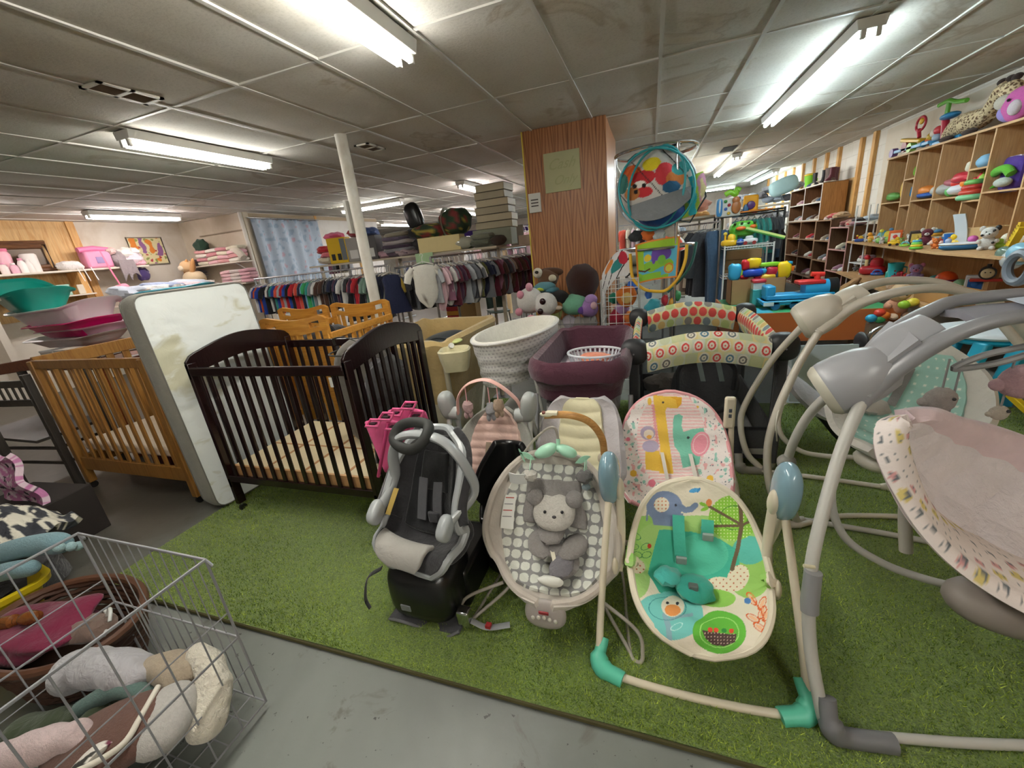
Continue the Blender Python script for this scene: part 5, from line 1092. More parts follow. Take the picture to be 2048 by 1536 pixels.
pt(roll([(-1.56, .48, .21), (-1.49, .50, .225), (-1.41, .51, .225), (-1.34, .49, .20)], rr_(.045, .075), seed=5, lump=.1), 'shaft', plush('#b3a48f', 150), t, sub=1)
pt(roll([(-1.40, .555, .26), (-1.325, .55, .24), (-1.265, .515, .20), (-1.24, .465, .16), (-1.25, .42, .12)], rr_(.038, .055), seed=6, lump=.12, sq=1.1), 'ribbed_cuff', cloth('#ddd6c6', .95, .8, 60), t, sub=1)
t = thing('plush_slipper', 'large brown plush slipper with off white sole edge', 'plush slipper', (-1.37, .40, .1))
pt(MB().ell((-1.40, .335, .215), (.17, .10, .05), RM(.1, -.1, .62), 26, 16, .95, lump=.08), 'brown_body', plush('#6b4a3f', 170), t)
pt(MB().ell((-1.305, .405, .215), (.075, .098, .052), RM(.1, -.1, .62), 24, 14, .9), 'white_toe', plush('#c9c5c0', 150), t)
pt(roll([(-1.46, .21, .235), (-1.36, .24, .255), (-1.30, .31, .262), (-1.32, .37, .27), (-1.375, .445, .262)], .009), 'white_piping', cloth('#d9d2c4', .9, .2), t)
one(roll([(-1.62, .36, .20), (-1.55, .41, .23), (-1.47, .43, .235), (-1.42, .43, .21)], .03, seed=8), 'plush_limb', plush('#5f7a74', 160), 'curved dusty green plush limb between the beige and brown boots', 'plush toy')
one(roll([(-1.83, .28, .10), (-1.70, .33, .12), (-1.56, .36, .13), (-1.45, .36, .12)], .075, lump=.5, seed=11), 'green_garment', cloth('#3c4631', .95, .7, 18), 'crumpled dark olive garment deep inside the wire bin', 'clothing', sub=1)
one(roll([(-1.72, .12, .20), (-1.62, .20, .24), (-1.52, .27, .25), (-1.44, .31, .25)], rr_(.055, .045), lump=.2, seed=14), 'pink_garment', plush('#dcc6c6', 150), 'pale pink fleece roll at the bottom of the wire bin', 'clothing', sub=1)
def florp(u, v):
    k = mnoise.noise(Vector((u*7, v*7, 2))); return C_('#6f2f45') if k > .3 else C_('#35332f') if k < -.25 else C_('#d9d4cb')
one(MB().sheet(lambda u, v: (-1.56+.22*u, .12+.2*v, .22+.05*math.sin(u*5)*math.cos(v*4)), 50, 50, .02, col=florp), 'floral_cloth', printed(.9, .5, 30), 'floral print cloth with dark red and black leaves in bin', 'cloth')
one(MB().ell((-1.26, .22, .14), (.07, .05, .035), None, 18, 12, lump=.3), 'mint_plush', plush('#b4cfc4', 150), 'small mint and white plush at the bin bottom edge', 'plush toy')
one(MB().ell((-1.50, .15, .06), (.30, .14, .04), None, 22, 12, .7, lump=.25, seed=4), 'dark_garment', cloth('#3a3733', .95, .6), 'dark garment lining the bottom of the wire bin', 'clothing')
# wicker basket with maroon cloth
t = thing('wicker_basket', 'dark brown wicker basket behind the wire bin', 'basket', (-2.12, .55, 0))
WK = plastic('#4a2f22', .6); m = MB()
for j in range(9):
    z = .02+j*.022; a = .20+.05*j/8; m.tube([(-2.12+a*1.25*math.cos(q*PI/18), .55+a*.8*math.sin(q*PI/18), z+.004*(-1)**(q+j)) for q in range(36)], .0105, 6, closed=True)
pt(m, 'woven_wall', WK, t); pt(MB().tube([(-2.12+.32*math.cos(q*PI/18), .55+.205*math.sin(q*PI/18), .215) for q in range(36)], .016, 8, closed=True), 'rolled_rim', plastic('#5a3a28', .5), t)
pt(MB().ell((-2.12, .55, .03), (.24, .15, .012)), 'bottom', WK, t)
one(MB().ell((-2.20, .50, .20), (.20, .13, .055), RM(0, -.05, .35), 26, 16, .75, lump=.35, seed=8), 'maroon_cloth', cloth('#6d1737', .95, .5, 18), 'maroon folded cloth in the dark wicker basket', 'cloth', sub=1)
t = thing('coat_hanger', 'white plastic hanger tip with brown heel shoe in wicker basket', 'hanger', (-1.9, .58, .2))
frame_tube(t, [(-1.96, .60, .20), (-1.93, .61, .25), (-1.90, .60, .255), (-1.88, .58, .235)], .006, plastic('#dcdcd8', .3), 'hook'); frame_tube(t, [(-2.0, .62, .22), (-1.93, .60, .21), (-1.88, .55, .20)], .006, plastic('#dcdcd8', .3), 'bar')
one(MB().ell((-1.98, .56, .20), (.11, .06, .03), RM(0, 0, .2), lump=.3), 'brown_cloth', cloth('#6f5a50', .9, .4), 'taupe cloth at the right end of the wicker basket', 'cloth')
# yellow bin
t = thing('yellow_bin', 'bright yellow plastic bin behind the wicker basket at left', 'bin', (-2.85, .50, 0)); YL = plastic('#d9bf22', .35)
pt(basin(-2.86, .46, .37, .26, .06, [(.07, .0), (.02, .22), (-.01, .225), (-.015, .25), (.0, .255), (.012, .25), (.03, .2), (.08, .02)], rz=-.12), 'bin_body', YL, t)
one(MB().ell((-2.9, .45, .17), (.3, .2, .08), None, 20, 12, .7, lump=.3), 'dark_clothes', cloth('#2e2d30', .9, .6), 'dark clothes filling the yellow bin', 'clothing')
t = thing('rolling_pin', 'brown turned wooden handle lying before the yellow bin', 'wooden handle', (-2.4, .5, .2)); WH = wood('#5d3417', '#7c4a22', 0, 1, .25)
pt(MB().lathe([(.0, 0), (.018, .004), (.026, .03), (.022, .06), (.012, .075), (.016, .085), (.012, .095), (.024, .10), (.024, .34), (0, .345)], 20, RM(0, -PI/2-.12, .35, (-2.14, .51, .275))), 'handle', WH, t)
# plush on top
t = thing('plush_feet', 'pale blue plush legs with padded feet beside monochrome cloth', 'plush toy', (-2.5, .68, .3)); PB = plush('#86aab4', 150)
pt(roll([(-2.75, .60, .33), (-2.60, .66, .37), (-2.45, .71, .385), (-2.36, .73, .38)], rr_(.045, .058), seed=2), 'leg', PB, t, sub=1); pt(roll([(-2.72, .55, .28), (-2.56, .60, .315), (-2.42, .64, .33)], rr_(.04, .045), seed=3), 'leg', PB, t, sub=1)
for x, y, z in ((-2.345, .70, .39), (-2.34, .73, .37), (-2.355, .755, .35)): pt(MB().ell((x, y, z), .02), 'toe_pad', plush('#a9cbcf', 150), t)
def bwp(u, v): return C_('#d4cfc0') if mnoise.noise(Vector((u*7, v*14, 1)))+.5*mnoise.noise(Vector((u*22, v*20, 5))) > .02 else C_('#33353c')
one(MB().sheet(lambda u, v: (-3.15+.50*u, .60+.30*v, .36+.12*math.sin(PI*u)*math.sin(PI*v)+.03*mnoise.noise(Vector((u*6, v*6, 0)))), 70, 60, .04, col=bwp), 'monochrome_cloth', printed(.8, .8, 18), 'crumpled black and cream patterned cloth at left edge', 'cloth')
one(MB().ell((-3.0, .62, .16), (.34, .24, .17), None, 22, 14, .7, lump=.15), 'cloth_heap', cloth('#3c3b3f', .9, .6), 'dark heap of clothes under the patterned cloth', 'clothing')
def pkp(u, v): return C_('#c07aa8') if mnoise.noise(Vector((u*6, v*14, 3))) > 0 else (C_('#2b2a33') if mnoise.noise(Vector((u*9, v*9, 7))) > .2 else C_('#d9c3cf'))
one(MB().sheet(lambda u, v: (-3.60+.42*u*(1-.3*v), .97+.02*math.sin(v*9), .28+.30*v+.02*math.sin(u*7)), 40, 50, .03, col=pkp), 'pink_pattern_garment', printed(.8, .6, 18), 'pink and black patterned garment cut by the left edge', 'clothing')
# ---------------------------------------------------------------- clothes racks and the shelf behind the cribs
ONES = ['', 'first', 'second', 'third', 'fourth', 'fifth', 'sixth', 'seventh', 'eighth', 'ninth', 'tenth', 'eleventh', 'twelfth', 'thirteenth', 'fourteenth', 'fifteenth', 'sixteenth', 'seventeenth', 'eighteenth', 'nineteenth']
TENS = ['', '', 'twent', 'thirt', 'fort', 'fift', 'sixt', 'sevent', 'eight', 'ninet']
def ordw(n):
    if n < 20: return ONES[n]
    if n % 10 == 0: return TENS[n//10]+'ieth'
    return TENS[n//10]+'y '+ONES[n % 10]
def garment_body(kind, s, seed):
    m = MB(); W = lambda z: {}
    rows = {'tee': [(0, .035, .010), (-.012, .10, .016), (-.05, .125, .026), (-.12, .105, .032), (-.25, .108, .036), (-.36, .118, .03), (-.362, .10, .012)],
            'onesie': [(0, .03, .010), (-.012, .09, .016), (-.05, .115, .026), (-.12, .10, .032), (-.24, .105, .034), (-.31, .085, .03), (-.37, .035, .022), (-.385, .02, .01)],
            'dress': [(0, .03, .010), (-.012, .08, .016), (-.05, .10, .026), (-.14, .09, .03), (-.30, .14, .045), (-.42, .17, .05), (-.423, .15, .02)],
            'pants': [(0, .08, .012), (-.01, .10, .02), (-.10, .12, .035), (-.30, .10, .04), (-.60, .09, .04), (-.90, .085, .035), (-.902, .06, .01)],
            'coat': [(0, .05, .02), (-.015, .16, .03), (-.08, .20, .05), (-.30, .19, .07), (-.60, .20, .07), (-.78, .21, .065), (-.785, .18, .03)]}[kind]
    n = 20; R = []
    for z, a, b in rows:
        R.append([(s*(a*math.cos(2*PI*k/n)), s*(b*math.sin(2*PI*k/n)*(1+.3*math.sin(k*2.3+z*20+seed))), s*z) for k in range(n)])
    loft(R, cap0=True, cap1=True, m=m)
    if kind in ('tee', 'onesie', 'coat'):
        q = 1.6 if kind == 'coat' else 1
        for sx in (-1, 1):
            m.tube([(sx*s*.09*q, 0, -s*.03), (sx*s*.14*q, 0, -s*.08*q), (sx*s*(.165 if kind != 'coat' else .155)*q, 0, -s*(.15 if kind != 'coat' else .34)*q)], [s*.034*q, s*.034*q, s*.030*q], 10, sq=.55, up=(0, 1, 0))
    return m
HANG = [plastic('#e4e4e0', .3), plastic('#8d8f94', .4), plastic('#c9bfae', .4), plastic('#22242a', .4)]
PROTO = {}
def garment(kind, color, cname, s=1., hk=0, pr=None):
    key = (kind, color, round(s, 1), hk)
    if key not in PROTO:
        t = thing(('baby_'+kind if kind not in ('pants', 'coat') else kind if kind == 'coat' else 'trousers'), 'x', 'clothing', (0, 0, -50))
        mat = cloth(color, .95, .4, 24)
        mb = garment_body(kind, s, len(PROTO)*.7)
        if pr: mb.c = [pr(v) for v in mb.v]; mat = printed(.95, .4, 24)
        mb.build('fabric', mat, t)
        h = MB(); w_ = .5 if kind == 'pants' else .95
        h.tube([(-.10*s*w_, 0, -.005*s), (0, 0, .032), (.10*s*w_, 0, -.005*s)], .0055, 6); h.tube(cr([(0, 0, .012), (0, 0, .07), (.014, 0, .10), (0, 0, .118), (-.018, 0, .10)], 4), .0035, 6)
        h.build('hanger', HANG[hk], t); PROTO[key] = [t, False]
    return PROTO[key]
def hang(kind, color, cname, loc, rz, label, group, s=1., hk=0, pr=None):
    p = garment(kind, color, cname, s, hk, pr)
    if not p[1]: p[1] = True; t = p[0]; t.location = loc; t.rotation_euler = (0, 0, rz); t['label'] = label; t['group'] = group
    else: t = dup(p[0], loc, rz, label, group)
    return t
CN = {'navy': '#20263f', 'royal blue': '#22439c', 'black': '#17171b', 'charcoal': '#3a3b40', 'orange': '#c9541f', 'white': '#d9d8d4', 'red': '#b01f2b', 'teal': '#2c8f86', 'sage green': '#6f8a7c', 'grey': '#7b7f86', 'brown': '#4d3328', 'maroon': '#5c1b2c', 'olive': '#5e6035', 'mauve': '#9a6a80', 'pale pink': '#d9b5bd', 'light grey': '#a9adb2', 'mustard': '#a98f2c', 'coral': '#d5503f', 'sky blue': '#6f9cc4', 'dark green': '#24402f', 'plum': '#472740', 'cream': '#d9cfb8', 'hot pink': '#c64a7a', 'denim': '#3d5570', 'taupe': '#8f7f70', 'bright green': '#3fa564'}
def rack(name, label, p, q, z, group, seqs, kind_fn, ends=True, s0=1., legs=True, side='left', rodz=.115):
    p, q = V(*p, 0), V(*q, 0); d = q-p; L = d.length; ang = math.atan2(d.y, d.x)+PI/2
    t = thing(name, label, 'clothes rack', (p.x, p.y, 0)); CH = metal('#a7a8ab', .3)
    pt(MB().cyl(p+V(0, 0, z+rodz), q+V(0, 0, z+rodz), .013, 10), 'rod', CH, t)
    for e in ((p, q) if legs else ()):
        pt(MB().cyl(e+V(0, 0, z+rodz), e+V(0, 0, .03), .014, 10), 'upright', CH, t); n_ = V(-d.y, d.x, 0).normalized()*.26
        pt(MB().cyl(e-n_+V(0, 0, .03), e+n_+V(0, 0, .03), .014, 8), 'foot', CH, t)
    n = len(seqs)
    for i, c in enumerate(seqs):
        u = (i+.5)/n; P = p+d*u; kd = kind_fn(i); s = s0*rnd.uniform(.92, 1.12)
        hang(kd, CN[c], c, (P.x+rnd.uniform(-.01, .01), P.y, z), ang+rnd.uniform(-.22, .22), '%s %s on %s, %s from its %s end' % (c, {'tee': 'baby top', 'onesie': 'baby bodysuit', 'dress': 'baby dress', 'pants': 'pair of trousers', 'coat': 'long garment'}[kd], group, ordw(i+1), side), 'garments on '+group, round(s, 1), i % 3 if i % 7 else 1)
    return t
seqA = 'white,royal blue,orange,royal blue,black,white,charcoal,teal,royal blue,coral,light grey,red,royal blue,black,red,coral,navy,sky blue,bright green,teal,grey,white,brown,brown,black,charcoal,navy,plum,navy,white,charcoal'.split(',')
rack('clothes_rack', 'chrome rack of small boys tops behind the white mattress', (-5.95, 5.02), (-4.05, 4.95), 1.21, 'the boys rack', seqA, lambda i: 'tee', s0=1.15)
seqB = 'black,plum,red,red,black,navy,sage green,sage green,black,charcoal,black,navy,black'.split(',')
rack('clothes_rack', 'second chrome rack of longer dark tops left of the white column', (-4.0, 4.9), (-3.25, 4.75), 1.21, 'the short dark rack', seqB, lambda i: 'tee' if i % 4 else 'dress', s0=1.3)
seqC = 'light grey,pale pink,pale pink,mauve,white,grey,maroon,plum,maroon,light grey,charcoal,grey,charcoal,white,grey,olive,olive,navy,grey,navy,dark green,maroon,maroon,mauve,brown,charcoal,maroon,grey,taupe,brown,maroon,olive,brown,plum,maroon,charcoal,brown,maroon,plum,maroon'.split(',')
rack('clothes_rack', 'chrome rack of bodysuits in front of the wood pillar', (-2.38, 4.30), (-1.75, 6.05), 1.25, 'the bodysuit rack', seqC, lambda i: 'onesie' if i % 3 else 'tee', s0=1.18)
seqD = 'mustard,charcoal,black,grey,black,charcoal,black,grey,black,charcoal,black,plum,black,charcoal'.split(',')
rack('clothes_rack', 'chrome rack of dark tops between white column and printed bodysuit', (-3.05, 4.55), (-2.55, 5.2), 1.17, 'the dark middle rack', seqD, lambda i: 'tee', s0=1.15)
def heartprint(v):
    k = mnoise.noise(Vector((v[0]*60, v[1]*10, v[2]*60))); return C_('#6b5d52') if k > .42 else C_('#e0ddd3')
def starp(v):
    k = mnoise.noise(Vector((v[0]*80, v[1]*10, v[2]*80))); return C_('#8f8f6f') if k > .5 else C_('#1d2340')
hang('onesie', '#e0ddd4', 'print', (-2.42, 4.18, 1.30), .55, 'white bodysuit with tiny brown prints facing the camera', 'garments facing forward', 1.25, 0, heartprint)
hang('dress', '#1d2341', 'print', (-2.98, 4.35, 1.22), .55, 'navy dotted romper on a cream hanger right of white column', 'garments facing forward', 1.1, 2, starp)
seqE = 'pale pink,pale pink,cream,mauve,pale pink,black,black,mustard,pale pink,charcoal,denim,denim,brown'.split(',')
rack('clothes_rack', 'tall rack of pink tops against the left edge of wood pillar', (-2.35, 7.6), (-2.0, 9.4), 1.62, 'the pink rack', seqE, lambda i: 'tee', s0=1.3)
rack('clothes_rack', 'lower rack of bodysuits and denim left of pillar', (-2.0, 6.6), (-1.75, 7.7), 1.05, 'the low denim rack', 'denim,charcoal,sky blue,brown,charcoal,olive,dark green'.split(','), lambda i: 'tee', s0=1.2)
seqF = 'white,light grey,white,pale pink,white,white,light grey,white,white,mauve,white,white'.split(',')
rack('clothes_rack', 'distant rack of white and pink tops under the purple wall', (-5.2, 11.5), (-3.2, 11.0), 1.62, 'the far white rack', seqF, lambda i: 'tee', s0=1.6)
rack('clothes_rack', 'small rack of pink and grey hats beside the curtain', (-5.55, 6.35), (-5.05, 6.2), 1.62, 'the hat rack', 'mauve,mauve,grey,grey,black,cream,light grey,light grey'.split(','), lambda i: 'tee', s0=.9)
hang('coat', '#9c1f2a', 'red', (-2.98, 8.35, 2.12), .4, 'red jacket hanging on the tan post', 'garments facing forward', .8, 0)
rack('clothes_rack', 'distant rack of dark clothes beyond the bodysuit rack', (-5.6, 8.6), (-4.4, 8.4), 1.2, 'the back left rack', 'charcoal,black,grey,navy,plum,black,red,grey,black,charcoal,navy,taupe'.split(','), lambda i: 'tee', s0=1.3)
# shelf boards over the racks
SHB = plastic('#b8ad97', .6)
t = thing('display_shelf', 'long plank shelf on posts above the clothes racks', 'shelf', (-3.4, 5.4, 0))
pt(MB().box((-5.0, 5.22, 1.395), (-1.9, 5.62, 1.42)), 'plank', SHB, t, False)
for x in (-4.95, -3.5, -1.95): pt(MB().cbox((x, 5.42, .70), (.04, .04, 1.39)), 'post', SHB, t, False)
SZ = 1.421
def cbx(x, y, z, dx, dy, dz, rz, mat, name, label, cat, group=None, bevel=.006, parts=()):
    if not parts: return tag_rot(MB().cbox((0, 0, dz/2), (dx, dy, dz)).build(name, mat, None, False, bevel), (x, y, z), rz, label, cat, group)
    t = thing(name, label, cat, (x, y, z), rz, group); MB().cbox((0, 0, dz/2), (dx, dy, dz)).build('box_body', mat, t, False, bevel)
    for nm, c, d, mt in parts: MB().cbox(c, d).build(nm, mt, t, False)
    return t
def tag_rot(o, loc, rz, label, cat, group=None): o.location = loc; o.rotation_euler = (0, 0, rz); return tag(o, label, cat, group)
BX = plastic('#d3c69c', .6)
cbx(-2.72, 5.3, SZ, .62, .2, .20, .05, plastic('#d6c48d', .6), 'cream_box', 'long cream cardboard box on the plank shelf', 'box')
for k in range(6): cbx(-1.98+.02*(k % 2), 5.55, SZ+.22+k*.09, .50-.02*k, .35, .085, .1-.03*k, plastic('#b7ac8f' if k % 2 else '#a59b80', .5), 'flat_box', 'flat greyish storage box in the tall stack, %s from its bottom' % ordw(k+1), 'box', 'stacked flat boxes', parts=(('lid_edge', (0, 0, .084), (.51-.02*k, .36, .004), plastic('#4c4238', .6)),))
cbx(-2.0, 5.5, SZ, .52, .38, .215, .1, plastic('#7c806f', .7), 'green_tub', 'grey green tub under the stacked flat boxes', 'tub')
for k, (dx, c) in enumerate(((0, '#5d604f'), (.02, '#6f715f'))): one(MB().ell((-2.13+dx, 5.35, SZ+.06+.075*k), (.17, .13, .045), None, 18, 10, .6, lump=.2, seed=k), 'folded_garment', cloth(c, .9, .5), '%s olive folded garment in front of the green tub' % ('lower', 'upper')[k], 'clothing', 'olive folded garments')
def camo(v):
    k = mnoise.noise(Vector((v[0]*9, v[1]*9, v[2]*9))); return C_('#1f3320') if k > .15 else C_('#9c8a35') if k > .02 and v[2] < 1.8 else C_('#26452a') if k > -.2 else C_('#7d2e2c')
t = thing('camouflage_bag', 'dark camouflage duffel bag with grey strap on boxes', 'bag', (-2.75, 5.45, 1.62)); m = MB().ell((-2.95, 5.45, 1.71), (.26, .17, .10), None, 26, 16, .75, lump=.15); m.c = [camo(v) for v in m.v]; pt(m, 'bag_body', printed(.8, .5, 20), t)
m = MB().ell((-2.55, 5.48, 1.79), (.23, .18, .17), None, 26, 16, .8, lump=.12); m.c = [camo(v) for v in m.v]; pt(m, 'bag_body', printed(.8, .5, 20), t); pt(MB().tube([(-2.68, 5.48+.185*math.cos(q*PI/8), 1.79+.18*math.sin(q*PI/8)) for q in range(16)], .022, 6, closed=True, sq=.2), 'grey_strap', plastic('#a8aa9c', .7), t)
one(MB().ell((-2.42, 5.36, 1.50), (.19, .15, .085), None, 22, 12, .7), 'clear_pouch', clear('#b9b9a8', .8), 'clear plastic zip pouch beside the cream box', 'pouch')
t = thing('car_seat', 'small black car seat standing on the plank shelf', 'car seat', (-3.25, 5.5, 1.5)); pt(MB().ell((-3.22, 5.55, 1.93), (.13, .07, .20), RM(0, -.25, 0), 20, 14, .7), 'backrest', BK, t); pt(MB().ell((-3.15, 5.45, 1.70), (.15, .14, .07), RM(0, .2, 0), 18, 12, .7), 'seat', cloth('#232226', .9, .3), t)
pt(MB().ell((-3.1, 5.5, 1.55), (.2, .15, .10), None, 18, 12, .7, lump=.2), 'base', cloth('#28262a', .9, .4), t)
for k, (c, n_) in enumerate((('#4d3a4a', 'dark plum'), ('#7c7a80', 'grey'), ('#3c2b3f', 'purple'), ('#a99fa0', 'pale grey'), ('#5b4f63', 'slate'), ('#8a8272', 'khaki'))):
    one(MB().ell((-3.45+.03*(k % 2), 5.38, SZ+.035+k*.052), (.26-.012*k, .16, .035), RM(0, .03*(-1)**k, 0), 20, 10, .55, lump=.12, seed=k), 'folded_blanket', cloth(c, .9, .5), '%s folded blanket right of the white column, %s from bottom' % (n_, ordw(k+1)), 'blanket', 'folded blankets on the plank shelf')
t = cbx(-4.42, 5.3, SZ, .30, .16, .36, .15, plastic('#cfa800', .5), 'yellow_box', 'bright yellow box with black speaker openings on the shelf', 'box', parts=(('window', (.10, -.081, .19), (.08, .004, .30), clear('#6f7478', 1)), ('dark_cell', (-.08, -.081, .09), (.06, .004, .09), plastic('#1b1b1b', .5)), ('dark_cell', (.02, -.081, .09), (.06, .004, .09), plastic('#1b1b1b', .5))))
for x, c, lab in ((-4.13, '#8d8a84', 'grey printed toy box right of the yellow box'), (-3.85, '#4a4747', 'dark appliance box with white label on plank shelf')):
    cbx(x, 5.32, SZ, .25, .16, .33, -.05, plastic(c, .5), 'toy_box', lab, 'box', parts=(('label', (0, -.081, .10), (.15, .003, .12), plastic('#cfcfca', .5)),))
for k, (x, z, c, n_) in enumerate(((-4.7, .07, '#c9c0aa', 'beige'), (-4.62, .14, '#d06a78', 'rose'), (-4.72, .21, '#b3232f', 'red'), (-4.5, .39, '#d2577f', 'pink'), (-4.05, .39, '#a02a34', 'dark red'), (-3.85, .38, '#32508c', 'blue'), (-3.66, .05, '#b7909b', 'dusty pink'), (-3.3, -.12, '#9a868a', 'mauve'))):
    one(MB().ell((x, 5.33, SZ+max(.045, z)), (.15, .11, .055), RM(0, 0, k), 18, 10, .8, lump=.35, seed=k), 'folded_garment', cloth(c, .9, .6), '%s crumpled baby garment among the toy boxes on the shelf' % n_, 'clothing', 'crumpled garments on the shelf')
cbx(-2.96, 5.19, 1.19, .27, .004, .24, .02, plastic('#a9c99a', .6), 'green_sign', 'pale green paper sign hanging from the shelf edge', 'sign', bevel=0)
for x, c, lab in ((-2.25, '#3d2d24', 'dark brown knitted cap on the shelf by grey box'), (-2.33, '#3b4a35', 'mossy round cushion on the plank shelf')): one(MB().ell((x+.35 if 'cap' in lab else x, 5.33, SZ+.065), (.12, .1, .065), lump=.15), 'knitted_hat', plush(c), lab, 'hat')
# right stack by the tan post
cbx(-1.72, 6.6, 1.40, .5, .3, .14, 0, plastic('#c9b8a8', .5), 'clear_bin', 'pinkish clear bin on shelf near the tan post', 'bin'); cbx(-2.0, 6.5, 1.40, .22, .02, .30, .1, plastic('#8f8a83', .5), 'picture_frame', 'small grey framed panel standing by the tan post', 'picture')
t = thing('display_shelf', 'second plank shelf behind the bodysuit rack', 'shelf', (-1.9, 6.6, 0)); pt(MB().box((-2.6, 6.4, 1.375), (-1.4, 6.8, 1.398)), 'plank', SHB, t, False)
for x in (-2.55, -1.45): pt(MB().cbox((x, 6.6, .69), (.04, .04, 1.37)), 'post', SHB, t, False)
# things under the racks
t = thing('plastic_chair', 'dark green plastic child chair with metal legs', 'chair', (-2.5, 6.6, 0), .5)
MB().sheet(lambda u, v: (lerp(-.17, .17, u), .16+.05*v+.03*math.cos(PI*(u-.5)*2), lerp(.40, .78, v)), 8, 8, .012).build('backrest', plastic('#1f3a2e', .5), t); MB().sheet(lambda u, v: (lerp(-.18, .18, u), lerp(-.18, .18, v), .38-.02*math.sin(PI*u)), 8, 8, .012).build('seat', plastic('#1f3a2e', .5), t)
for sx in (-1, 1):
    for sy in (-1, 1): MB().cyl((sx*.16, sy*.15, .38), (sx*.19, sy*.19, 0), .011, 8).build('leg', metal('#7b7d80', .3), t)
for k, (c, n_) in enumerate((('#9c2027', 'lowest red'), ('#b3262c', 'second red'), ('#c9902c', 'yellow'), ('#9c2027', 'third red'), ('#233a86', 'blue'), ('#cfc3b0', 'top cream'))):
    cbx(-3.05, 6.3, .25+.075*k, .42, .3, .07, 0, plastic(c, .5), 'storage_tray', '%s tray in the stack of coloured trays under the rack' % n_, 'tray', 'stack of coloured trays')
cbx(-3.05, 6.3, 0, .42, .3, .25, 0, plastic('#a9834f', .7), 'cardboard_box', 'brown box under the stack of coloured trays', 'box')
cbx(-2.72, 5.9, 0, .30, .25, .7, .1, plastic('#a3814f', .7), 'cardboard_box', 'upright brown cardboard panel below the bodysuit rack', 'box')
cbx(-3.9, 5.4, 0, .5, .4, .3, 0, plastic('#4b4644', .7), 'storage_box', 'dark storage box under the rack near the white column', 'box'); cbx(-5.0, 5.6, 0, .6, .4, .35, 0, plastic('#55504c', .7), 'storage_box', 'dark storage box under the boys rack', 'box')
# ---------------------------------------------------------------- left wall: shelf with pink goods, picture, curtain
WS = plastic('#d8cfc0', .6)
t = thing('wall_shelf', 'long white wall shelf holding pink baby goods on the left', 'shelf', (-8.45, 3.4, 0))
pt(MB().box((-8.64, 1.6, 1.725), (-8.3, 5.05, 1.75)), 'board', WS, t, False); pt(MB().box((-8.64, 1.6, 1.37), (-8.25, 4.15, 1.39)), 'board', WS, t, False)
for y in (1.7, 3.0, 4.1): pt(MB().box((-8.63, y-.04, .3), (-8.34, y+.04, 1.72)), 'bracket', WS if y < 4 else M_PINE, t, False)
t = thing('wood_framed_mirror', 'wide dark wood framed mirror leaning above the left shelf', 'mirror', (-8.6, 3.2, 1.75))
for q, c in ((0, '#4a2f1c'), (.05, '#5a3b22')): pt(MB().tube([(-8.58, 2.3+q, 1.78+q), (-8.58, 3.95-q, 1.78+q), (-8.60, 3.95-q, 2.17-q), (-8.60, 2.3+q, 2.17-q)], .035, 8, closed=True), 'frame', wood(c, '#6b4526', 1, 1, .4), t)
pt(MB().box((-8.62, 2.35, 1.8), (-8.6, 3.9, 2.15)), 'mirror_panel', plastic('#6e5a48', .25), t)
def lpink(name, y, z, r, c, lab, cat='clothing', x=-8.42, lump=.35, rot=None): return one(MB().ell((x, y, z), r, rot, 18, 12, .8, lump=lump, seed=y), name, cloth(c, .9, .6), lab, cat, 'baby goods on the left wall shelf')
for k, (y, c, h) in enumerate(((3.25, '#e6d9d4', .16), (3.36, '#e0cfc9', .15), (3.46, '#d7a6b4', .14), (3.55, '#e9e2dc', .20), (3.62, '#e2dcd6', .18))):
    t = thing('baby_bottle', '%s pale plastic bottle standing under the dark mirror' % ordw(k+1), 'bottle', (-8.40, y-.02, 1.752), 0, 'bottles under the mirror'); MB().lathe([(.0, 0), (.042, 0), (.045, h*.6), (.03, h*.8), (.02, h*.85)], 14).build('bottle_body', plastic(c, .4), t); MB().lathe([(.024, h*.85), (.024, h), (0, h)], 12, cap=False).build('cap', plastic('#d58fa6' if k % 2 else '#e9e4de', .4), t)
t = thing('toy_pitcher', 'large pink canister behind the bottles on left shelf', 'canister', (-8.5, 3.42, 1.752)); MB().lathe([(0, 0), (.075, 0), (.08, .26), (.06, .30)], 18).build('body', plastic('#e0a8b4', .4), t); MB().lathe([(.068, .30), (.068, .34), (0, .345)], 18).build('lid', plastic('#d86f90', .4), t)
t = thing('toy_canister', 'white ribbed canister beside the pink canister', 'canister', (-8.48, 3.66, 1.752)); MB().lathe([(0, 0), (.085, 0), (.09, .24), (.075, .26), (0, .262)], 18).build('body', plastic('#e2ddd6', .5), t)
lpink('baby_bonnet', 4.05, 1.82, (.09, .15, .07), '#dcd6d2', 'white baby bonnet with hanging ties on left shelf')
for y0 in (4.05, 4.12, 4.22): one(MB().sheet(lambda u, v: (-8.28, y0+.012*u+.03*v, 1.77-.20*v), 1, 6, .003), 'ribbon_tie', plastic('#e4dfdb', .7), '%s white tie hanging below the bonnet' % {4.05: 'leftmost', 4.12: 'middle', 4.22: 'rightmost'}[y0], 'ribbon')
t = thing('pink_toy_box', 'bright pink boxed toy with rounded roll on top', 'toy', (-8.45, 4.42, 1.752)); MB().cbox((0, 0, .13), (.2, .34, .26)).build('box_body', plastic('#d98cab', .4), t, bevel=.03); MB().tube([(.02, -.20, .28), (.03, 0, .30), (.02, .2, .27)], .045, 10).build('roll', plastic('#cf6f98', .4), t); MB().cbox((.101, .0, .12), (.006, .1, .1)).build('window', plastic('#8f7aa8', .3), t)
one(MB().tube(cr([(-8.27, 4.42, 2.0), (-8.25, 4.45, 1.7), (-8.24, 4.50, 1.42)], 5), .012, 6, sq=.3), 'pink_strap', plastic('#dd6f8c', .6), 'bright pink strap hanging down to the pink plush', 'strap')
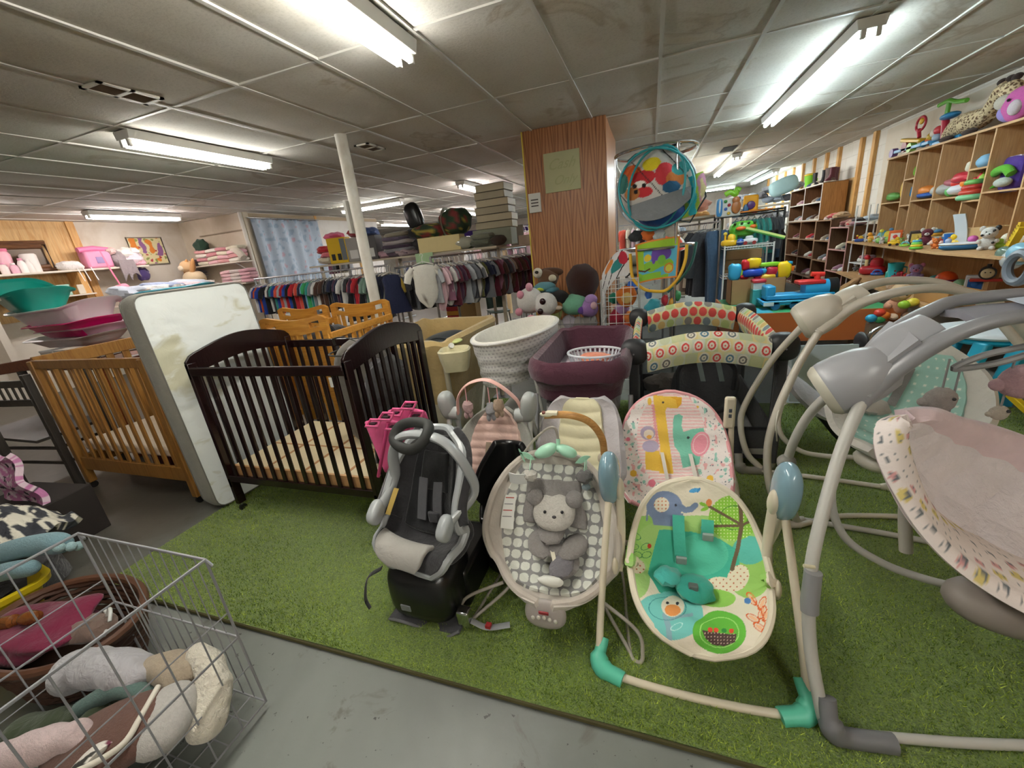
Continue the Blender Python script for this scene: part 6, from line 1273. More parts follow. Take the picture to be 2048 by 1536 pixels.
lpink('plush_scarf', 4.70, 1.86, (.10, .10, .12), '#8f8486', 'grey brown fringed scarf hanging over the left shelf')
one(MB().sheet(lambda u, v: (-8.27-.01*u, 4.60+.22*u+.05*v*math.sin(u*7), 1.85-.34*v*(1-.35*abs(math.sin(u*9)))), 24, 10, .02), 'fringe', cloth('#847a7c', .9, .8), 'grey fringe hanging down under the left shelf', 'scarf')
for k, (y, z, r, c, lab) in enumerate(((4.82, 1.97, .10, '#e2dcd3', 'cream knitted baby cap on top of the shelf pile'), (4.92, 1.88, .12, '#e0ccd4', 'pale pink hooded bonnet in the shelf pile'), (4.80, 1.80, .09, '#d9d3d0', 'off white mitten heap low in the shelf pile'), (4.98, 1.80, .08, '#dba4b2', 'pink bib at the right end of left shelf'), (4.95, 1.99, .07, '#e6dfdc', 'small white sock bundle crowning the pile'), (4.62, 2.0, .07, '#d9b7b0', 'rose plush peeking behind the cream cap'))): lpink('knitted_bonnet', y, z, (.10, r, r*.75), c, lab)
t = thing('framed_picture', 'framed floral picture with orange and purple flowers, left wall', 'picture', (-8.6, 5.33, 2.0))
def flor(px, py): return C_('#e3d9a8')
def flcol(u, v):
    k = mnoise.noise(Vector((u*4, v*4, 5))); k2 = mnoise.noise(Vector((u*7, v*7, 9))); return C_('#d9822f') if k > .28 else C_('#8f5f8f') if k < -.3 else C_('#b33f4a') if k2 > .4 else C_('#8f9a50') if k2 < -.38 else C_('#e0d6a6')
pt(MB().sheet(lambda u, v: (-8.632, lerp(5.06, 5.60, u), lerp(1.78, 2.22, v)), 60, 50, col=flcol), 'print', printed(.6, .02, 20), t); pt(MB().tube([(-8.63, 5.05, 1.77), (-8.63, 5.61, 1.77), (-8.63, 5.61, 2.23), (-8.63, 5.05, 2.23)], .014, 6, closed=True), 'frame', plastic('#8f8878', .4), t)
lpink('purple_toy', 4.98, 1.60, (.06, .09, .10), '#3f2f63', 'dark purple plush hanging below the left shelf end')
lpink('pink_plush_bunny', 4.45, 1.33, (.10, .13, .14), '#df8fa4', 'pink plush bunny sitting below the pink strap', 'plush toy', -8.2)
for k in range(4): cbx(-8.35, 3.35+.24*k, 1.392, .02, .17, .20-.02*k, .15, plastic(['#7b8796', '#3f2f2c', '#8fb5a6', '#cfc4b0'][k], .5), 'boxed_book', '%s propped on the lower left shelf' % ['grey blue box', 'dark brown box', 'mint green boxed book', 'cream booklet'][k], 'box', 'boxes on the lower left shelf')
# linens on a table under the shelf
t = thing('linen_table', 'low table under the left shelf carrying linen heaps', 'table', (-7.4, 4.6, 0)); pt(MB().box((-8.1, 3.9, 1.12), (-6.7, 5.4, 1.15)), 'table_top', WS, t, False)
for x in (-8.0, -6.8):
    for y in (4.0, 5.3): pt(MB().cbox((x, y, .56), (.05, .05, 1.12)), 'leg', WS, t, False)
for k in range(16):
    c, n_ = [('#d9d5cf', 'white'), ('#d8b9bd', 'pink'), ('#b9c3cf', 'pale blue'), ('#c9c3ba', 'beige'), ('#dfe0dc', 'cream'), ('#8f9bb5', 'slate blue')][k % 6]; y = 4.15+.16*(k % 8); one(MB().ell((-7.3-.25*(k//8), y, 1.20+.09*(k//8)+.03*(k % 3)), (.28, .14, .085), RM(0, .1*(k % 3-1), .3*(k % 4)), 18, 10, .7, lump=.4, seed=k), 'folded_linen', cloth(c, .9, .6), '%s baby linen on the table below the shelf, %s along the %s row' % (n_, ordw(k % 8+1), ('front', 'back')[k//8]), 'linen', 'baby linens on the table')
# partition shelves
t = thing('wall_shelf', 'white bracket shelf with folded blankets beside the curtain', 'shelf', (-7.4, 5.9, 0))
pt(MB().box((-8.5, 5.70, 1.635), (-6.98, 6.0, 1.655)), 'board', WS, t, False); pt(MB().box((-8.2, 5.70, 1.26), (-6.98, 6.0, 1.28)), 'board', WS, t, False); frame_tube(t, [(-7.1, 5.72, 1.63), (-7.1, 5.98, 1.45)], .01, plastic('#b9b5ac', .5), 'bracket')
for k in range(20):
    c, n_ = [('#cfc7b0', 'cream'), ('#d9a9b0', 'pink'), ('#c98f8f', 'rose striped'), ('#e0d8cc', 'off white'), ('#b97a80', 'dusty rose')][k % 5]; col, row = k % 4, k//4
    if row > 3: continue
    one(MB().ell((-7.95+.27*col, 5.84, 1.69+.068*row), (.16, .12, .038), RM(0, .05*(-1)**k, 0), 18, 10, .55, lump=.12, seed=k), 'folded_blanket', cloth(c, .9, .5), '%s folded blanket on upper bracket shelf, %s stack, %s layer' % (n_, ordw(col+1), ordw(row+1)), 'blanket', 'blankets on the bracket shelf')
for k in range(12):
    c, n_ = [('#d9b0b5', 'pink'), ('#cfc3bd', 'grey pink'), ('#c99aa3', 'rose')][k % 3]; col, row = k % 3, k//3; one(MB().ell((-7.5+.24*col, 5.84, 1.31+.06*row), (.14, .11, .033), RM(0, .04*(-1)**k, 0), 18, 10, .5, lump=.1, seed=k+30), 'folded_blanket', cloth(c, .9, .4), '%s folded blanket on lower bracket shelf, %s stack, %s layer' % (n_, ordw(col+1), ordw(row+1)), 'blanket', 'blankets on the lower bracket shelf')
one(MB().ell((-7.95, 5.82, 1.99), (.15, .10, .13), None, 18, 12, lump=.3), 'green_plush', plush('#1f3c2b'), 'dark green plush lump on the bracket shelf', 'plush toy'); one(MB().tube(cr([(-7.15, 5.78, 1.86), (-7.02, 5.76, 1.82), (-6.90, 5.74, 1.70)], 5), .06, 10), 'rolled_towel', cloth('#c3b8a8', .9, .5), 'striped rolled towel drooping off the bracket shelf', 'towel')
for k, c in enumerate(('#2e2424', '#4a2b2e', '#6f6a70', '#9c9590')): one(MB().ell((-8.35, 5.84, 1.69-.0+.06*k if k < 2 else 1.56-.07*(k-2)), (.2, .12, .04), None, 18, 10, .6, lump=.25, seed=k), 'dark_garment', cloth(c, .9, .6), '%s garment piled by the corner left of bracket shelf' % ['black', 'dark maroon', 'slate grey', 'light grey'][k], 'clothing')
t = thing('plush_rabbit', 'large tan and cream plush rabbit sitting before the bracket shelf', 'plush toy', (-7.9, 5.5, 1.3))
pt(MB().ell((-7.95, 5.5, 1.45), (.22, .16, .14), None, 20, 14), 'body', plush('#d9c4a0'), t); pt(MB().ell((-8.0, 5.48, 1.66), (.13, .12, .11), None, 20, 14), 'head', plush('#d6b184'), t)
for dx in (-.06, .10): pt(MB().ell((-7.95+dx, 5.45, 1.62), (.05, .04, .19), RM(0, .5, 0)), 'ear', plush('#c9935a'), t)
pt(MB().ell((-8.02, 5.37, 1.64), (.06, .04, .05)), 'muzzle', plush('#e8d9c0'), t)
cbx(-7.95, 5.55, 0, .7, .4, 1.3, 0, plastic('#b9b0a0', .7), 'storage_cabinet', 'pale cabinet under the plush rabbit', 'cabinet')
t = thing('curtain', 'grey blue printed curtain hanging from a rod with rings', 'curtain', (-6.9, 6.95, 1.4))
def curt(u, v): y = lerp(6.1, 7.75, u); return (-6.90+.035*math.sin(u*34)+.02*math.sin(u*11+v*2), y, lerp(2.36, .75, v))
def cucol(u, v): k = mnoise.noise(Vector((u*16, v*20, 2))); return C_('#b59aa6') if k > .45 else C_('#a9b5c4') if k > -.3 else C_('#8fa0b4')
pt(MB().sheet(curt, 120, 60, .004, col=cucol), 'fabric', printed(.8, .2, 20), t); pt(MB().cyl((-6.9, 6.05, 2.38), (-6.9, 7.8, 2.38), .012), 'rod', metal(), t)
for k in range(10): pt(MB().tube([(-6.9+.02*math.cos(q*PI/5), 6.2+k*.165, 2.36+.02*math.sin(q*PI/5)) for q in range(10)], .004, 6, closed=True), 'ring', metal('#cfcfcf', .2), t)
# tubs on the changing table
def tub(name, label, cx, cy, z, L, W, H, mat, rz, rise=.0, inner=None):
    t = thing(name, label, 'baby bath', (cx, cy, z), rz); n = 16
    def ring(ins, zz, lift):
        o = rrect(0, 0, L/2-ins, W/2-ins*.8, min(W/2-ins*.8-.005, .16), n); return [(x, y, zz+lift*(rise*((x/(L/2))**2)*(1 if x > 0 else .35)+.02*math.cos(x*9))) for x, y in o]
    loft([ring(.12, .0, 0), ring(.06, H*.5, .5), ring(.02, H*.92, 1), ring(-.015, H*.95, 1), ring(-.02, H, 1), ring(-.0, H+.008, 1), ring(.015, H, 1)], cap0=True).build('shell', mat, t)
    loft([ring(.015, H, 1), ring(.03, H*.85, .9), ring(.075, H*.45, .5), ring(.13, .012, 0)], cap1=True).build('inner_basin', inner or mat, t); return t
tb = tub('bath_tub', 'teal baby bath tub with white label, top of the tub stack', -5.12, 2.12, 1.27, .90, .42, .15, plastic('#169c8c', .3), PI-.25, .16); MB().cbox((-.27, .218, .15), (.16, .004, .04), RM(0, .0, 0)).build('label', plastic('#d9dad2', .5), tb)
tub('bath_tub', 'white baby bath tub between the teal and pink tubs', -4.75, 2.13, 1.12, .95, .40, .17, plastic('#e9e9e8', .3), .05, .06)
tub('bath_tub', 'hot pink baby bath tub in the middle of the stack', -4.60, 2.10, 1.06, .86, .42, .12, plastic('#d3196f', .25), -.02, .03, plastic('#e2a2bb', .4))
tub('bath_tub', 'pale pink baby bath tub under the hot pink one', -4.60, 2.14, 1.01, .82, .40, .12, plastic('#d9a9bb', .35), -.02, .02)
tub('bath_tub', 'white shallow bath tub at the bottom of the stack', -4.7, 2.12, .97, .92, .38, .09, plastic('#cfcfca', .35), .04, .02)
tub('bath_tub', 'dark teal bath tub behind the pink one at right', -3.98, 2.68, .98, .5, .36, .16, plastic('#0e6e66', .35), 1.2, .02)
tub('bath_tub', 'aqua blue bath tub with green insert behind white tub', -4.45, 2.85, 1.20, .7, .36, .14, plastic('#4fb0c6', .35), .2, .04, plastic('#7cc26a', .4))
t = thing('wire_basket', 'white wire basket below the tub stack', 'wire basket', (-4.45, 1.98, .86)); WW = plastic('#e2e2e0', .35)
for z in (.86, .91, .97): pt(MB().tube([(-4.75, 1.86, z), (-4.05, 1.90, z), (-4.05, 2.3, z), (-4.75, 2.3, z)], .005 if z < .95 else .008, 6, closed=True), 'ring_wire', WW, t)
m = MB()
for k in range(12): x = lerp(-4.73, -4.07, k/11); m.cyl((x, 1.86+.04*k/11, .86), (x, 1.86+.04*k/11, .97), .003, 5)
pt(m, 'front_grid', WW, t); cbx(-4.62, 1.845, .845, .16, .012, .13, .05, plastic('#c9bfb9', .6), 'notice_card', 'printed grey card standing before the white wire basket', 'card')
one(MB().ell((-4.4, 2.1, .90), (.25, .12, .03), None, 18, 10, lump=.4), 'orange_cloths', cloth('#b9553f', .9, .4), 'orange red cloths in the white wire basket', 'cloth')
# ---------------------------------------------------------------- toys: small builders of unit height, scaled by s
def face_cam(p): return math.atan2(-p[0], p[1])
class TB:   # toy builder: parts in local coordinates times s
    def __init__(q, name, label, cat, p, s, rz=None, group=None): q.s = s; q.t = thing(name, label, cat, p, face_cam(p) if rz is None else rz, group)
    def __call__(q, mb, name, mat, par=None, **k):
        mb.v = [(a*q.s, b*q.s, c*q.s) for a, b, c in mb.v]; return mb.build(name, mat, par or q.t, **k)
def P_(c): return plastic(c, .35)
def toy(kind, p, s, cs, label, rz=None, group=None):
    c = (cs+cs+cs)[:4]
    if kind == 'ball':
        T = TB('toy_ball', label, 'ball', p, s, rz, group); m = MB().ell((0, 0, .5), .5, None, 20, 14); T(m, 'ball', P_(c[0])); T(MB().tube([(.505*math.cos(a*PI/12), .505*math.sin(a*PI/12), .5) for a in range(24)], .05, 6, closed=True), 'band', P_(c[1]))
    elif kind == 'plush':
        T = TB('plush_toy', label, 'plush toy', p, s, rz, group); A = plush(c[0]); B_ = plush(c[1])
        T(MB().ell((0, 0, .28), (.27, .22, .28), lump=.08), 'body', A); h = T(MB().ell((0, -.06, .70), (.26, .23, .24)), 'head', plush(c[2]))
        T(MB().ell((0, -.25, .64), (.12, .09, .09)), 'muzzle', B_, h); T(MB().ell((0, -.34, .67), .03), 'nose', P_('#2a2226'), h)
        for sx in (-1, 1):
            T(MB().ell((sx*.22, 0, .88), (.10, .06, .12)), 'ear', B_ if len(cs) > 3 else A, h); T(MB().ell((sx*.10, -.25, .75), .028), 'eye', P_('#1a1a1d'), h)
            T(MB().ell((sx*.26, -.12, .36), (.08, .12, .09)), 'arm', A); T(MB().ell((sx*.17, -.25, .08), (.10, .16, .09)), 'leg', B_)
    elif kind == 'car':
        T = TB('toy_car', label, 'toy car', p, s, rz, group); T(MB().ell((0, 0, .42), (.75, .36, .26), None, 20, 12, .6), 'body', P_(c[0])); T(MB().ell((-.08, 0, .68), (.38, .28, .28), None, 18, 12, .6), 'cabin', P_(c[1]))
        for sx in (-1, 1):
            for sy in (-1, 1): T(MB().cyl((sx*.42, sy*.30, .2), (sx*.42, sy*.42, .2), .2, 16), 'wheel', P_(c[2]))
    elif kind == 'cup':
        T = TB('toy_cup', label, 'cup', p, s, rz, group); T(MB().lathe([(0, 0), (.30, 0), (.36, .5), (.42, 1), (.38, 1), (.30, .2), (0, .18)], 20), 'cup_body', P_(c[0])); T(MB().tube([(.36, 0, .75), (.56, 0, .7), (.56, 0, .35), (.34, 0, .3)], .05, 8), 'handle', P_(c[1]))
    elif kind == 'stack':
        T = TB('stacking_toy', label, 'stacking toy', p, s, rz, group)
        for k in range(4): T(MB().tube([((.42-.06*k)*math.cos(a*PI/9), (.42-.06*k)*math.sin(a*PI/9), .14+.22*k) for a in range(18)], .13, 10, closed=True), 'ring', P_(c[k]))
        T(MB().ell((0, 0, .92), .12), 'top_ball', P_(c[1]))
    elif kind == 'duck':
        T = TB('toy_duck', label, 'toy duck', p, s, rz, group); T(MB().ell((0, 0, .33), (.5, .3, .32), lump=.05), 'body', P_(c[0])); h = T(MB().ell((-.22, -.05, .76), .24), 'head', P_(c[0])); T(MB().ell((-.46, -.08, .72), (.13, .1, .05)), 'beak', P_(c[1]), h); T(MB().ell((-.30, -.24, .82), .03), 'eye', P_('#202024'), h)
    elif kind == 'boat':
        T = TB('toy_boat', label, 'toy boat', p, s, rz, group); T(MB().ell((0, 0, .26), (1.25, .5, .27), None, 24, 12, .75), 'hull', P_(c[1])); T(MB().ell((0, 0, .47), (1.3, .54, .12), None, 24, 10, .75), 'deck', P_(c[0])); T(MB().ell((.55, 0, .78), (.3, .22, .25)), 'figure', P_(c[2])); T(MB().ell((-.75, 0, .72), (.2, .18, .2)), 'figure', P_(c[3]))
    elif kind == 'box':
        T = TB('toy_box', label, 'toy', p, s, rz, group); T(MB().cbox((0, 0, .5), (.8, .5, 1)), 'box_body', P_(c[0]), bevel=.05*s); T(MB().cbox((0, -.255, .5), (.55, .02, .6)), 'front_panel', P_(c[1])); T(MB().ell((0, -.28, .55), (.14, .04, .14)), 'button', P_(c[2]))
    elif kind == 'block':
        T = TB('activity_toy', label, 'toy', p, s, rz, group); T(MB().ell((0, 0, .25), (.6, .4, .25), None, 20, 12, .6), 'base', P_(c[0])); T(MB().ell((.15, 0, .62), (.3, .25, .3), None, 18, 12, .8), 'dome', P_(c[1])); T(MB().cyl((-.3, 0, .4), (-.3, 0, .95), .08), 'post', P_(c[2])); T(MB().ell((-.3, 0, .95), .14), 'knob', P_(c[3]))
    elif kind == 'worm':
        T = TB('caterpillar_toy', label, 'toy caterpillar', p, s, rz, group)
        for k in range(4): T(MB().ell((-.75+.48*k, 0, .38+.04*(k % 2)), (.32, .34, .38)), 'segment', P_(c[k]))
        T(MB().ell((-1.15, 0, .62), .38), 'head', P_(c[1]))
    elif kind == 'phone':
        T = TB('toy_phone', label, 'toy', p, s, rz, group); T(MB().ell((0, 0, .25), (.9, .5, .25), None, 20, 12, .6), 'base', P_(c[0])); T(MB().tube(cr([(-.6, 0, .5), (-.3, 0, .85), (.3, 0, .85), (.6, 0, .5)], 5), .13, 10), 'handset', P_(c[1]))
        for k in range(3): T(MB().ell((-.35+.35*k, -.42, .3), .1), 'button', P_(c[2]))
    elif kind == 'engine':
        T = TB('toy_engine', label, 'toy train', p, s, rz, group); T(MB().cbox((0, 0, .14), (1.3, .5, .16)), 'chassis', P_(c[1]), bevel=.03*s); T(MB().cyl((0, -.35, .55), (0, .5, .55), .36, 20), 'boiler', P_(c[0])); f = T(MB().ell((0, -.36, .55), (.28, .07, .28)), 'face', P_(c[2])); T(MB().cyl((0, -.1, .85), (0, -.1, 1.05), .1), 'funnel', P_(c[0]))
        for sx in (-1, 1): T(MB().ell((sx*.1, -.42, .6), .035), 'eye', P_('#17171a'), f)
    else:
        T = TB('toy_bottle', label, 'bottle', p, s, rz, group); T(MB().lathe([(0, 0), (.25, 0), (.27, .55), (.14, .75), (0, .76)], 16), 'bottle_body', P_(c[0])); T(MB().lathe([(.15, .74), (.15, 1), (0, 1)], 14), 'cap', P_(c[1]))
    return T.t
def on_shelf(px, py, hpx, z, kind, cs, label, rz=None, group=None):    # py is the row of the toy's foot
    p = atz(px, py, z)
    xm = 2.84 if z > .6 else 3.0
    if p.x > xm or p.y > 7.85: q = atx(px, py, xm); p = V(xm, min(q.y, 7.8), z)
    d = (p-V(0, 0, CAM_H)).dot(_f); return toy(kind, p, hpx*d/FPX, cs, label, rz, group)
# ---------------------------------------------------------------- right wall: cubby unit with toys
CB = wood('#b98d5d', '#c9a173', 2, .7, .55, 'light_wood'); CBH = wood('#b98d5d', '#c9a173', 1, .7, .55, 'light_wood')
t = thing('cubby_shelf', 'light wood cubby unit of toys on the right wall', 'shelf unit', (3.07, 5.7, 0)); XF, XK = 2.90, 3.235
pt(MB().box((XF-.01, 3.0, 1.93), (XK, 7.13, 1.95)), 'top_board', CBH, t, False); pt(MB().box((XK-.01, 3.0, .93), (XK, 7.13, 1.95)), 'back_panel', CB, t, False)
ys = [7.12, 6.66, 6.44, 6.02, 5.52, 5.28, 4.83, 4.38, 3.9, 3.4]
for y in ys: pt(MB().box((XF, y-.009, .93), (XK-.01, y+.009, 1.93)), 'divider', CB, t, False)
for (a, b), zs in zip(zip(ys, ys[1:]), ((1.41,), (1.65, 1.36), (1.40,), (1.39,), (1.62, 1.34), (1.40,), (1.40,), (1.40,), (1.6, 1.3))):
    for z in zs: pt(MB().box((XF, b+.009, z-.008), (XK-.01, a-.009, z+.008)), 'shelf_board', CBH, t, False)
t = thing('toy_table', 'long light wood counter covered with toys below the cubbies', 'counter', (2.85, 5.8, 0))
pt(MB().prism([(3.235, 2.8), (3.235, 7.9), (2.86, 7.9), (2.50, 5.0), (2.50, 2.8)], .905, .93), 'counter_top', CBH, t, False)
pt(MB().prism([(3.235, 2.8), (3.235, 7.95), (2.80, 7.95), (2.40, 5.0), (2.40, 2.8)], .45, .475), 'bench_board', CBH, t, False)
for y in (7.6, 6.4, 5.1, 3.8): pt(MB().box((3.0, y-.03, 0), (3.06, y+.03, .905)), 'support_post', CB, t, False)
K = lambda x, y: (1640+.1992*x, 380+.1992*y)
TT = [(390, 520, 55, 'block', ['#3557a8', '#e0b02c', '#c8332f', '#e6c23a'], 'blue bead toy with yellow and red balls at counter far end'), (500, 525, 35, 'ball', ['#c9b23c', '#c03a32'], 'small yellow ball beside the bead toy'), (555, 525, 60, 'plush', ['#e4e2de', '#d88f6a', '#e4e2de'], 'white toy animal right of the small yellow ball'),
 (615, 540, 60, 'plush', ['#dcdad6', '#e9e7e3', '#e4e2de'], 'white toy puppy in front near the counter edge'), (660, 480, 110, 'block', ['#8fbf6a', '#d9c23c', '#7fb0a0', '#e0d050'], 'green and yellow activity toy behind the white puppy'), (745, 520, 110, 'box', ['#e0642a', '#e8e2d8', '#d23b33'], 'orange and white upright toy on the counter'),
 (800, 480, 60, 'duck', ['#e6b82c', '#e07a2a'], 'yellow duck shaped toy behind the yellow car'), (735, 560, 55, 'car', ['#e8b722', '#e6bd35', '#2a211c'], 'yellow toy car with dark wheels on the counter edge'), (850, 340, 55, 'plush', ['#8fae4a', '#c9c9a0', '#8fae4a'], 'green frog plush against the cubby'), (905, 490, 90, 'plush', ['#e6ddd2', '#e2b7a8', '#ece6dd'], 'cream lamb plush between orange toy and maroon bear'),
 (850, 565, 40, 'phone', ['#7cc043', '#5fb2cf', '#e7d23a'], 'lime toy phone with blue end'), (960, 595, 85, 'stack', ['#63b53c', '#e0c33a', '#7cc94a', '#4fa4bf'], 'lime and yellow stacked ring toy on counter'), (1000, 310, 115, 'box', ['#3a2a22', '#d8b85a', '#d8b85a'], 'dark tray with yellow bear face standing in the cubby'),
 (1070, 470, 145, 'plush', ['#6e2b3a', '#e6e0da', '#6e2b3a', '#7a3341'], 'maroon bear plush with white muzzle, centre of the counter'), (1150, 590, 95, 'plush', ['#e0762e', '#e8893e', '#e0762e', '#e08a40'], 'orange hippo shaped toy at the counter edge'), (1240, 600, 20, 'phone', ['#c9d27c', '#4f9d8a', '#e0c33a'], 'tiny green rattle lying by the orange toy'),
 (1325, 400, 105, 'cup', ['#2667b5', '#2a5fa8'], 'blue plastic bucket with green toy behind the yellow duck'), (1335, 300, 45, 'ball', ['#8fae3c', '#a9c65a'], 'green toy on top of the blue bucket'), (1220, 430, 70, 'box', ['#3f8fb5', '#d23b4a', '#e6c23a'], 'blue and red toy box between maroon bear and bucket'),
 (1385, 500, 110, 'duck', ['#ecc92c', '#e08a2a'], 'large yellow duck toy behind the boat'), (1405, 600, 110, 'boat', ['#e6eaee', '#1f5f8a', '#c65aa0', '#a9b6d0'], 'white and blue toy boat with pink figure'), (1520, 470, 70, 'plush', ['#8cc68f', '#e6dc6a', '#a9d6a0'], 'green and yellow plush beside the boat'), (1660, 600, 200, 'plush', ['#e6e3de', '#e6e3de', '#e9e7e3'], 'white dalmatian puppy plush with black ear on counter'),
 (1640, 420, 70, 'plush', ['#8fbf5a', '#a4cf6a', '#8fbf5a'], 'green plush behind the dalmatian puppy'), (1800, 430, 90, 'block', ['#9cc83a', '#a6d048', '#6fc0c0', '#5fb8c8'], 'lime and aqua toy on the tan box'), (1250, 500, 60, 'worm', ['#e09080', '#e8c0b0', '#d8a090', '#e0a898'], 'salmon pink plush toy beside the orange hippo')]
for x, y, h, k_, cs, lab in TT:
    a, b = K(x, y); o = on_shelf(a, b, h*.1992*1.15, .93, k_, cs, lab)
    if 'dalmatian' in lab and 'dog' not in lab and k_ == 'plush' and h == 200:
        hd = [c for c in o.children if c.name.startswith('head')][0]; er = [c for c in hd.children if c.name.startswith('ear')]; me = er[-1].data; me.materials[0] = P_('#1b1b1e'); s_ = h*.1992*1.15*((o.location-V(0, 0, CAM_H)).dot(_f))/FPX
        for dx, dz in ((.12, .80), (-.2, .62), (.16, .30)): MB().ell((dx*s_, -.24*s_, dz*s_), (.05*s_, .03*s_, .05*s_)).build('black_patch', P_('#1b1b1e'), hd)
EXT = [('duck', '#e8a02c', 'amber'), ('ball', '#3f9fbf', 'sea blue'), ('block', '#d9483a', 'tomato red'), ('plush', '#d8c8a8', 'sand'), ('cup', '#8f5fb0', 'violet'), ('stack', '#4fb07a', 'jade'), ('car', '#3a6fc0', 'bright blue'), ('plush', '#c9889a', 'rose pink'), ('phone', '#f0d23c', 'lemon'), ('worm', '#7fb83c', 'leaf green')]
for k, (y0_, (kd_, c_, n_)) in enumerate(zip((7.35, 7.1, 6.85, 6.6, 6.25, 6.0, 5.75, 5.5, 5.35, 4.75), EXT)): toy(kd_, (2.98 if y0_ < 7.2 else 2.95, y0_, .93), .12+.02*(k % 3), [c_, '#e6ddc8', '#d8a03a', '#5a8fb8'], '%s toy at the back of the counter, %s from its far end' % (n_, ordw(k+1)), -PI/2+.3)
p = V(2.83, 5.32, .93); t = tag(MB().sheet(lambda u, v: (p.x-.02+.06*u-.05*v*v, p.y-.06*u+.02*v, .93+.30*v), 4, 10, .02).build('curved_paddle', plastic('#d3dde6', .4), None), 'tall white curved plastic piece rising behind the boat', 'toy')
cbx(3.0, 5.25, .93, .22, .30, .17, .1, plastic('#c3a06f', .7), 'cardboard_box', 'small tan box behind the dalmatian puppy', 'box')
x_, y_ = 2.62, 4.62
t = thing('yellow_track', 'yellow toothed plastic strip leaning at the right edge', 'toy', (2.7, 4.5, .93)); m = MB(); A = atx(*K(1900, 600), 2.6); B2 = atx(*K(2040, 370), 2.6)
m.bar(A, B2, .05, .02, (0, -1, 0)); 
for k in range(9): c = A.lerp(B2, k/8); m.cbox(c+V(0, .02, .02), (.03, .025, .03))
pt(m, 'toothed_strip', plastic('#e6bf2c', .4), t)
for (a, b, r, c, n_, lab) in ((1850, 640, .07, '#6f8a7c', 'domed_toy', 'smoky green clear dome at the counter right end'), (1930, 700, .09, '#cfd4d4', 'clear_shell', 'clear domed toy with white base near right edge'), (2010, 640, .10, '#7fb2c8', 'spinning_toy', 'blue and grey wheel toy cut by the right edge')):
    q = atx(*K(a, b), 2.55); one(MB().ell(q, (r*.6, r, r*.8)), n_, clear(c, .75) if '#7fb' not in c else plastic(c, .3), lab, 'toy')
q = atx(*K(2000, 780), 2.45); one(MB().tube([q+V(0, .10*math.cos(a*PI/10), .10*math.sin(a*PI/10)) for a in range(20)], .03, 8, closed=True), 'grey_ring', plastic('#6f7680', .3), 'dark grey ring toy below the blue wheel at right edge', 'toy')
t = on_shelf(*K(1680, 850), 34, .60, 'engine', ['#1d1c20', '#c23a2f', '#ddd2a8'], 'black toy engine with pale face on a red base'); cbx(2.62, 4.85, .476, .3, .5, .12, 0, plastic('#a87a45', .7), 'wooden_box', 'wooden box under the black toy engine', 'box')
BB = [(340, 800, 60, 'plush', ['#9a9aa3', '#d0b9a0', '#8f8f9a'], 'grey plush slumped at the bench far end'), (520, 830, 120, 'block', ['#b5202a', '#c42a35', '#e0c98f', '#d0272f'], 'red toy vehicle with yellow string on the bench'), (570, 850, 40, 'phone', ['#2a5fb0', '#3f74c2', '#c02a2a'], 'blue flat toy before the red vehicle'), (740, 890, 105, 'cup', ['#2fb5c0', '#36c0c9'], 'cyan toy cup with handle on the bench'),
 (860, 820, 55, 'block', ['#c8323a', '#d23f3f', '#a82a38', '#c83a4a'], 'red toy behind the lavender pony'), (700, 770, 60, 'bottle', ['#3fa08f', '#c9d2c4'], 'teal bottle toy at the bench back'), (800, 760, 60, 'block', ['#8c2430', '#a52c36', '#7a2230', '#b5323a'], 'dark red toys at the back of the bench'), (945, 900, 130, 'plush', ['#b9a3dc', '#e08fb8', '#bfa9e0', '#c0abdf'], 'lavender pony toy with pink muzzle'), (1075, 850, 50, 'duck', ['#35a7c9', '#2f97b8'], 'turquoise toy bird behind the lavender pony'),
 (1150, 915, 75, 'ball', ['#5aa0a0', '#c9cf4a'], 'blue green speckled ball on the bench'), (1275, 850, 115, 'ball', ['#e65a26', '#7a2a5a'], 'orange pumpkin ball with plum top'), (1285, 915, 55, 'worm', ['#6a3a6f', '#9a4a5a', '#5a3a70', '#7a4a6a'], 'purple striped caterpillar toy before the pumpkin ball'), (1410, 920, 80, 'ball', ['#8fbf9a', '#e0d04a'], 'green and yellow netted ball'), (1540, 1000, 125, 'box', ['#dfe5ea', '#2368bd', '#2a74c9'], 'white and blue milk carton shaped toy'), (1180, 800, 55, 'block', ['#a82a35', '#b8323a', '#a02838', '#c03a3a'], 'dark red toy beside the pumpkin ball'), (1030, 790, 45, 'block', ['#b02a40', '#a82a3a', '#982a3a', '#b0303a'], 'crimson toy behind the turquoise bird'), (1000, 760, 30, 'ball', ['#d9c9b8', '#b89a80'], 'cream ball at the bench back wall'), (1330, 760, 50, 'plush', ['#4a2a3a', '#7a2a4a', '#5a2a3a'], 'dark plum toy peeking over the pumpkin ball')]
for x, y, h, k_, cs, lab in BB:
    a, b = K(x, y); on_shelf(a, b, h*.1992*1.45, .476, k_, cs, lab)
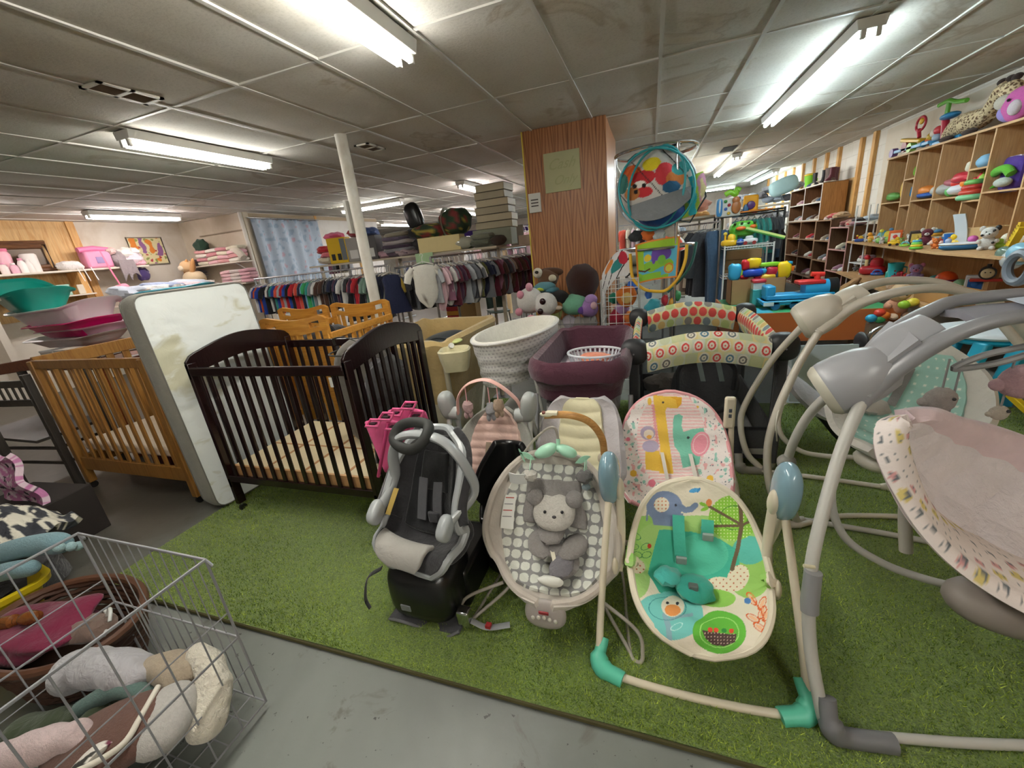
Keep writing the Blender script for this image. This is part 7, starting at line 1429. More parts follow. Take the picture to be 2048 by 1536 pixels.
# cubby contents
Kc = lambda x, y: (1760+.18228*x, 120+.18228*y)
def in_cubby(px, py, r, name, c, lab, cat='toy', x=3.0, **k): q = atx(*Kc(px, py), x); return one(MB().ell(q, r, None, 16, 10, k.get('e', .9), lump=k.get('lump', .15), seed=px), name, plastic(c, .4) if not k.get('fur') else plush(c), lab, cat, 'toys in the cubby unit')
for a in ((130, 1500, (.06, .16, .05), 'green_toy', '#6fae5a', 'green flat toy in the far left cubby'), (385, 1225, (.04, .035, .075), 'green_bottle_toy', '#8cc43a', 'lime green standing toy in the small upper cubby'), (335, 1450, (.03, .06, .08), 'blue_book_toy', '#3a86c0', 'blue upright toy in the small lower cubby'), (250, 1420, (.02, .03, .09), 'yellow_stick', '#e0b53c', 'yellow plastic strip in the far left cubby'),
          (510, 1430, (.06, .11, .05), 'orange_toy', '#e88a3f', 'orange and cream toy in the third cubby'), (510, 1480, (.07, .13, .03), 'blue_tray_toy', '#2b5fb0', 'blue base of the orange toy'), (700, 1420, (.09, .15, .06), 'grey_plush', '#b9b9b4', 'grey green plush lying in the wide cubby'), (780, 1440, (.05, .05, .05), 'green_ball', '#6fc06a', 'small green ball in the wide cubby'), (860, 1420, (.07, .11, .05), 'white_car_toy', '#dfe3ea', 'white toy car with dark front in the wide cubby'),
          (920, 1290, (.07, .13, .055), 'red_truck_toy', '#c02a3a', 'red toy truck stacked in the wide cubby'), (860, 1350, (.05, .07, .045), 'red_toy', '#d2352f', 'bright red toy under the red truck'), (940, 1350, (.04, .04, .04), 'orange_ball', '#ee8a2c', 'orange ball beside the red truck'), (780, 1350, (.05, .08, .04), 'pink_toy', '#b56a74', 'dusty pink toy at the left of the red truck'),
          (1160, 1110, (.07, .07, .06), 'blue_teapot_toy', '#8fc3e6', 'light blue toy on the small upper right cubby'), (985, 1170, (.03, .03, .05), 'cream_rattle', '#e3dcc6', 'cream rattle at the divider'), (1090, 1390, (.05, .05, .13), 'red_panda_toy', '#d0334a', 'red and green tall toy in the narrow cubby'), (1110, 1330, (.04, .05, .08), 'lime_toy', '#a0cc4a', 'lime green toy behind the red tall toy')):
    in_cubby(*a)
q = atx(*Kc(1005, 1490), 2.96); toy('stack', (q.x, q.y, 1.348), .20, ['#7fbf8f', '#c0402f', '#b5332a', '#6fae5a'], 'green and red stacking toy in the narrow cubby')
t = thing('purple_pillow', 'purple cushion with green crescent in the right cubby', 'cushion', (3.0, 4.95, 1.41)); q = atx(*Kc(1400, 1260), 3.05)
pt(MB().ell(q, (.05, .20, .15), None, 20, 12, .55), 'cushion', cloth('#4a2a8a', .8, .3), t); pt(MB().tube(cr([q+V(-.08, .02, -.11), q+V(-.09, .06, -.02), q+V(-.09, -.02, .04), q+V(-.09, -.12, .05), q+V(-.08, -.18, .0)], 6), .035, 10), 'green_crescent', plush('#6cc63a'), t); pt(MB().ell(q+V(-.09, -.12, -.06), (.05, .08, .04)), 'white_patch', plush('#cfd6cc'), t)
pt(MB().cbox(q+V(.0, .05, .0), (.03, .36, .30)), 'pale_backing', plastic('#cfc4d6', .6), t)
# on top of the cubby: push toys, giraffe, fish
ZT = 1.951
t = thing('push_toy', 'wheeled push toy with red ring handle and purple wheel', 'push toy', (3.05, 6.75, ZT)); R_ = lambda px, py, x=3.05: atx(*Kc(px, py), x)
for a, b, r, c in ((150, 1020, .052, '#6a4a8f'), (345, 960, .055, '#9cc86a'), (290, 950, .06, '#8c2235')): q = R_(a, b); q.z = max(q.z, ZT+r); pt(MB().cyl(q-V(.03, 0, 0), q+V(.03, 0, 0), r, 18), 'wheel', P_(c), t)
pt(MB().bar(R_(180, 1010), R_(560, 900), .06, .035), 'blue_chassis', P_('#5a9cc6'), t, bevel=.005); pt(MB().bar(R_(260, 880), R_(470, 880), .08, .04), 'yellow_body', P_('#e0b02f'), t, bevel=.01); pt(MB().cyl(R_(430, 850), R_(425, 760), .02), 'handle_stem', P_('#b5283a'), t)
c = R_(450, 700); pt(MB().tube([c+V(0, -.095*math.cos(a*PI/12), .075*math.sin(a*PI/12)) for a in range(24)], .013, 8, closed=True), 'ring_handle', P_('#b5283a'), t); pt(MB().ell(R_(460, 670), (.02, .035, .035)), 'yellow_star', P_('#e6b53a'), t)
for a in (480, 590): q = R_(a, 920); q.z = max(q.z, ZT+.035); pt(MB().ell(q, .036), 'blue_bead', P_('#2f86b8'), t)
t = thing('push_toy', 'tall red and blue push toy with green T handle', 'push toy', (3.1, 6.1, ZT))
pt(MB().cyl(R_(705, 900, 3.1), R_(720, 650, 3.1), .035), 'red_post', P_('#b2263a'), t); pt(MB().ell(R_(770, 610, 3.1), (.07, .13, .035)), 'blue_seat', P_('#2d80b4'), t); pt(MB().cyl(R_(735, 590, 3.1), R_(760, 470, 3.1), .022), 'green_stem', P_('#64ad35'), t)
pt(MB().tube(cr([R_(650, 500, 3.1), R_(760, 445, 3.1), R_(850, 455, 3.1), R_(955, 440, 3.1)], 6), .022, 8), 'green_t_handle', P_('#64ad35'), t)
for a, b, c in ((560, 840, '#c9a23a'), (600, 800, '#e6d9c9'), (640, 770, '#c9444a'), (540, 890, '#d9653a'), (620, 850, '#9fb6c9')): pt(MB().ell(R_(a, b, 3.08), (.04, .045, .045)), 'bead', P_(c), t)
pt(MB().box((3.0, 6.0, ZT), (3.2, 6.45, ZT+.05)), 'blue_base', P_('#2f86b8'), t, bevel=.01)
def gir(v):
    d_ = mnoise.voronoi(Vector(v)*34)[0]; return C_('#d9c6a0') if d_[1]-d_[0] < .24 else C_('#6a503a')
t = thing('plush_giraffe', 'large spotted giraffe plush lying on top of the cubby unit', 'plush toy', (3.0, 5.3, ZT))
P = [R_(740, 830, 3.05), R_(880, 720, 3.05), R_(1050, 660, 3.05), R_(1200, 590, 3.05)]; m = MB().tube([P[0]-V(0, -.02, 0)]+cr(P, 30)+[P[-1]+V(0, -.03, 0)], [.01]+[lerp(.055, .115, math.sin(PI*i/90*.9)) for i in range(91)]+[.06], 90, sq=.85)
m.v = [(a, b, max(ZT+.005, c)) for a, b, c in m.v]; m.c = [gir(v) for v in m.v]; pt(m, 'body', printed(1, .4, 60), t)
m = MB().tube(cr([R_(1180, 600, 3.05), R_(1260, 470, 3.03), R_(1340, 340, 3.0), R_(1420, 290, 3.0)], 22), .06, 64); m.c = [gir(v) for v in m.v]; pt(m, 'neck', printed(1, .4, 60), t)
m = MB().ell(R_(1440, 330, 2.97), (.07, .10, .075), None, 70, 50); m.c = [gir(v) for v in m.v]; h = pt(m, 'head', printed(1, .4, 60), t); pt(MB().ell(R_(1370, 460, 2.93), (.06, .085, .06)), 'muzzle', plush('#d9d2c0'), h); pt(MB().ell(R_(1410, 440, 2.87), .012), 'nostril', P_('#2a2320'), h)
for a, b in ((1345, 240), (1440, 200), (1510, 180)): pt(MB().ell(R_(a, b, 3.0), (.03, .05, .028)), 'horn', plush('#3a2822'), h)
for a, b in ((730, 850), (980, 800)): q = R_(a, b, 2.96); q.z = ZT+.03; pt(MB().ell(q, (.045, .09, .03)), 'hoof', plush('#3f2c24'), t)
t = thing('plush_fish', 'pink and lilac plush fish pillow at the top right corner', 'plush toy', (2.9, 4.8, ZT)); q = R_(1520, 480, 2.95); q.z = max(q.z, ZT+.13)
pt(MB().ell(q, (.07, .16, .13), None, 20, 14), 'body', plush('#e06ab8'), t); pt(MB().ell(q+V(0, .10, -.05), (.06, .10, .06), RM(.5, 0, 0)), 'fin', plush('#a99ae0'), t); pt(MB().ell(q+V(-.05, -.06, -.03), (.04, .06, .06)), 'cream_patch', plush('#e6d9e0'), t)
struct(MB().box((3.25, 4.95, 2.12), (3.27, 5.35, 2.38)).build('trim_60', plastic('#b98a78', .8), None, False))
# metal stand at the cubby end
t = thing('wire_stand', 'narrow white wire display stand between shoes and toys', 'display stand', (3.0, 7.6, 0)); 
for x in (2.88, 3.12):
    for y in (7.35, 7.75): pt(MB().cyl((x, y, 0), (x, y, 1.42), .009), 'post', WW, t)
for z in (.30, .62, .95, 1.2): pt(MB().tube([(2.88, 7.35, z), (3.12, 7.35, z), (3.12, 7.75, z), (2.88, 7.75, z)], .007, 6, closed=True), 'shelf_ring', WW, t); pt(MB().box((2.88, 7.35, z-.004), (3.12, 7.75, z)), 'shelf_tray', plastic('#cfcdc6', .5), t, False)
for k, (z, c, n_) in enumerate(((.31, '#c98a94', 'rose'), (.63, '#d9d4cc', 'white'), (.96, '#7a6f68', 'taupe'), (1.21, '#a9b4c2', 'pale blue'), (.66, '#8f4a52', 'wine'))): one(MB().ell((3.0, 7.5+.05*(k % 2), z+.04), (.09, .13, .04), lump=.4, seed=k), 'small_shoes', cloth(c, .9, .5), '%s baby footwear on the white wire stand' % n_, 'shoes')
# ---------------------------------------------------------------- shoe cubbies
DW = wood('#5a3a22', '#6d4a2e', 2, .8, .5, 'dark_board'); LW2 = wood('#a5713a', '#b98448', 2, .8, .5, 'amber_board'); WHT = plastic('#cfc9c0', .5)
SH = []
def cubby(label, y0, y1, z0, z1, cols, rows, xf=2.86, body=DW, edge=WHT, side=None):
    t = thing('shoe_cubby', label, 'shelf unit', ((xf+3.24)/2, (y0+y1)/2, z0)); xk = 3.235
    pt(MB().box((xk-.01, y0, z0), (xk, y1, z1)), 'back_panel', LW2, t, False)
    for i in range(cols+1): y = lerp(y0, y1, i/cols); pt(MB().box((xf, y-.01, z0), (xk-.01, y+.01, z1)), 'divider', side if side and i == 0 else body, t, False); pt(MB().box((xf-.006, y-.012, z0), (xf, y+.012, z1)), 'edge_strip', edge, t, False)
    for j in range(rows+1):
        z = lerp(z0, z1, j/rows); pt(MB().box((xf, y0, z-.009), (xk-.01, y1, z+.009)), 'shelf_board', body, t, False); pt(MB().box((xf-.007, y0, z-.010), (xf-.001, y1, z+.010)), 'edge_strip', edge, t, False)
        if j < rows:
            for i in range(cols): SH.append((xf+.10, lerp(y0, y1, (i+.5)/cols), z+.009, label, i, j, cols))
    SH.append((xf+.12, (y0+y1)/2, z1+.01, label, 0, rows, 1))
BRE = plastic('#8a6a52', .5); PKE = plastic('#b98a86', .5)
cubby('upper shoe cubby with white edges, two columns wide', 9.2, 11.0, 1.27, 1.87, 2, 2, body=DW, side=LW2)
cubby('lower brown shoe cubby of two columns', 9.3, 10.95, .26, 1.255, 2, 3, edge=BRE)
cubby('narrow shoe cubby column beside the lower one', 8.60, 9.27, .24, 1.25, 1, 3, edge=BRE)
cubby('nearest low shoe cubby with pinkish edges', 7.88, 8.57, .10, 1.13, 1, 3, edge=PKE)
cubby('base shoe shelf under the far cubbies', 9.0, 11.0, .02, .24, 3, 1, edge=BRE)
def shoe_mesh(kind):
    up = MB(); so = MB(); P = [(-.0, -.075), (.025, -.06), (.032, .0), (.028, .05), (.0, .068), (-.028, .05), (-.03, .0), (-.024, -.06)]
    P = [(p.y if False else p.x, p.y) for p in cr([(a, b, 0) for a, b in P], 3, True)]
    so.prism(P, 0, .012)
    R = []
    for z, q, sh in ((.012, .96, 0), (.03, .9, .0), (.05, .62, .018), (.06, .45, .022)): R.append([(x*q, (y-0)*q+sh, z) for x, y in P])
    loft(R, m=up, cap1=kind != 'boot')
    if kind == 'boot': up = loft([[(x*q, y*q2+sh, z) for x, y in P] for z, q, q2, sh in ((.012, .96, .96, 0), (.03, .9, .9, 0), (.055, .75, .6, .02), (.09, .7, .5, .026), (.17, .8, .55, .028))], m=MB())
    return up, so
SHOES = {}
def shoe(kind, c, loc, rz, label, s=1.):
    key = (kind, c)
    if key not in SHOES:
        t = thing('baby_'+('boot' if kind == 'boot' else 'shoe'), label, 'boot' if kind == 'boot' else 'shoe', loc, rz, 'shoes on the shoe cubbies'); u, o = shoe_mesh(kind); u.build('upper', cloth(CN.get(c, c), .6, .2), t); o.build('sole', plastic('#c9bfb0' if c != 'white' else '#b9b4aa', .6), t); SHOES[key] = t
        t.scale = (s,)*3; return t
    return dup(SHOES[key], loc, rz, label, 'shoes on the shoe cubbies', s)
sc_ = ['taupe', 'white', 'brown', 'mauve', 'maroon', 'pale pink', 'black', 'grey', 'cream', 'plum', 'denim', 'red']
place_nm = {0: 'lowest', 1: 'second', 2: 'third', 3: 'top'}
for n, (x, y, z, lab, i, j, cols) in enumerate(SH):
    k_n = 2 if j < 3 and 'base' not in lab else 3
    for k in range(4 if cols == 1 and j >= 3 else 3):
        c = sc_[(n*5+k*7) % 12]; shoe('low', c, (x+.03+.10*(k % 2), y+(k-1)*.12+.02, z), -PI/2+rnd.uniform(-.5, .5), '%s shoe, %s of %s cell, %s row, %s' % (c, ('near', 'middle', 'far', 'end')[k], ('near', 'far', 'last')[i], ordw(j+1), lab.split(' with')[0].split(' of ')[0].split(' beside')[0]), 1.45)
for k, (y, c) in enumerate(((9.28, 'maroon'), (9.42, 'maroon'), (9.62, 'black'), (9.82, 'brown'), (10.02, 'black'), (10.35, 'maroon'), (9.3, 'brown'))): shoe('boot', c, (2.98+.1*(k % 2), y, 1.885), -1.2+.3*k, '%s boot on top of the upper cubby, %s from its near end' % (c, ordw(k+1)), 1.35)
t = toy('cup', (2.98, 10.35, 1.88), .22, ['#7cc62c', '#8fd03a'], 'lime green bucket with yellow star toy above the shoes'); q = t.location; one(MB().ell((q.x, q.y, q.z+.235), (.10, .10, .03)), 'yellow_star_toy', P_('#e8c832'), 'yellow star shaped toy in the lime bucket', 'toy')
for k, (y, c, lab) in enumerate(((8.3, '#8f4a4a', 'dark red slippers on top of the nearest low cubby'), (8.0, '#a87a80', 'dusty pink shoes on the nearest low cubby'), (8.15, '#b9907a', 'tan sandals on the nearest low cubby'), (8.85, '#c04a50', 'red cloth shoes on top of the narrow column'), (9.0, '#b99a78', 'tan boots lying on the narrow column'), (8.7, '#a58562', 'brown suede shoes on the narrow column'))): one(MB().ell((3.02, y, (1.14 if y < 8.5 else 1.26)+.05), (.13, .10, .05), RM(0, 0, k), lump=.4, seed=k), 'shoe_pile', cloth(c, .8, .4), lab, 'shoes')
one(MB().ell((3.0, 7.95, 1.23), (.09, .10, .03), lump=.3), 'black_shoes', cloth('#1b1718', .6, .3), 'black shoes crowning the nearest low cubby', 'shoes')
# floor pile of shoes
for k in range(26):
    c = sc_[k % 12]; shoe('low', c, (2.35+.11*(k % 4)+rnd.uniform(-.03, .03), 7.2+.16*(k//4), .03+.03*(k % 3)), rnd.uniform(0, 6), '%s shoe in the floor pile, %s row from the near side, %s across' % (c, ordw(k//4+1), ordw(k % 4+1)), 1.7)
one(MB().ell((2.6, 7.7, .07), (.34, .6, .09), None, 26, 12, lump=.5), 'shoe_heap', cloth('#5a483c', .8, .9, 8), 'heap of worn brown shoes on the floor before the cubbies', 'shoes', kind='stuff') if False else tag(MB().ell((2.6, 7.7, .03), (.38, .62, .07), None, 26, 12, lump=.5).build('shoe_heap', cloth('#5a483c', .8, .9, 8), None), 'mass of worn brown shoes under the floor pile', 'shoes', kind='stuff')
# ---------------------------------------------------------------- middle aisle: gyms, plush bin, racks, table toys
CHR = metal('#c9c9cc', .18)
t = thing('round_garment_rack', 'round chrome garment rack with play gyms hooked on it', 'clothes rack', (.04, 4.1, 0))
for z, r in ((2.02, .33), (1.24, .33)): pt(MB().tube([(.03+r*math.cos(a*PI/16), 4.12+r*math.sin(a*PI/16), z) for a in range(32)], .013, 8, closed=True), 'ring_rail', CHR, t)
for a in (PI, PI/3, -PI/3): pt(MB().cyl((.03+.33*math.cos(a), 4.12+.33*math.sin(a), 0), (.03+.33*math.cos(a), 4.12+.33*math.sin(a), 2.02), .013), 'upright', CHR, t)
def gymprint(v):
    x, z = v[0]*10, v[2]*10
    c = C_('#c9c6c2')
    for cx, cz, rx, rz_, col in ((-1.6, 18.3, .9, .8, '#d5622a'), (-.6, 18.0, .9, .55, '#c22f35'), (0.0, 18.9, .7, .5, '#e6cf2a'), (1.0, 18.0, .75, .85, '#c93a44'), (-.9, 17.3, .55, .5, '#eeeae4'), (-.6, 16.9, .7, .4, '#c22f35'), (-1.5, 16.9, .6, .5, '#b97843'), (1.9, 17.6, .8, .6, '#c9783a'), (1.5, 17.0, .7, .45, '#2a5f86'), (-2.3, 17.8, .5, .8, '#39776f'), (2.2, 18.3, .7, .5, '#3c9a9a')):
        if inell(x, z, (cx, cz), (rx, rz_)) < 1: c = C_(col)
    for cx, cz in ((-1.3, 17.45), (-.55, 17.4), (-1.2, 17.0)):
        if inell(x, z, (cx, cz), (.18, .18)) < 1: c = C_('#1b1b1e')
    if abs(math.sin(x*1.1+z*.9)) < .05: c = C_('#26272b')
    return c
t = thing('play_gym', 'round teal and grey play gym with animal print, hanging high', 'play gym', (.03, 3.95, 1.7)); gc = V(.035, 3.93, 1.70)
def dome(u, v): th = lerp(.15, 2.05, v); ph = PI+u*PI*1.0; return gc+V(.31*math.sin(th)*math.cos(ph), .16*math.sin(th)*math.sin(ph)+.015*math.sin(u*20), .29*math.cos(th)+.01*math.sin(u*16))
m = MB().sheet(dome, 110, 90, .006); m.c = [gymprint(v) for v in m.v]; pt(m, 'printed_mat', printed(.9, .4, 16), t)
pt(MB().sheet(lambda u, v: gc+V(lerp(-.20, .26, u), -.13-.05*math.sin(PI*u)-.04*v, -.06-.16*u*(1-u)*2*v-.09*v+.09*(u-.5)), 20, 10, .012), 'grey_backing', cloth('#7f8388', .9, .5), t)
pt(MB().ell(gc+V(.05, -.06, -.19), (.20, .11, .10), None, 20, 12), 'blue_pouch', cloth('#1c4f9c', .7, .4), t)
for rx, rz_, ry, dy, tilt, c, nm in ((.31, .30, .0, -.10, .35, '#35a3ad', 'teal_hoop'), (.30, .31, .2, -.06, -.75, '#35a3ad', 'teal_hoop'), (.32, .31, .0, .0, .1, '#a9adb0', 'grey_hoop')):
    pts_ = []
    for a in range(32):
        q = a*PI/16; x, z = rx*math.cos(q)*.98, rz_*math.sin(q)*.98; X = x*math.cos(tilt); pts_.append(gc+V(X, dy-abs(x)*math.sin(abs(tilt))*.3-.05, z-x*math.sin(tilt)*.25))
    pt(MB().tube(pts_, .015, 8, closed=True, sq=.6), nm, plastic(c, .5), t)
for dx, dz in ((-.16, .27), (.12, .29)): pt(MB().tube([gc+V(dx-.06, -.02, dz-.02), gc+V(dx, -.02, dz+.02), gc+V(dx+.07, -.02, dz+.03)], .010, 6), 'black_clip_hanger', plastic('#1a1a1c', .4), t)
def aqprint(v): k = mnoise.noise(Vector((v[0]*9, v[1]*5, v[2]*9))); return C_('#29b5c9') if k > .05 else C_('#a9cf4a') if k > -.2 else C_('#e3a7c9') if k > -.35 else C_('#f0e6b0')
t = thing('play_gym', 'aqua and lime play mat folded at the right of the round gym', 'play gym', (.3, 3.95, 1.6)); m = MB().sheet(lambda u, v: (lerp(.14, .37, u)+.03*math.sin(v*5), 3.86+.03*math.sin(u*6), lerp(1.72, 1.42, v)+.06*u-.10*(1-u)*v*0), 40, 40, .02); m.c = [aqprint(v) for v in m.v]; pt(m, 'mat', printed(.8, .4, 20), t)
pt(MB().tube([(.14, 3.85, 1.73), (.38, 3.85, 1.78), (.41, 3.84, 1.6), (.30, 3.84, 1.42), (.16, 3.85, 1.46)], .007, 6, closed=True), 'dark_binding', plastic('#2b3a40', .6), t)
def zooprint(u, v):
    c = C_('#5fb8d8') if mnoise.noise(Vector((u*4, v*4, 1))) > -.1 else C_('#8cc63f')
    if v < .22 or u < .18 and v < .7: c = C_('#a3cf3c')
    if v > .8 and u < .6: c = C_('#8cc63f')
    if inell(u, v, (.60, .38), (.22, .17)) < 1 or inell(u, v, (.42, .42), (.05, .18)) < 1: c = C_('#6a4aa8')
    if inell(u, v, (.60, .52), (.09, .12)) < 1: c = C_('#7cc04a')
    if inell(u, v, (.28, .42), (.09, .09)) < 1: c = C_('#e6c93a')
    if .5 < inell(u, v, (.78, .75), (.12, .13)) < 1: c = C_('#d98a2c')
    if inell(u, v, (.78, .75), (.08, .085)) < 1: c = C_('#dcd24a')
    if nearline(u, v, [(.05, .68), (.2, .74), (.32, .70)], .02): c = C_('#5a3a22')
    if min(u, v, 1-u, 1-v) < .04: c = C_('#e08a3a')
    return c
t = thing('play_mat', 'square zoo print play mat with purple elephant and yellow edge', 'play mat', (.1, 3.85, 1.1))
pt(MB().sheet(lambda u, v: (lerp(-.10, .22, u)+.02*(1-v)*(2*u-1)-.01, 3.82+.02*math.sin(u*9)*(1-v)-.02*v, lerp(1.29, .96, v)+.03*u+.012*math.sin(u*3)), 90, 90, .01, col=zooprint), 'printed_panel', printed(.85, .3, 20), t)
frame_tube(t, [(-.17, 3.80, 1.22), (-.15, 3.78, 1.02), (-.06, 3.76, .92), (.05, 3.76, .89), (.13, 3.76, .90), (.22, 3.78, .99), (.27, 3.80, 1.12), (.28, 3.82, 1.25)], .013, plastic('#e6b52c', .45), 'yellow_arch')
frame_tube(t, [(.14, 3.9, .86), (.26, 3.9, .98), (.33, 3.9, 1.1), (.36, 3.9, 1.26)], .03, cloth('#1f6a62', .8, .4), 'green_edge', sq=.4)
def bwprint(u, v): 
    if inell(u, v, (.72, .28), (.15, .25)) < 1: return C_('#c22f45')
    if inell(u, v, (.5, .5), (.2, .22)) < 1: return C_('#2f8a8a')
    if inell(u, v, (.25, .2), (.15, .15)) < 1: return C_('#e08a4a')
    return C_('#26262a') if abs(math.sin(u*9+v*5)) < .22 else C_('#e3e3e6')
t = thing('play_mat', 'black and white patterned mat drooping left of the zoo mat', 'play mat', (-.3, 3.9, 1.15)); pt(MB().sheet(lambda u, v: (lerp(-.42, -.16, u), 3.86, lerp(1.22, 1.0, v)-.16*(1-u)**2+.06*math.sin(PI*u)), 60, 40, .02, col=bwprint), 'printed_panel', printed(.85, .4, 20), t); pt(MB().sheet(lambda u, v: (-.22+.12*u, 3.9, lerp(1.2, .86, v)), 8, 8, .01, col=lambda u, v: C_('#1d1d20') if int(v*7) % 2 else C_('#dedee0')), 'striped_tail', printed(.85, .4, 20), t)
for k, (dx, z, c, n_) in enumerate(((-.02, 1.36, '#e0702a', 'orange'), (.06, 1.35, '#d0d8e0', 'white'), (.16, 1.37, '#e6e2da', 'cream'), (-.12, 1.36, '#20242a', 'black'))): one(MB().ell((dx, 3.9, z), (.07, .04, .045), lump=.4, seed=k), 'hanging_toy', cloth(c, .8, .4), '%s cloth toy clipped between the two hanging gyms' % n_, 'toy', 'cloth toys on the round rack')
for k, (dx, z, c, n_) in enumerate(((.12, .80, '#c22f3f', 'red'), (.18, .77, '#e0a83a', 'amber'), (.22, .83, '#3f8f5a', 'green'), (.0, .75, '#a03a5a', 'berry'), (.07, .70, '#2a9ac0', 'blue'), (-.02, .86, '#3f6fc0', 'cobalt'))): one(MB().ell((dx, 3.85, z), (.03, .03, .045), lump=.3, seed=k), 'hanging_rattle', P_(c), '%s small toy dangling under the zoo print mat' % n_, 'toy', 'dangling gym toys')
one(MB().ell((.02, 3.75, .70), (.08, .08, .13), lump=.3), 'teal_bag', cloth('#1f8c9c', .7, .5), 'teal crumpled bag under the yellow arch', 'bag')
# white wire grid bin
t = thing('wire_bin', 'tall white wire grid bin filled with toys by the pillar', 'wire bin', (-.25, 4.0, 0)); wx0, wx1, wy0, wy1 = -.42, -.10, 3.72, 4.05
m = MB()
for (x0_, y0_), (x1_, y1_) in (((wx0, wy0), (wx1, wy0)), ((wx1, wy0), (wx1, wy1)), ((wx0, wy0), (wx0, wy1)), ((wx0, wy1), (wx1, wy1))):
    mm = MB()
    for k in range(6): q = k/5; x, y = lerp(x0_, x1_, q), lerp(y0_, y1_, q); mm.cyl((x, y, .1), (x, y, 1.02), .0032 if 0 < k < 5 else .007, 6)
    for k in range(13): z = .1+.92*k/12; mm.cyl((x0_, y0_, z), (x1_, y1_, z), .0032, 6)
    pt(mm, 'grid_panel', WW, t)
for k, (x, z, c, n_, r) in enumerate(((-.22, .86, '#dd7a2a', 'orange', .08), (-.32, .84, '#0f7a5f', 'green glossy', .05), (-.16, .93, '#2e6ad0', 'blue', .05), (-.30, .66, '#a8203a', 'crimson', .08), (-.18, .66, '#e8863a', 'tangerine', .06), (-.25, .75, '#b98fc0', 'lilac', .06), (-.2, .55, '#d9532a', 'red orange', .08), (-.32, .5, '#3a2a2c', 'dark', .08), (-.15, .5, '#5aa0b0', 'aqua', .06))): one(MB().ell((x, 3.86, z), (r, r*.9, r), lump=.35, seed=k), 'stuffed_toy', plush(c), '%s stuffed toy inside the white wire grid bin' % n_, 'plush toy', 'toys in the white wire grid bin')
t = thing('lion_face_toy', 'orange lion face cushion in the white wire grid bin', 'plush toy', (-.2, 3.80, .85)); pt(MB().ell((-.2, 3.79, .86), (.09, .035, .09), None, 18, 12, lump=.2), 'mane', plush('#dd7a2a'), t); pt(MB().ell((-.2, 3.76, .85), (.05, .02, .05)), 'face', plush('#e6c47a'), t)
# plush bin in front of the pillar
t = thing('wire_bin', 'grey wire bin heaped with plush animals before the pillar', 'wire bin', (-.85, 4.1, 0)); m = MB()
pw = (-1.22, -.45, 3.86, 4.4)
for (x0_, y0_), (x1_, y1_) in (((pw[0], pw[2]), (pw[1], pw[2])), ((pw[1], pw[2]), (pw[1], pw[3])), ((pw[0], pw[2]), (pw[0], pw[3]))):
    mm = MB()
    for k in range(9): q = k/8; x, y = lerp(x0_, x1_, q), lerp(y0_, y1_, q); mm.cyl((x, y, .05), (x, y, .80), .0025 if 0 < k < 8 else .005, 5)
    for z in (.1, .3, .45, .62, .80): mm.cyl((x0_, y0_, z), (x1_, y1_, z), .0028 if z < .8 else .006, 5)
    pt(mm, 'grid_panel', WIRE, t)
pt(MB().box((-1.20, 3.9, .1), (-1.02, 4.3, .55)), 'slatted_side', wood('#4a2e18', '#5c3a20', 2, 1, .5), t, False)
def pl(name, c, p, r, lab, parts=(), **k):
    t = thing(name, lab, 'plush toy', p); pt(MB().ell(p, r, k.get('rot'), 18, 12, lump=.12, seed=p[0]*7), 'body', plush(c), t)
    for nm, c2, q, r2 in parts: pt(MB().ell(V(p)+V(q), r2), nm, plush(c2) if nm not in ('eye', 'nose') else plastic(c2, .2), t)
    return t
pl('plush_unicorn', '#e0dcd8', (-1.10, 3.78, .88), (.13, .11, .12), 'white plush with big dark eyes and pink paws lying sideways', (('head', '#ebe8e6', (.16, -.03, -.04), (.115, .10, .11)), ('eye', '#2a1216', (.16, -.13, .0), (.03, .02, .03)), ('eye', '#2a1216', (.13, -.125, -.09), (.028, .02, .028)), ('paw', '#e59aae', (-.06, -.09, .07), (.035, .03, .038)), ('paw', '#e59aae', (-.09, -.09, -.09), (.038, .03, .038)), ('paw', '#e9a9ba', (.02, -.05, .13), (.035, .03, .04)), ('horn', '#d9c9b8', (.28, -.03, -.08), (.04, .02, .02))))
pl('plush_cushion', '#34160f', (-.62, 3.98, 1.0), (.155, .13, .17), 'big dark brown round plush leaning on the pillar')
pl('plush_sloth', '#6a4a32', (-.98, 4.1, 1.05), (.11, .08, .09), 'brown and cream plush with long arms against pillar', (('face', '#e3d9c6', (-.09, -.05, .06), (.05, .04, .05)), ('eye', '#1b1512', (-.09, -.09, .07), (.02, .015, .015)), ('patch', '#dccfb2', (.06, -.07, .0), (.04, .03, .035)), ('arm', '#54351f', (.02, .0, .05), (.14, .04, .05))))
pl('plush_shark', '#5a8f9a', (-.98, 3.92, .98), (.11, .08, .05), 'teal plush hat shape with lime stripe in the pile', (('stripe', '#c3d24a', (-.02, -.06, -.01), (.05, .02, .02)), ('brim', '#4a8090', (.08, -.02, -.03), (.07, .07, .03))))
pl('plush_black_toy', '#151416', (-.83, 3.88, .88), (.09, .08, .07), 'shiny black plush between teal and mint ones'); pl('plush_tiger', '#a5713a', (-.88, 3.84, .80), (.08, .07, .07), 'tan and white plush with claws under the black one', (('paw', '#e6ddc9', (-.05, -.06, .02), (.03, .03, .03)), ('paw', '#e6ddc9', (.02, -.06, .03), (.03, .03, .03))))
pl('plush_mint', '#7fc0a0', (-.70, 3.92, .80), (.13, .11, .10), 'mint green fluffy plush at the bin rim'); pl('plush_bear', '#a97fc0', (-.56, 3.90, .76), (.09, .09, .09), 'lilac plush with pink snout at the bin rim', (('head', '#b48fcb', (.03, -.03, .08), (.06, .05, .05)), ('snout', '#e0b8c0', (.06, -.08, .03), (.03, .03, .035)), ('bow', '#6a45a0', (-.06, -.05, -.01), (.04, .03, .04))))
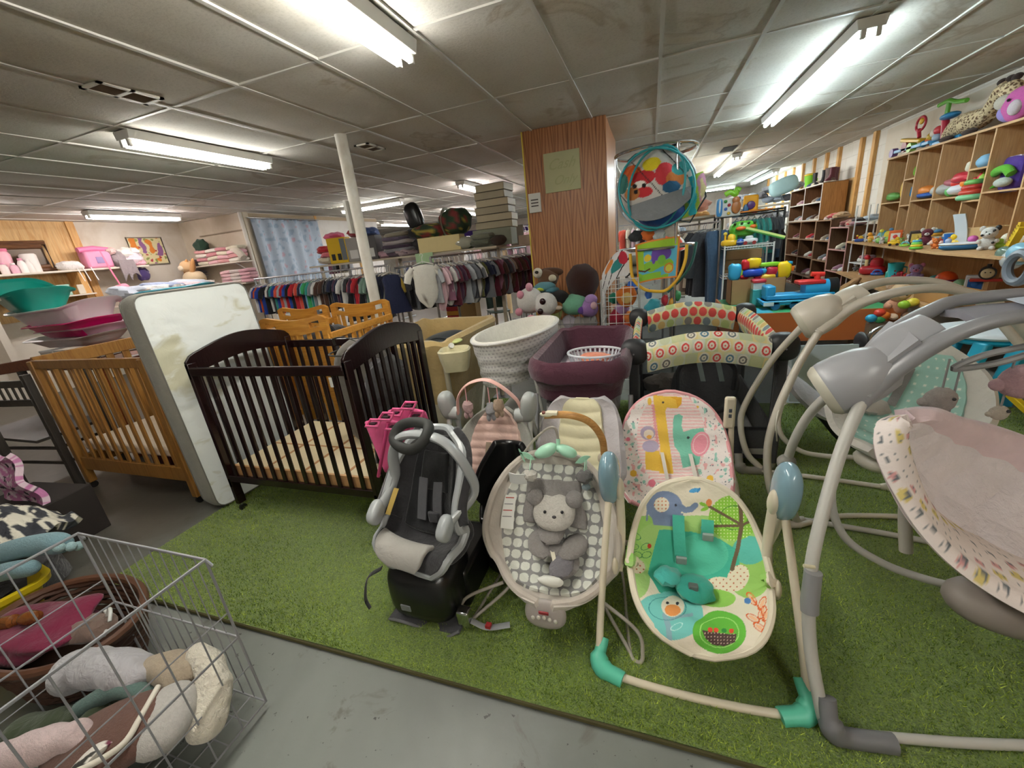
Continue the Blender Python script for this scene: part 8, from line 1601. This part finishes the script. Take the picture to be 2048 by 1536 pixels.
pl('plush_parrot', '#d23a4a', (-1.02, 3.70, .66), (.09, .07, .07), 'red and pink plush with yellow beak beside the white plush', (('cheek', '#e6a0b0', (-.05, -.03, .05), (.05, .04, .05)), ('beak', '#e6b02a', (0, -.06, -.01), (.03, .03, .02)), ('mask', '#1d1518', (.03, -.06, .0), (.03, .02, .02))))
for k, (x, z, c, n_) in enumerate(((-.95, .60, '#b9cf7a', 'lime'), (-.85, .58, '#d6d2cc', 'white'), (-.76, .62, '#c9c0cc', 'pale lilac'), (-.66, .60, '#a09a94', 'grey'), (-.56, .62, '#8f8a86', 'taupe'), (-.90, .72, '#cfe08f', 'pale green'), (-.72, .45, '#8c8078', 'brown grey'), (-.98, .45, '#d9d4c4', 'cream'), (-.56, .45, '#b4aaa0', 'sand'), (-1.13, .62, '#4f8f96', 'teal'))): pl('plush_toy', c, (x, 3.93, z), (.075, .06, .075), '%s small plush pressed against the wires of the plush bin' % n_)
# coats rack and racks along the aisle
seqR = 'orange,red,hot pink,white,coral,white,maroon,cream,coral,pale pink,cream,taupe,cream,black,black,black,charcoal,denim,denim'.split(',')
def kindR(i): return 'tee' if i < 10 else 'coat' if i < 17 else 'pants'
rack('clothes_rack', 'aisle rack ending in black coats and denim trousers', (.42, 9.2), (.90, 6.55), 1.30, 'the aisle rack', seqR, kindR, s0=1.2, side='far')
rack('clothes_rack', 'far aisle rack of bright childrens tops', (.25, 8.4), (.15, 5.6), 1.32, 'the bright inner rack', 'coral,white,orange,sky blue,hot pink,white,red,teal,white,coral'.split(','), lambda i: 'tee', s0=1.3, side='far')
t = thing('aisle_shelf', 'high shelf above the aisle rack heaped with pastel clothes', 'shelf', (.7, 9.0, 0)); pt(MB().box((.2, 7.4, 1.50), (1.1, 11.0, 1.53)), 'board', SHB, t, False)
for x in (.25, 1.05):
    for y in (7.5, 10.9): pt(MB().cbox((x, y, .75), (.04, .04, 1.5)), 'post', SHB, t, False)
for k in range(18):
    c, n_ = [('#d9c9b0', 'cream'), ('#e0a08f', 'peach'), ('#d8d8cc', 'off white'), ('#e6b97a', 'apricot'), ('#c9d2b0', 'pale green'), ('#c9b0b0', 'rose')][k % 6]; one(MB().ell((.45+.3*(k % 2), 7.6+.19*k, 1.60+.10*(k % 3)), (.2, .14, .09), RM(0, .2*(k % 3-1), k), 16, 10, lump=.4, seed=k), 'folded_garment', cloth(c, .9, .6), '%s crumpled garment on the high aisle shelf, %s from its near end' % (n_, ordw(k+1)), 'clothing', 'garments on the aisle shelf')
t = thing('dark_bin', 'dark grey open storage bin on the aisle shelf', 'bin', (.55, 7.5, 1.55)); pt(basin(.5, 7.7, .2, .3, .05, [(.03, 1.66), (0, 1.9), (.01, 1.9), (.04, 1.68)]), 'bin_body', plastic('#2f3338', .5), t)
# white wire shelving with box toys
t = thing('wire_shelving', 'white wire shelving unit behind the toy filled box', 'shelf unit', (1.25, 6.5, 0)); sx0, sx1, sy0, sy1 = .93, 1.50, 6.28, 6.62
for x in (sx0, sx1):
    for y in (sy0, sy1): pt(MB().cyl((x, y, 0), (x, y, 1.10), .011), 'post', WW, t)
for z in (.28, .70, 1.08):
    m = MB(); m.tube([(sx0, sy0, z), (sx1, sy0, z), (sx1, sy1, z), (sx0, sy1, z)], .006, 6, closed=True); m.tube([(sx0, sy0, z-.03), (sx1, sy0, z-.03), (sx1, sy1, z-.03), (sx0, sy1, z-.03)], .005, 6, closed=True)
    for k in range(18): x = lerp(sx0, sx1, k/17); m.cyl((x, sy0, z), (x, sy1, z), .003, 5); m.cyl((x, sy0, z), (x, sy0, z-.03), .003, 5)
    pt(m, 'wire_shelf', WW, t)
for k in range(3): cbx(1.22, 6.85, .62+.13*k, .5, .25, .125, 0, plastic(['#a5835c', '#9c7a52', '#b5926a'][k], .7), 'wooden_crate', '%s wooden plank crate behind the white wire shelving' % ['lowest', 'middle', 'top'][k], 'crate', 'plank crates')
cbx(1.22, 6.85, 0, .5, .3, .61, 0, plastic('#4a4038', .7), 'storage_box', 'dark box under the plank crates', 'box')
q = (1.15, 6.45, 1.085)
t = thing('toy_dinosaur', 'green toy with orange spots and long ramp tail on wire shelving', 'toy', q)
m = MB(); m.ell((1.16, 6.45, 1.29), (.17, .08, .10), None, 20, 12, .8); pt(m, 'body', P_('#57ab2f'), t); pt(MB().cbox((1.06, 6.45, 1.18), (.06, .12, .18)), 'leg', P_('#57ab2f'), t, bevel=.01)
for dx in (-.1, -.02, .06, .13): pt(MB().ell((1.15+dx, 6.38, 1.36), (.018, .02, .018)), 'hole', P_('#1f3f17'), t)
pt(MB().ell((1.12, 6.36, 1.30), (.06, .03, .025)).ell((1.26, 6.36, 1.31), (.04, .03, .025)), 'orange_spot', P_('#dd6a2c'), t)
pt(MB().bar((1.18, 6.40, 1.28), (1.62, 6.35, 1.12), .11, .02), 'ramp', P_('#3f8f3a'), t, bevel=.004)
for s_ in (-.05, .05): pt(MB().bar((1.18, 6.40+s_, 1.30), (1.62, 6.35+s_, 1.14), .008, .03), 'ramp_edge', P_('#cfe08a'), t)
toy('block', (1.0, 6.42, 1.085), .17, ['#e3b522', '#ecc435', '#e0b01f', '#e8c840'], 'yellow blocky toy at the left of the wire shelving top'); toy('car', (1.24, 6.38, 1.085), .12, ['#d9dce0', '#e3e6ea', '#8f2a2a'], 'white toy car with red wheels under the green toy'); toy('ball', (1.12, 6.36, 1.085), .09, ['#3157a8', '#e0e4ea'], 'blue round toy beside the white car')
# black rack behind with activity boards and teal clothes
t = thing('black_rack', 'black metal rack holding activity boards above the wire shelving', 'rack', (1.3, 7.0, 0)); 
for x in (.92, 1.75):
    for y in (6.95, 7.3): pt(MB().cyl((x, y, 0), (x, y, 1.52), .015), 'post', BLK, t)
for z in (1.47, 1.50): pt(MB().tube([(.92, 6.95, z), (1.75, 6.95, z), (1.75, 7.3, z), (.92, 7.3, z)], .012, 6, closed=True), 'rail', BLK, t)
pt(MB().box((.9, 6.93, 1.5), (1.6, 7.3, 1.52)), 'orange_board', P_('#c9762c'), t, False); 
for k in range(8): hang('tee', CN['teal'] if k < 6 else CN['charcoal'], 'teal', (1.18+.075*k, 7.05, 1.40), 0+PI/2+.1, '%s top on the black rack, %s from its left end' % ('teal' if k < 6 else 'charcoal', ordw(k+1)), 'garments on the black rack', 1.2)
Kb = lambda x, y, yy=6.95: aty(1380+.2343*x, 280+.2343*y, yy)
t = thing('activity_board', 'white activity board with teddy bear and coloured shapes', 'activity toy', (.95, 6.95, 1.52))
a, b = Kb(215, 670), Kb(440, 480); m = MB(); pt(MB().cbox(((a.x+b.x)/2, 6.95, (a.z+b.z)/2), (b.x-a.x, .05, b.z-a.z)), 'board', P_('#d9d9d4'), t, bevel=.02)
pt(MB().ell(Kb(252, 580, 6.915), (.04, .012, .12), None, 16, 10, .6), 'blue_spoon_panel', P_('#3f86bd'), t); pt(MB().ell(Kb(255, 570, 6.90), (.013, .008, .09)), 'spoon', P_('#dfe6ea'), t)
bx = pt(MB().ell(Kb(395, 570, 6.91), (.06, .015, .09)).ell(Kb(395, 510, 6.91), (.05, .015, .045)), 'teddy_relief', P_('#a8683a'), t)
for x, y, c in ((305, 525, '#3f9a4a'), (335, 555, '#b52a3a'), (305, 590, '#3a62b0'), (330, 625, '#d9b53a'), (420, 495, '#3a5a9a')): pt(MB().ell(Kb(x, y, 6.915), (.022, .01, .022)), 'shape_button', P_(c), t)
t = thing('activity_board', 'orange yellow activity board with purple disc beside the white one', 'activity toy', (1.2, 7.0, 1.52)); a, b = Kb(445, 650, 7.0), Kb(590, 460, 7.0); pt(MB().cbox(((a.x+b.x)/2, 7.0, (a.z+b.z)/2), (b.x-a.x, .05, b.z-a.z)), 'board', P_('#eaa51e'), t, bevel=.03); pt(MB().ell(Kb(520, 555, 6.96), (.055, .012, .055)), 'purple_disc', P_('#55306f'), t); pt(MB().ell(Kb(475, 600, 6.96), (.04, .012, .08)), 'blue_figure', P_('#2f5f8a'), t); pt(MB().ell(Kb(550, 620, 6.96), (.025, .012, .025)), 'red_button', P_('#c4452c'), t)
t = thing('toy_snake', 'lime green curled toy on top of the white activity board', 'toy', (1.0, 7.0, 1.9)); pt(MB().tube(cr([Kb(300, 470, 7), Kb(345, 445, 7), Kb(390, 465, 7), Kb(400, 420, 7), Kb(430, 430, 7)], 6), .035, 10), 'body', P_('#86c832'), t)
# cardboard box full of toys on the train table
TBZ = .42
t = thing('train_table', 'orange sided low play table behind the play yard', 'play table', (1.5, 5.6, 0)); pt(MB().box((.85, 4.95, TBZ-.03), (2.3, 6.1, TBZ)), 'table_top', P_('#3f9f6a'), t, False); pt(MB().box((.83, 4.93, .12), (2.32, 4.95, TBZ+.01)), 'side_apron', plastic('#b5622a', .5), t, False); pt(MB().box((.83, 4.95, .12), (.85, 6.1, TBZ+.01)), 'side_apron', plastic('#b5622a', .5), t, False)
for x in (.9, 2.25):
    for y in (5.0, 6.05): pt(MB().cbox((x, y, .19), (.08, .08, .38)), 'leg', plastic('#a85a28', .5), t, False)
one(MB().box((1.0, 5.0, TBZ), (1.25, 5.3, TBZ+.006)), 'play_mat_board', P_('#4fb0c9'), 'aqua and green board on the train table corner', 'board')
t = thing('cardboard_box', 'brown cardboard box overflowing with plastic toys', 'box', (1.2, 5.8, TBZ)); CBD = plastic('#a9825a', .8)
X0, X1, Y0, Y1, ZB = .93, 1.50, 5.62, 5.95, .72
for a, b in (((X0, Y0, TBZ), (X1, Y0+.006, ZB)), ((X0, Y1-.006, TBZ), (X1, Y1, ZB)), ((X0, Y0, TBZ), (X0+.006, Y1, ZB)), ((X1-.006, Y0, TBZ), (X1, Y1, ZB)), ((X0, Y0, TBZ), (X1, Y1, TBZ+.006))): pt(MB().box(a, b), 'panel', CBD, t, False)
Kd = lambda x, y, yy=5.72: aty(1360+.17578*x, 440+.17578*y, yy)
for x, y, r, c, n_, lab in ((620, 590, (.07, .05, .10), '#3aaede', 'blue_slide', 'sky blue slide piece at the left of the cardboard box'), (745, 510, (.05, .05, .06), '#c9202a', 'red_block', 'red block above the cardboard box'), (835, 490, (.08, .05, .06), '#edc61c', 'yellow_arch_toy', 'yellow arch piece on top of the toy heap'), (1010, 505, (.13, .03, .025), '#8ed02c', 'green_bar_toy', 'lime green bar bridging the toy heap'), (1180, 570, (.07, .06, .10), '#edc61c', 'yellow_animal_toy', 'yellow giraffe shaped toy at the right of the heap'), (1225, 490, (.05, .04, .02), '#2ea2cf', 'blue_cap_toy', 'blue cap on the yellow giraffe shaped toy'), (830, 600, (.12, .07, .05), '#1d49b8', 'blue_truck_toy', 'cobalt blue truck piece in the middle of heap'), (930, 580, (.05, .05, .03), '#33a6d8', 'cyan_toy', 'small cyan piece right of the cobalt truck'), (1040, 580, (.06, .05, .05), '#b5243a', 'red_toy', 'red toy piece under the lime bar'), (1080, 620, (.03, .04, .05), '#35557f', 'navy_toy', 'navy toy piece by the yellow giraffe'), (990, 645, (.09, .06, .035), '#eac23a', 'yellow_dome_toy', 'yellow dome piece at the front of the box'), (735, 645, (.05, .04, .03), '#c42b3a', 'red_car_toy', 'small red car at the front left of the box'), (1265, 550, (.03, .03, .03), '#ea7a22', 'orange_beak_toy', 'orange nose piece at the right of the heap'), (890, 640, (.05, .05, .04), '#a8203a', 'crimson_toy', 'crimson piece in front of the cobalt truck'), (690, 600, (.03, .03, .05), '#a6cf3a', 'lime_toy', 'lime piece beside the sky blue slide')):
    one(MB().ell(Kd(x, y), r, None, 16, 10, .6, lump=.15, seed=x), n_, P_(c), lab, 'toy', 'toys in the cardboard box')
# ride-on train
t = thing('ride_on_train', 'bright blue ride-on train toy with red cab on the play table', 'ride-on toy', (1.7, 5.35, TBZ)); BLU = P_('#2b9bd2'); Ke = lambda x, y, yy=5.3: aty(1360+.17578*x, 440+.17578*y, yy)
TX0, TX1 = 1.18, 1.93
pt(MB().box((TX0, 5.15, TBZ+.05), (TX1, 5.42, TBZ+.10)), 'running_board', BLU, t, bevel=.015); pt(MB().box((TX0-.012, 5.14, TBZ+.085), (TX1+.01, 5.43, TBZ+.10)), 'rim', P_('#4fb6e6'), t, bevel=.004)
pt(MB().box((TX0+.03, 5.18, TBZ+.10), (TX1-.08, 5.39, TBZ+.16)), 'body', BLU, t, bevel=.015); pt(MB().box((TX0+.02, 5.18, TBZ+.14), (TX0+.12, 5.39, TBZ+.26)), 'seat_back', BLU, t, bevel=.02)
pt(MB().cyl((TX0+.40, 5.285, TBZ+.20), (TX0+.62, 5.285, TBZ+.20), .09, 20), 'boiler', BLU, t); pt(MB().cyl((TX0+.62, 5.285, TBZ+.20), (TX0+.70, 5.285, TBZ+.20), .10, 20), 'black_front', P_('#17181b'), t); pt(MB().cyl((TX0+.70, 5.285, TBZ+.20), (TX0+.705, 5.285, TBZ+.20), .085, 20), 'white_ring', P_('#dfe3e6'), t)
pt(MB().box((TX0+.33, 5.2, TBZ+.25), (TX0+.58, 5.37, TBZ+.29)), 'red_deck', P_('#cf2f33'), t, bevel=.01); pt(MB().cyl((TX0+.52, 5.285, TBZ+.29), (TX0+.52, 5.285, TBZ+.34), .03), 'red_knob', P_('#d83b33'), t); pt(MB().tube([(TX0+.46, 5.285, TBZ+.35), (TX0+.58, 5.285, TBZ+.34)], .025, 10), 'handlebar', P_('#d83b33'), t)
for x in (TX0+.12, TX0+.30, TX0+.55): pt(MB().cyl((x, 5.15, TBZ+.045), (x, 5.42, TBZ+.045), .045, 16), 'wheel', P_('#1b5f8f'), t)
pt(MB().cbox((TX0+.05, 5.137, TBZ+.07), (.10, .004, .04)), 'number_sticker', P_('#cfd6da'), t)
t = thing('toy_cab', 'teal and white toy cab with red roof behind the train', 'toy', (1.22, 5.5, TBZ)); pt(MB().cbox((1.19, 5.50, TBZ+.10), (.13, .12, .20)), 'cab_body', P_('#3f9fa0'), t, bevel=.01); pt(MB().cbox((1.19, 5.50, TBZ+.23), (.12, .11, .09)), 'white_upper', P_('#dfe0dc'), t, bevel=.006); pt(MB().cbox((1.19, 5.50, TBZ+.29), (.14, .13, .04)), 'red_roof', P_('#c9303a'), t, bevel=.01)
one(MB().ell((2.2, 5.9, TBZ+.08), (.05, .28, .06), RM(.3, 0, -.8), lump=.3), 'tan_plush_arm', plush('#b98a58'), 'long tan plush limb sticking up behind the train', 'plush toy'); one(MB().ell((2.25, 6.0, TBZ+.02), (.09, .16, .05), RM(0, 0, .5)), 'green_shovel', P_('#2f9f4a'), 'green plastic piece behind the cream swing housing', 'toy')
# floor toys at the right
pMk = atz(1760, 640, .30); t = toy('plush', (2.30, 5.0, .32), .36, ['#d89a7a', '#e8c0a0', '#e6c49c', '#4fa8d8'], 'activity monkey plush with colourful belly leaning behind the swings', rz=.1); T = t
for dx, z, c in ((-.18, .36, '#d8402c'), (-.14, .33, '#e87a2c'), (-.24, .31, '#2fa0c4'), (-.17, .30, '#3f9a5a'), (.0, .43, '#9cc63a'), (.06, .45, '#e6d24a')): pt(MB().ell((2.30+dx, 4.86, z+.04), (.05, .04, .04)), 'coloured_pad', P_(c), t)
cbx(2.30, 5.05, 0, .5, .4, .30, 0, plastic('#7a6a58', .7), 'storage_box', 'box under the activity monkey', 'box')
t = thing('activity_table', 'blue activity table with white top and teal legs at right', 'activity table', (2.35, 3.75, 0)); TLB = P_('#1f9fc0')
pt(MB().ell((2.38, 3.72, .47), (.36, .28, .035), None, 26, 10, .7), 'table_top', P_('#dfe8ee'), t); pt(MB().ell((2.38, 3.72, .43), (.34, .26, .035), None, 26, 10, .7), 'underside', TLB, t); pt(MB().ell((2.35, 3.58, .51), (.10, .06, .02)), 'green_disc', P_('#8cc660'), t); pt(MB().ell((2.46, 3.58, .51), (.05, .05, .02)), 'orange_disc', P_('#e9962c'), t)
for x, y in ((2.08, 3.5), (2.22, 3.42), (2.6, 3.5), (2.2, 3.95), (2.6, 3.95)): pt(MB().bar((x+.05, y, .44), (x-.06, y-.04, .0), .09, .06), 'leg', TLB, t, bevel=.015)
pt(MB().box((2.24, 3.40, .02), (2.30, 3.46, .42)), 'blue_panel', P_('#2f9fd0'), t)
for k, (x, y, z, c, lab) in enumerate(((2.42, 3.78, .53, '#2a4fa8', 'blue toy on the activity table'), (2.55, 3.72, .54, '#c9ccd4', 'white and grey toy on the activity table'), (2.30, 3.85, .53, '#e9c42c', 'yellow toy block with red spot behind the grey gantry arm'))): one(MB().ell((x, y, z), (.07, .05, .04), None, 14, 8, .6), 'table_toy', P_(c), lab, 'toy')
t = thing('yellow_frame_toy', 'yellow folding frame toy on the floor at right', 'toy', (2.25, 3.1, 0)); 
for p, q in (((2.02, 3.25, .22), (2.26, 3.3, .28)), ((2.1, 3.2, .22), (2.24, 3.0, .02)), ((2.2, 2.98, .02), (2.45, 3.0, .02))): pt(MB().bar(p, q, .05, .03), 'bar', P_('#e9c42a'), t, bevel=.005)
t = thing('toy_tray', 'white rimmed tray of red and orange toys at right edge', 'tray', (2.5, 3.0, .0)); pt(basin(2.48, 2.95, .26, .2, .08, [(.01, .0), (0, .05), (.02, .05), (.03, .015)]), 'tray_body', P_('#d9d9d9'), t)
for k, (x, y, c, n_) in enumerate(((2.32, 2.9, '#d8301f', 'red'), (2.40, 2.95, '#e9671f', 'orange'), (2.48, 2.9, '#c9202f', 'crimson'), (2.42, 3.05, '#e0452a', 'scarlet'), (2.35, 3.05, '#e9a03a', 'amber'))): one(MB().ell((x, y, .09), (.06, .05, .05), lump=.4, seed=k), 'tray_toy', P_(c), '%s toy in the white rimmed tray' % n_, 'toy')
def matp(u, v): return C_('#a8743a') if nearline(u, v, [(0, .9), (.5, .88), (1, .9)], .03) or nearline(u, v, [(.1, .7), (.5, .4), (.9, .1)], .04) else (C_('#5aa84a') if mnoise.noise(Vector((u*6, v*6, 2))) > .1 else C_('#86c45a'))
one(MB().sheet(lambda u, v: (lerp(1.72, 2.9, u), lerp(2.0, 2.72, v), .022), 60, 50, .008, col=matp), 'road_play_mat', printed(.8, .05, 20), 'green road map play mat on the turf at right edge', 'play mat')
one(MB().sheet(lambda u, v: (lerp(1.02, 1.55, u), 3.40+.06*v, lerp(.03, .46, v)), 4, 6, .02), 'pale_blue_panel', plastic('#c3d3dd', .5), 'pale blue quilted panel standing behind the black framed rocker', 'panel')
t = thing('folding_chair_frame', 'chrome tube frame with sage seat behind the cream swing', 'chair', (1.5, 3.6, 0)); frame_tube(t, [(1.45, 3.5, .05), (1.5, 3.55, .40), (1.56, 3.6, .52), (1.68, 3.62, .50), (1.74, 3.6, .05)], .018, CHR, 'tube_frame'); pt(MB().ell((1.52, 3.58, .38), (.13, .12, .04), RM(0, .2, 0)), 'seat', cloth('#8fa596', .8, .3), t); pt(MB().ell((1.45, 3.5, .46), (.03, .1, .08)), 'black_side', BLK, t)
# far right background
t = thing('far_shelf', 'far shelf of grey and white linens left of the shoe cubbies', 'shelf', (2.4, 11.8, 0)); pt(MB().box((1.7, 11.2, 1.66), (3.2, 12.2, 1.69)), 'board', WS, t, False); pt(MB().box((1.7, 11.2, 1.2), (3.2, 12.2, 1.23)), 'board', WS, t, False)
for x in (1.75, 3.15):
    for y in (11.25, 12.15): pt(MB().cbox((x, y, .84), (.05, .05, 1.68)), 'post', WS, t, False)
for k in range(24):
    c, n_ = [('#8f939c', 'grey'), ('#c9ccd2', 'white'), ('#7f8a9a', 'slate'), ('#a9b9c9', 'pale blue'), ('#6f6f78', 'dark grey')][k % 5]; one(MB().ell((1.85+.17*(k % 8), 11.4, (1.24 if k < 12 else 1.70)+.09+.11*((k//4) % 3)), (.14, .15, .07), RM(0, .1, k), 14, 8, lump=.4, seed=k), 'folded_linen', cloth(c, .9, .5), '%s linen on far shelf, %s from left in %s heap' % (n_, ordw(k % 8+1), ('lower', 'middle', 'upper')[k//8]), 'linen', 'linens on the far shelf')
t = thing('storage_tub', 'pale blue translucent tub tilted on the far shelf', 'tub', (2.6, 10.8, 1.9)); pt(MB().ell(aty(1567, 372, 11.2), (.28, .10, .17), RM(0, -.3, 0), 22, 12, .6), 'tub_body', plastic('#a9cfd6', .3), t)
rack('clothes_rack', 'far rack of dark blue clothes behind the black rack', (1.9, 8.6), (2.3, 10.3), 1.2, 'the far blue rack', 'teal,black,navy,denim,charcoal,denim,black,grey,navy,charcoal'.split(','), lambda i: 'tee' if i < 5 else 'coat', s0=1.1)
rack('clothes_rack', 'distant rack at the end of the bright aisle', (-.9, 12.2), (.1, 12.0), 1.5, 'the end rack', 'white,coral,cream,pale pink,white,maroon,sky blue,white'.split(','), lambda i: 'tee', s0=1.6)
t = thing('far_table', 'white draped display at the end of the bright aisle', 'table', (0, 13.5, 0)); pt(MB().box((-1.2, 13.2, .0), (1.0, 13.8, 1.2)), 'body', plastic('#c9bdb2', .7), t, False)
for k in range(8): one(MB().ell((-1.0+.26*k, 13.4, 1.3), (.14, .12, .12), None, 14, 8, lump=.4, seed=k), 'clothes_pile', cloth(['#d0b8a8', '#b98f8f', '#c9c4bd', '#8f9aa8'][k % 4], .9, .5), '%s pile of clothes on the distant draped display' % ordw(k+1), 'clothing', 'piles on the distant display')
cbx(-3.42, 1.0, 0, .50, .34, .30, .1, plastic('#2c2623', .8), 'storage_box', 'dark box holding the pink and black garment at left edge', 'box')
cbx(-4.45, 2.72, .83, .55, .28, .37, .2, plastic('#8f8a80', .7), 'storage_box', 'grey box under the aqua blue bath tub', 'box')
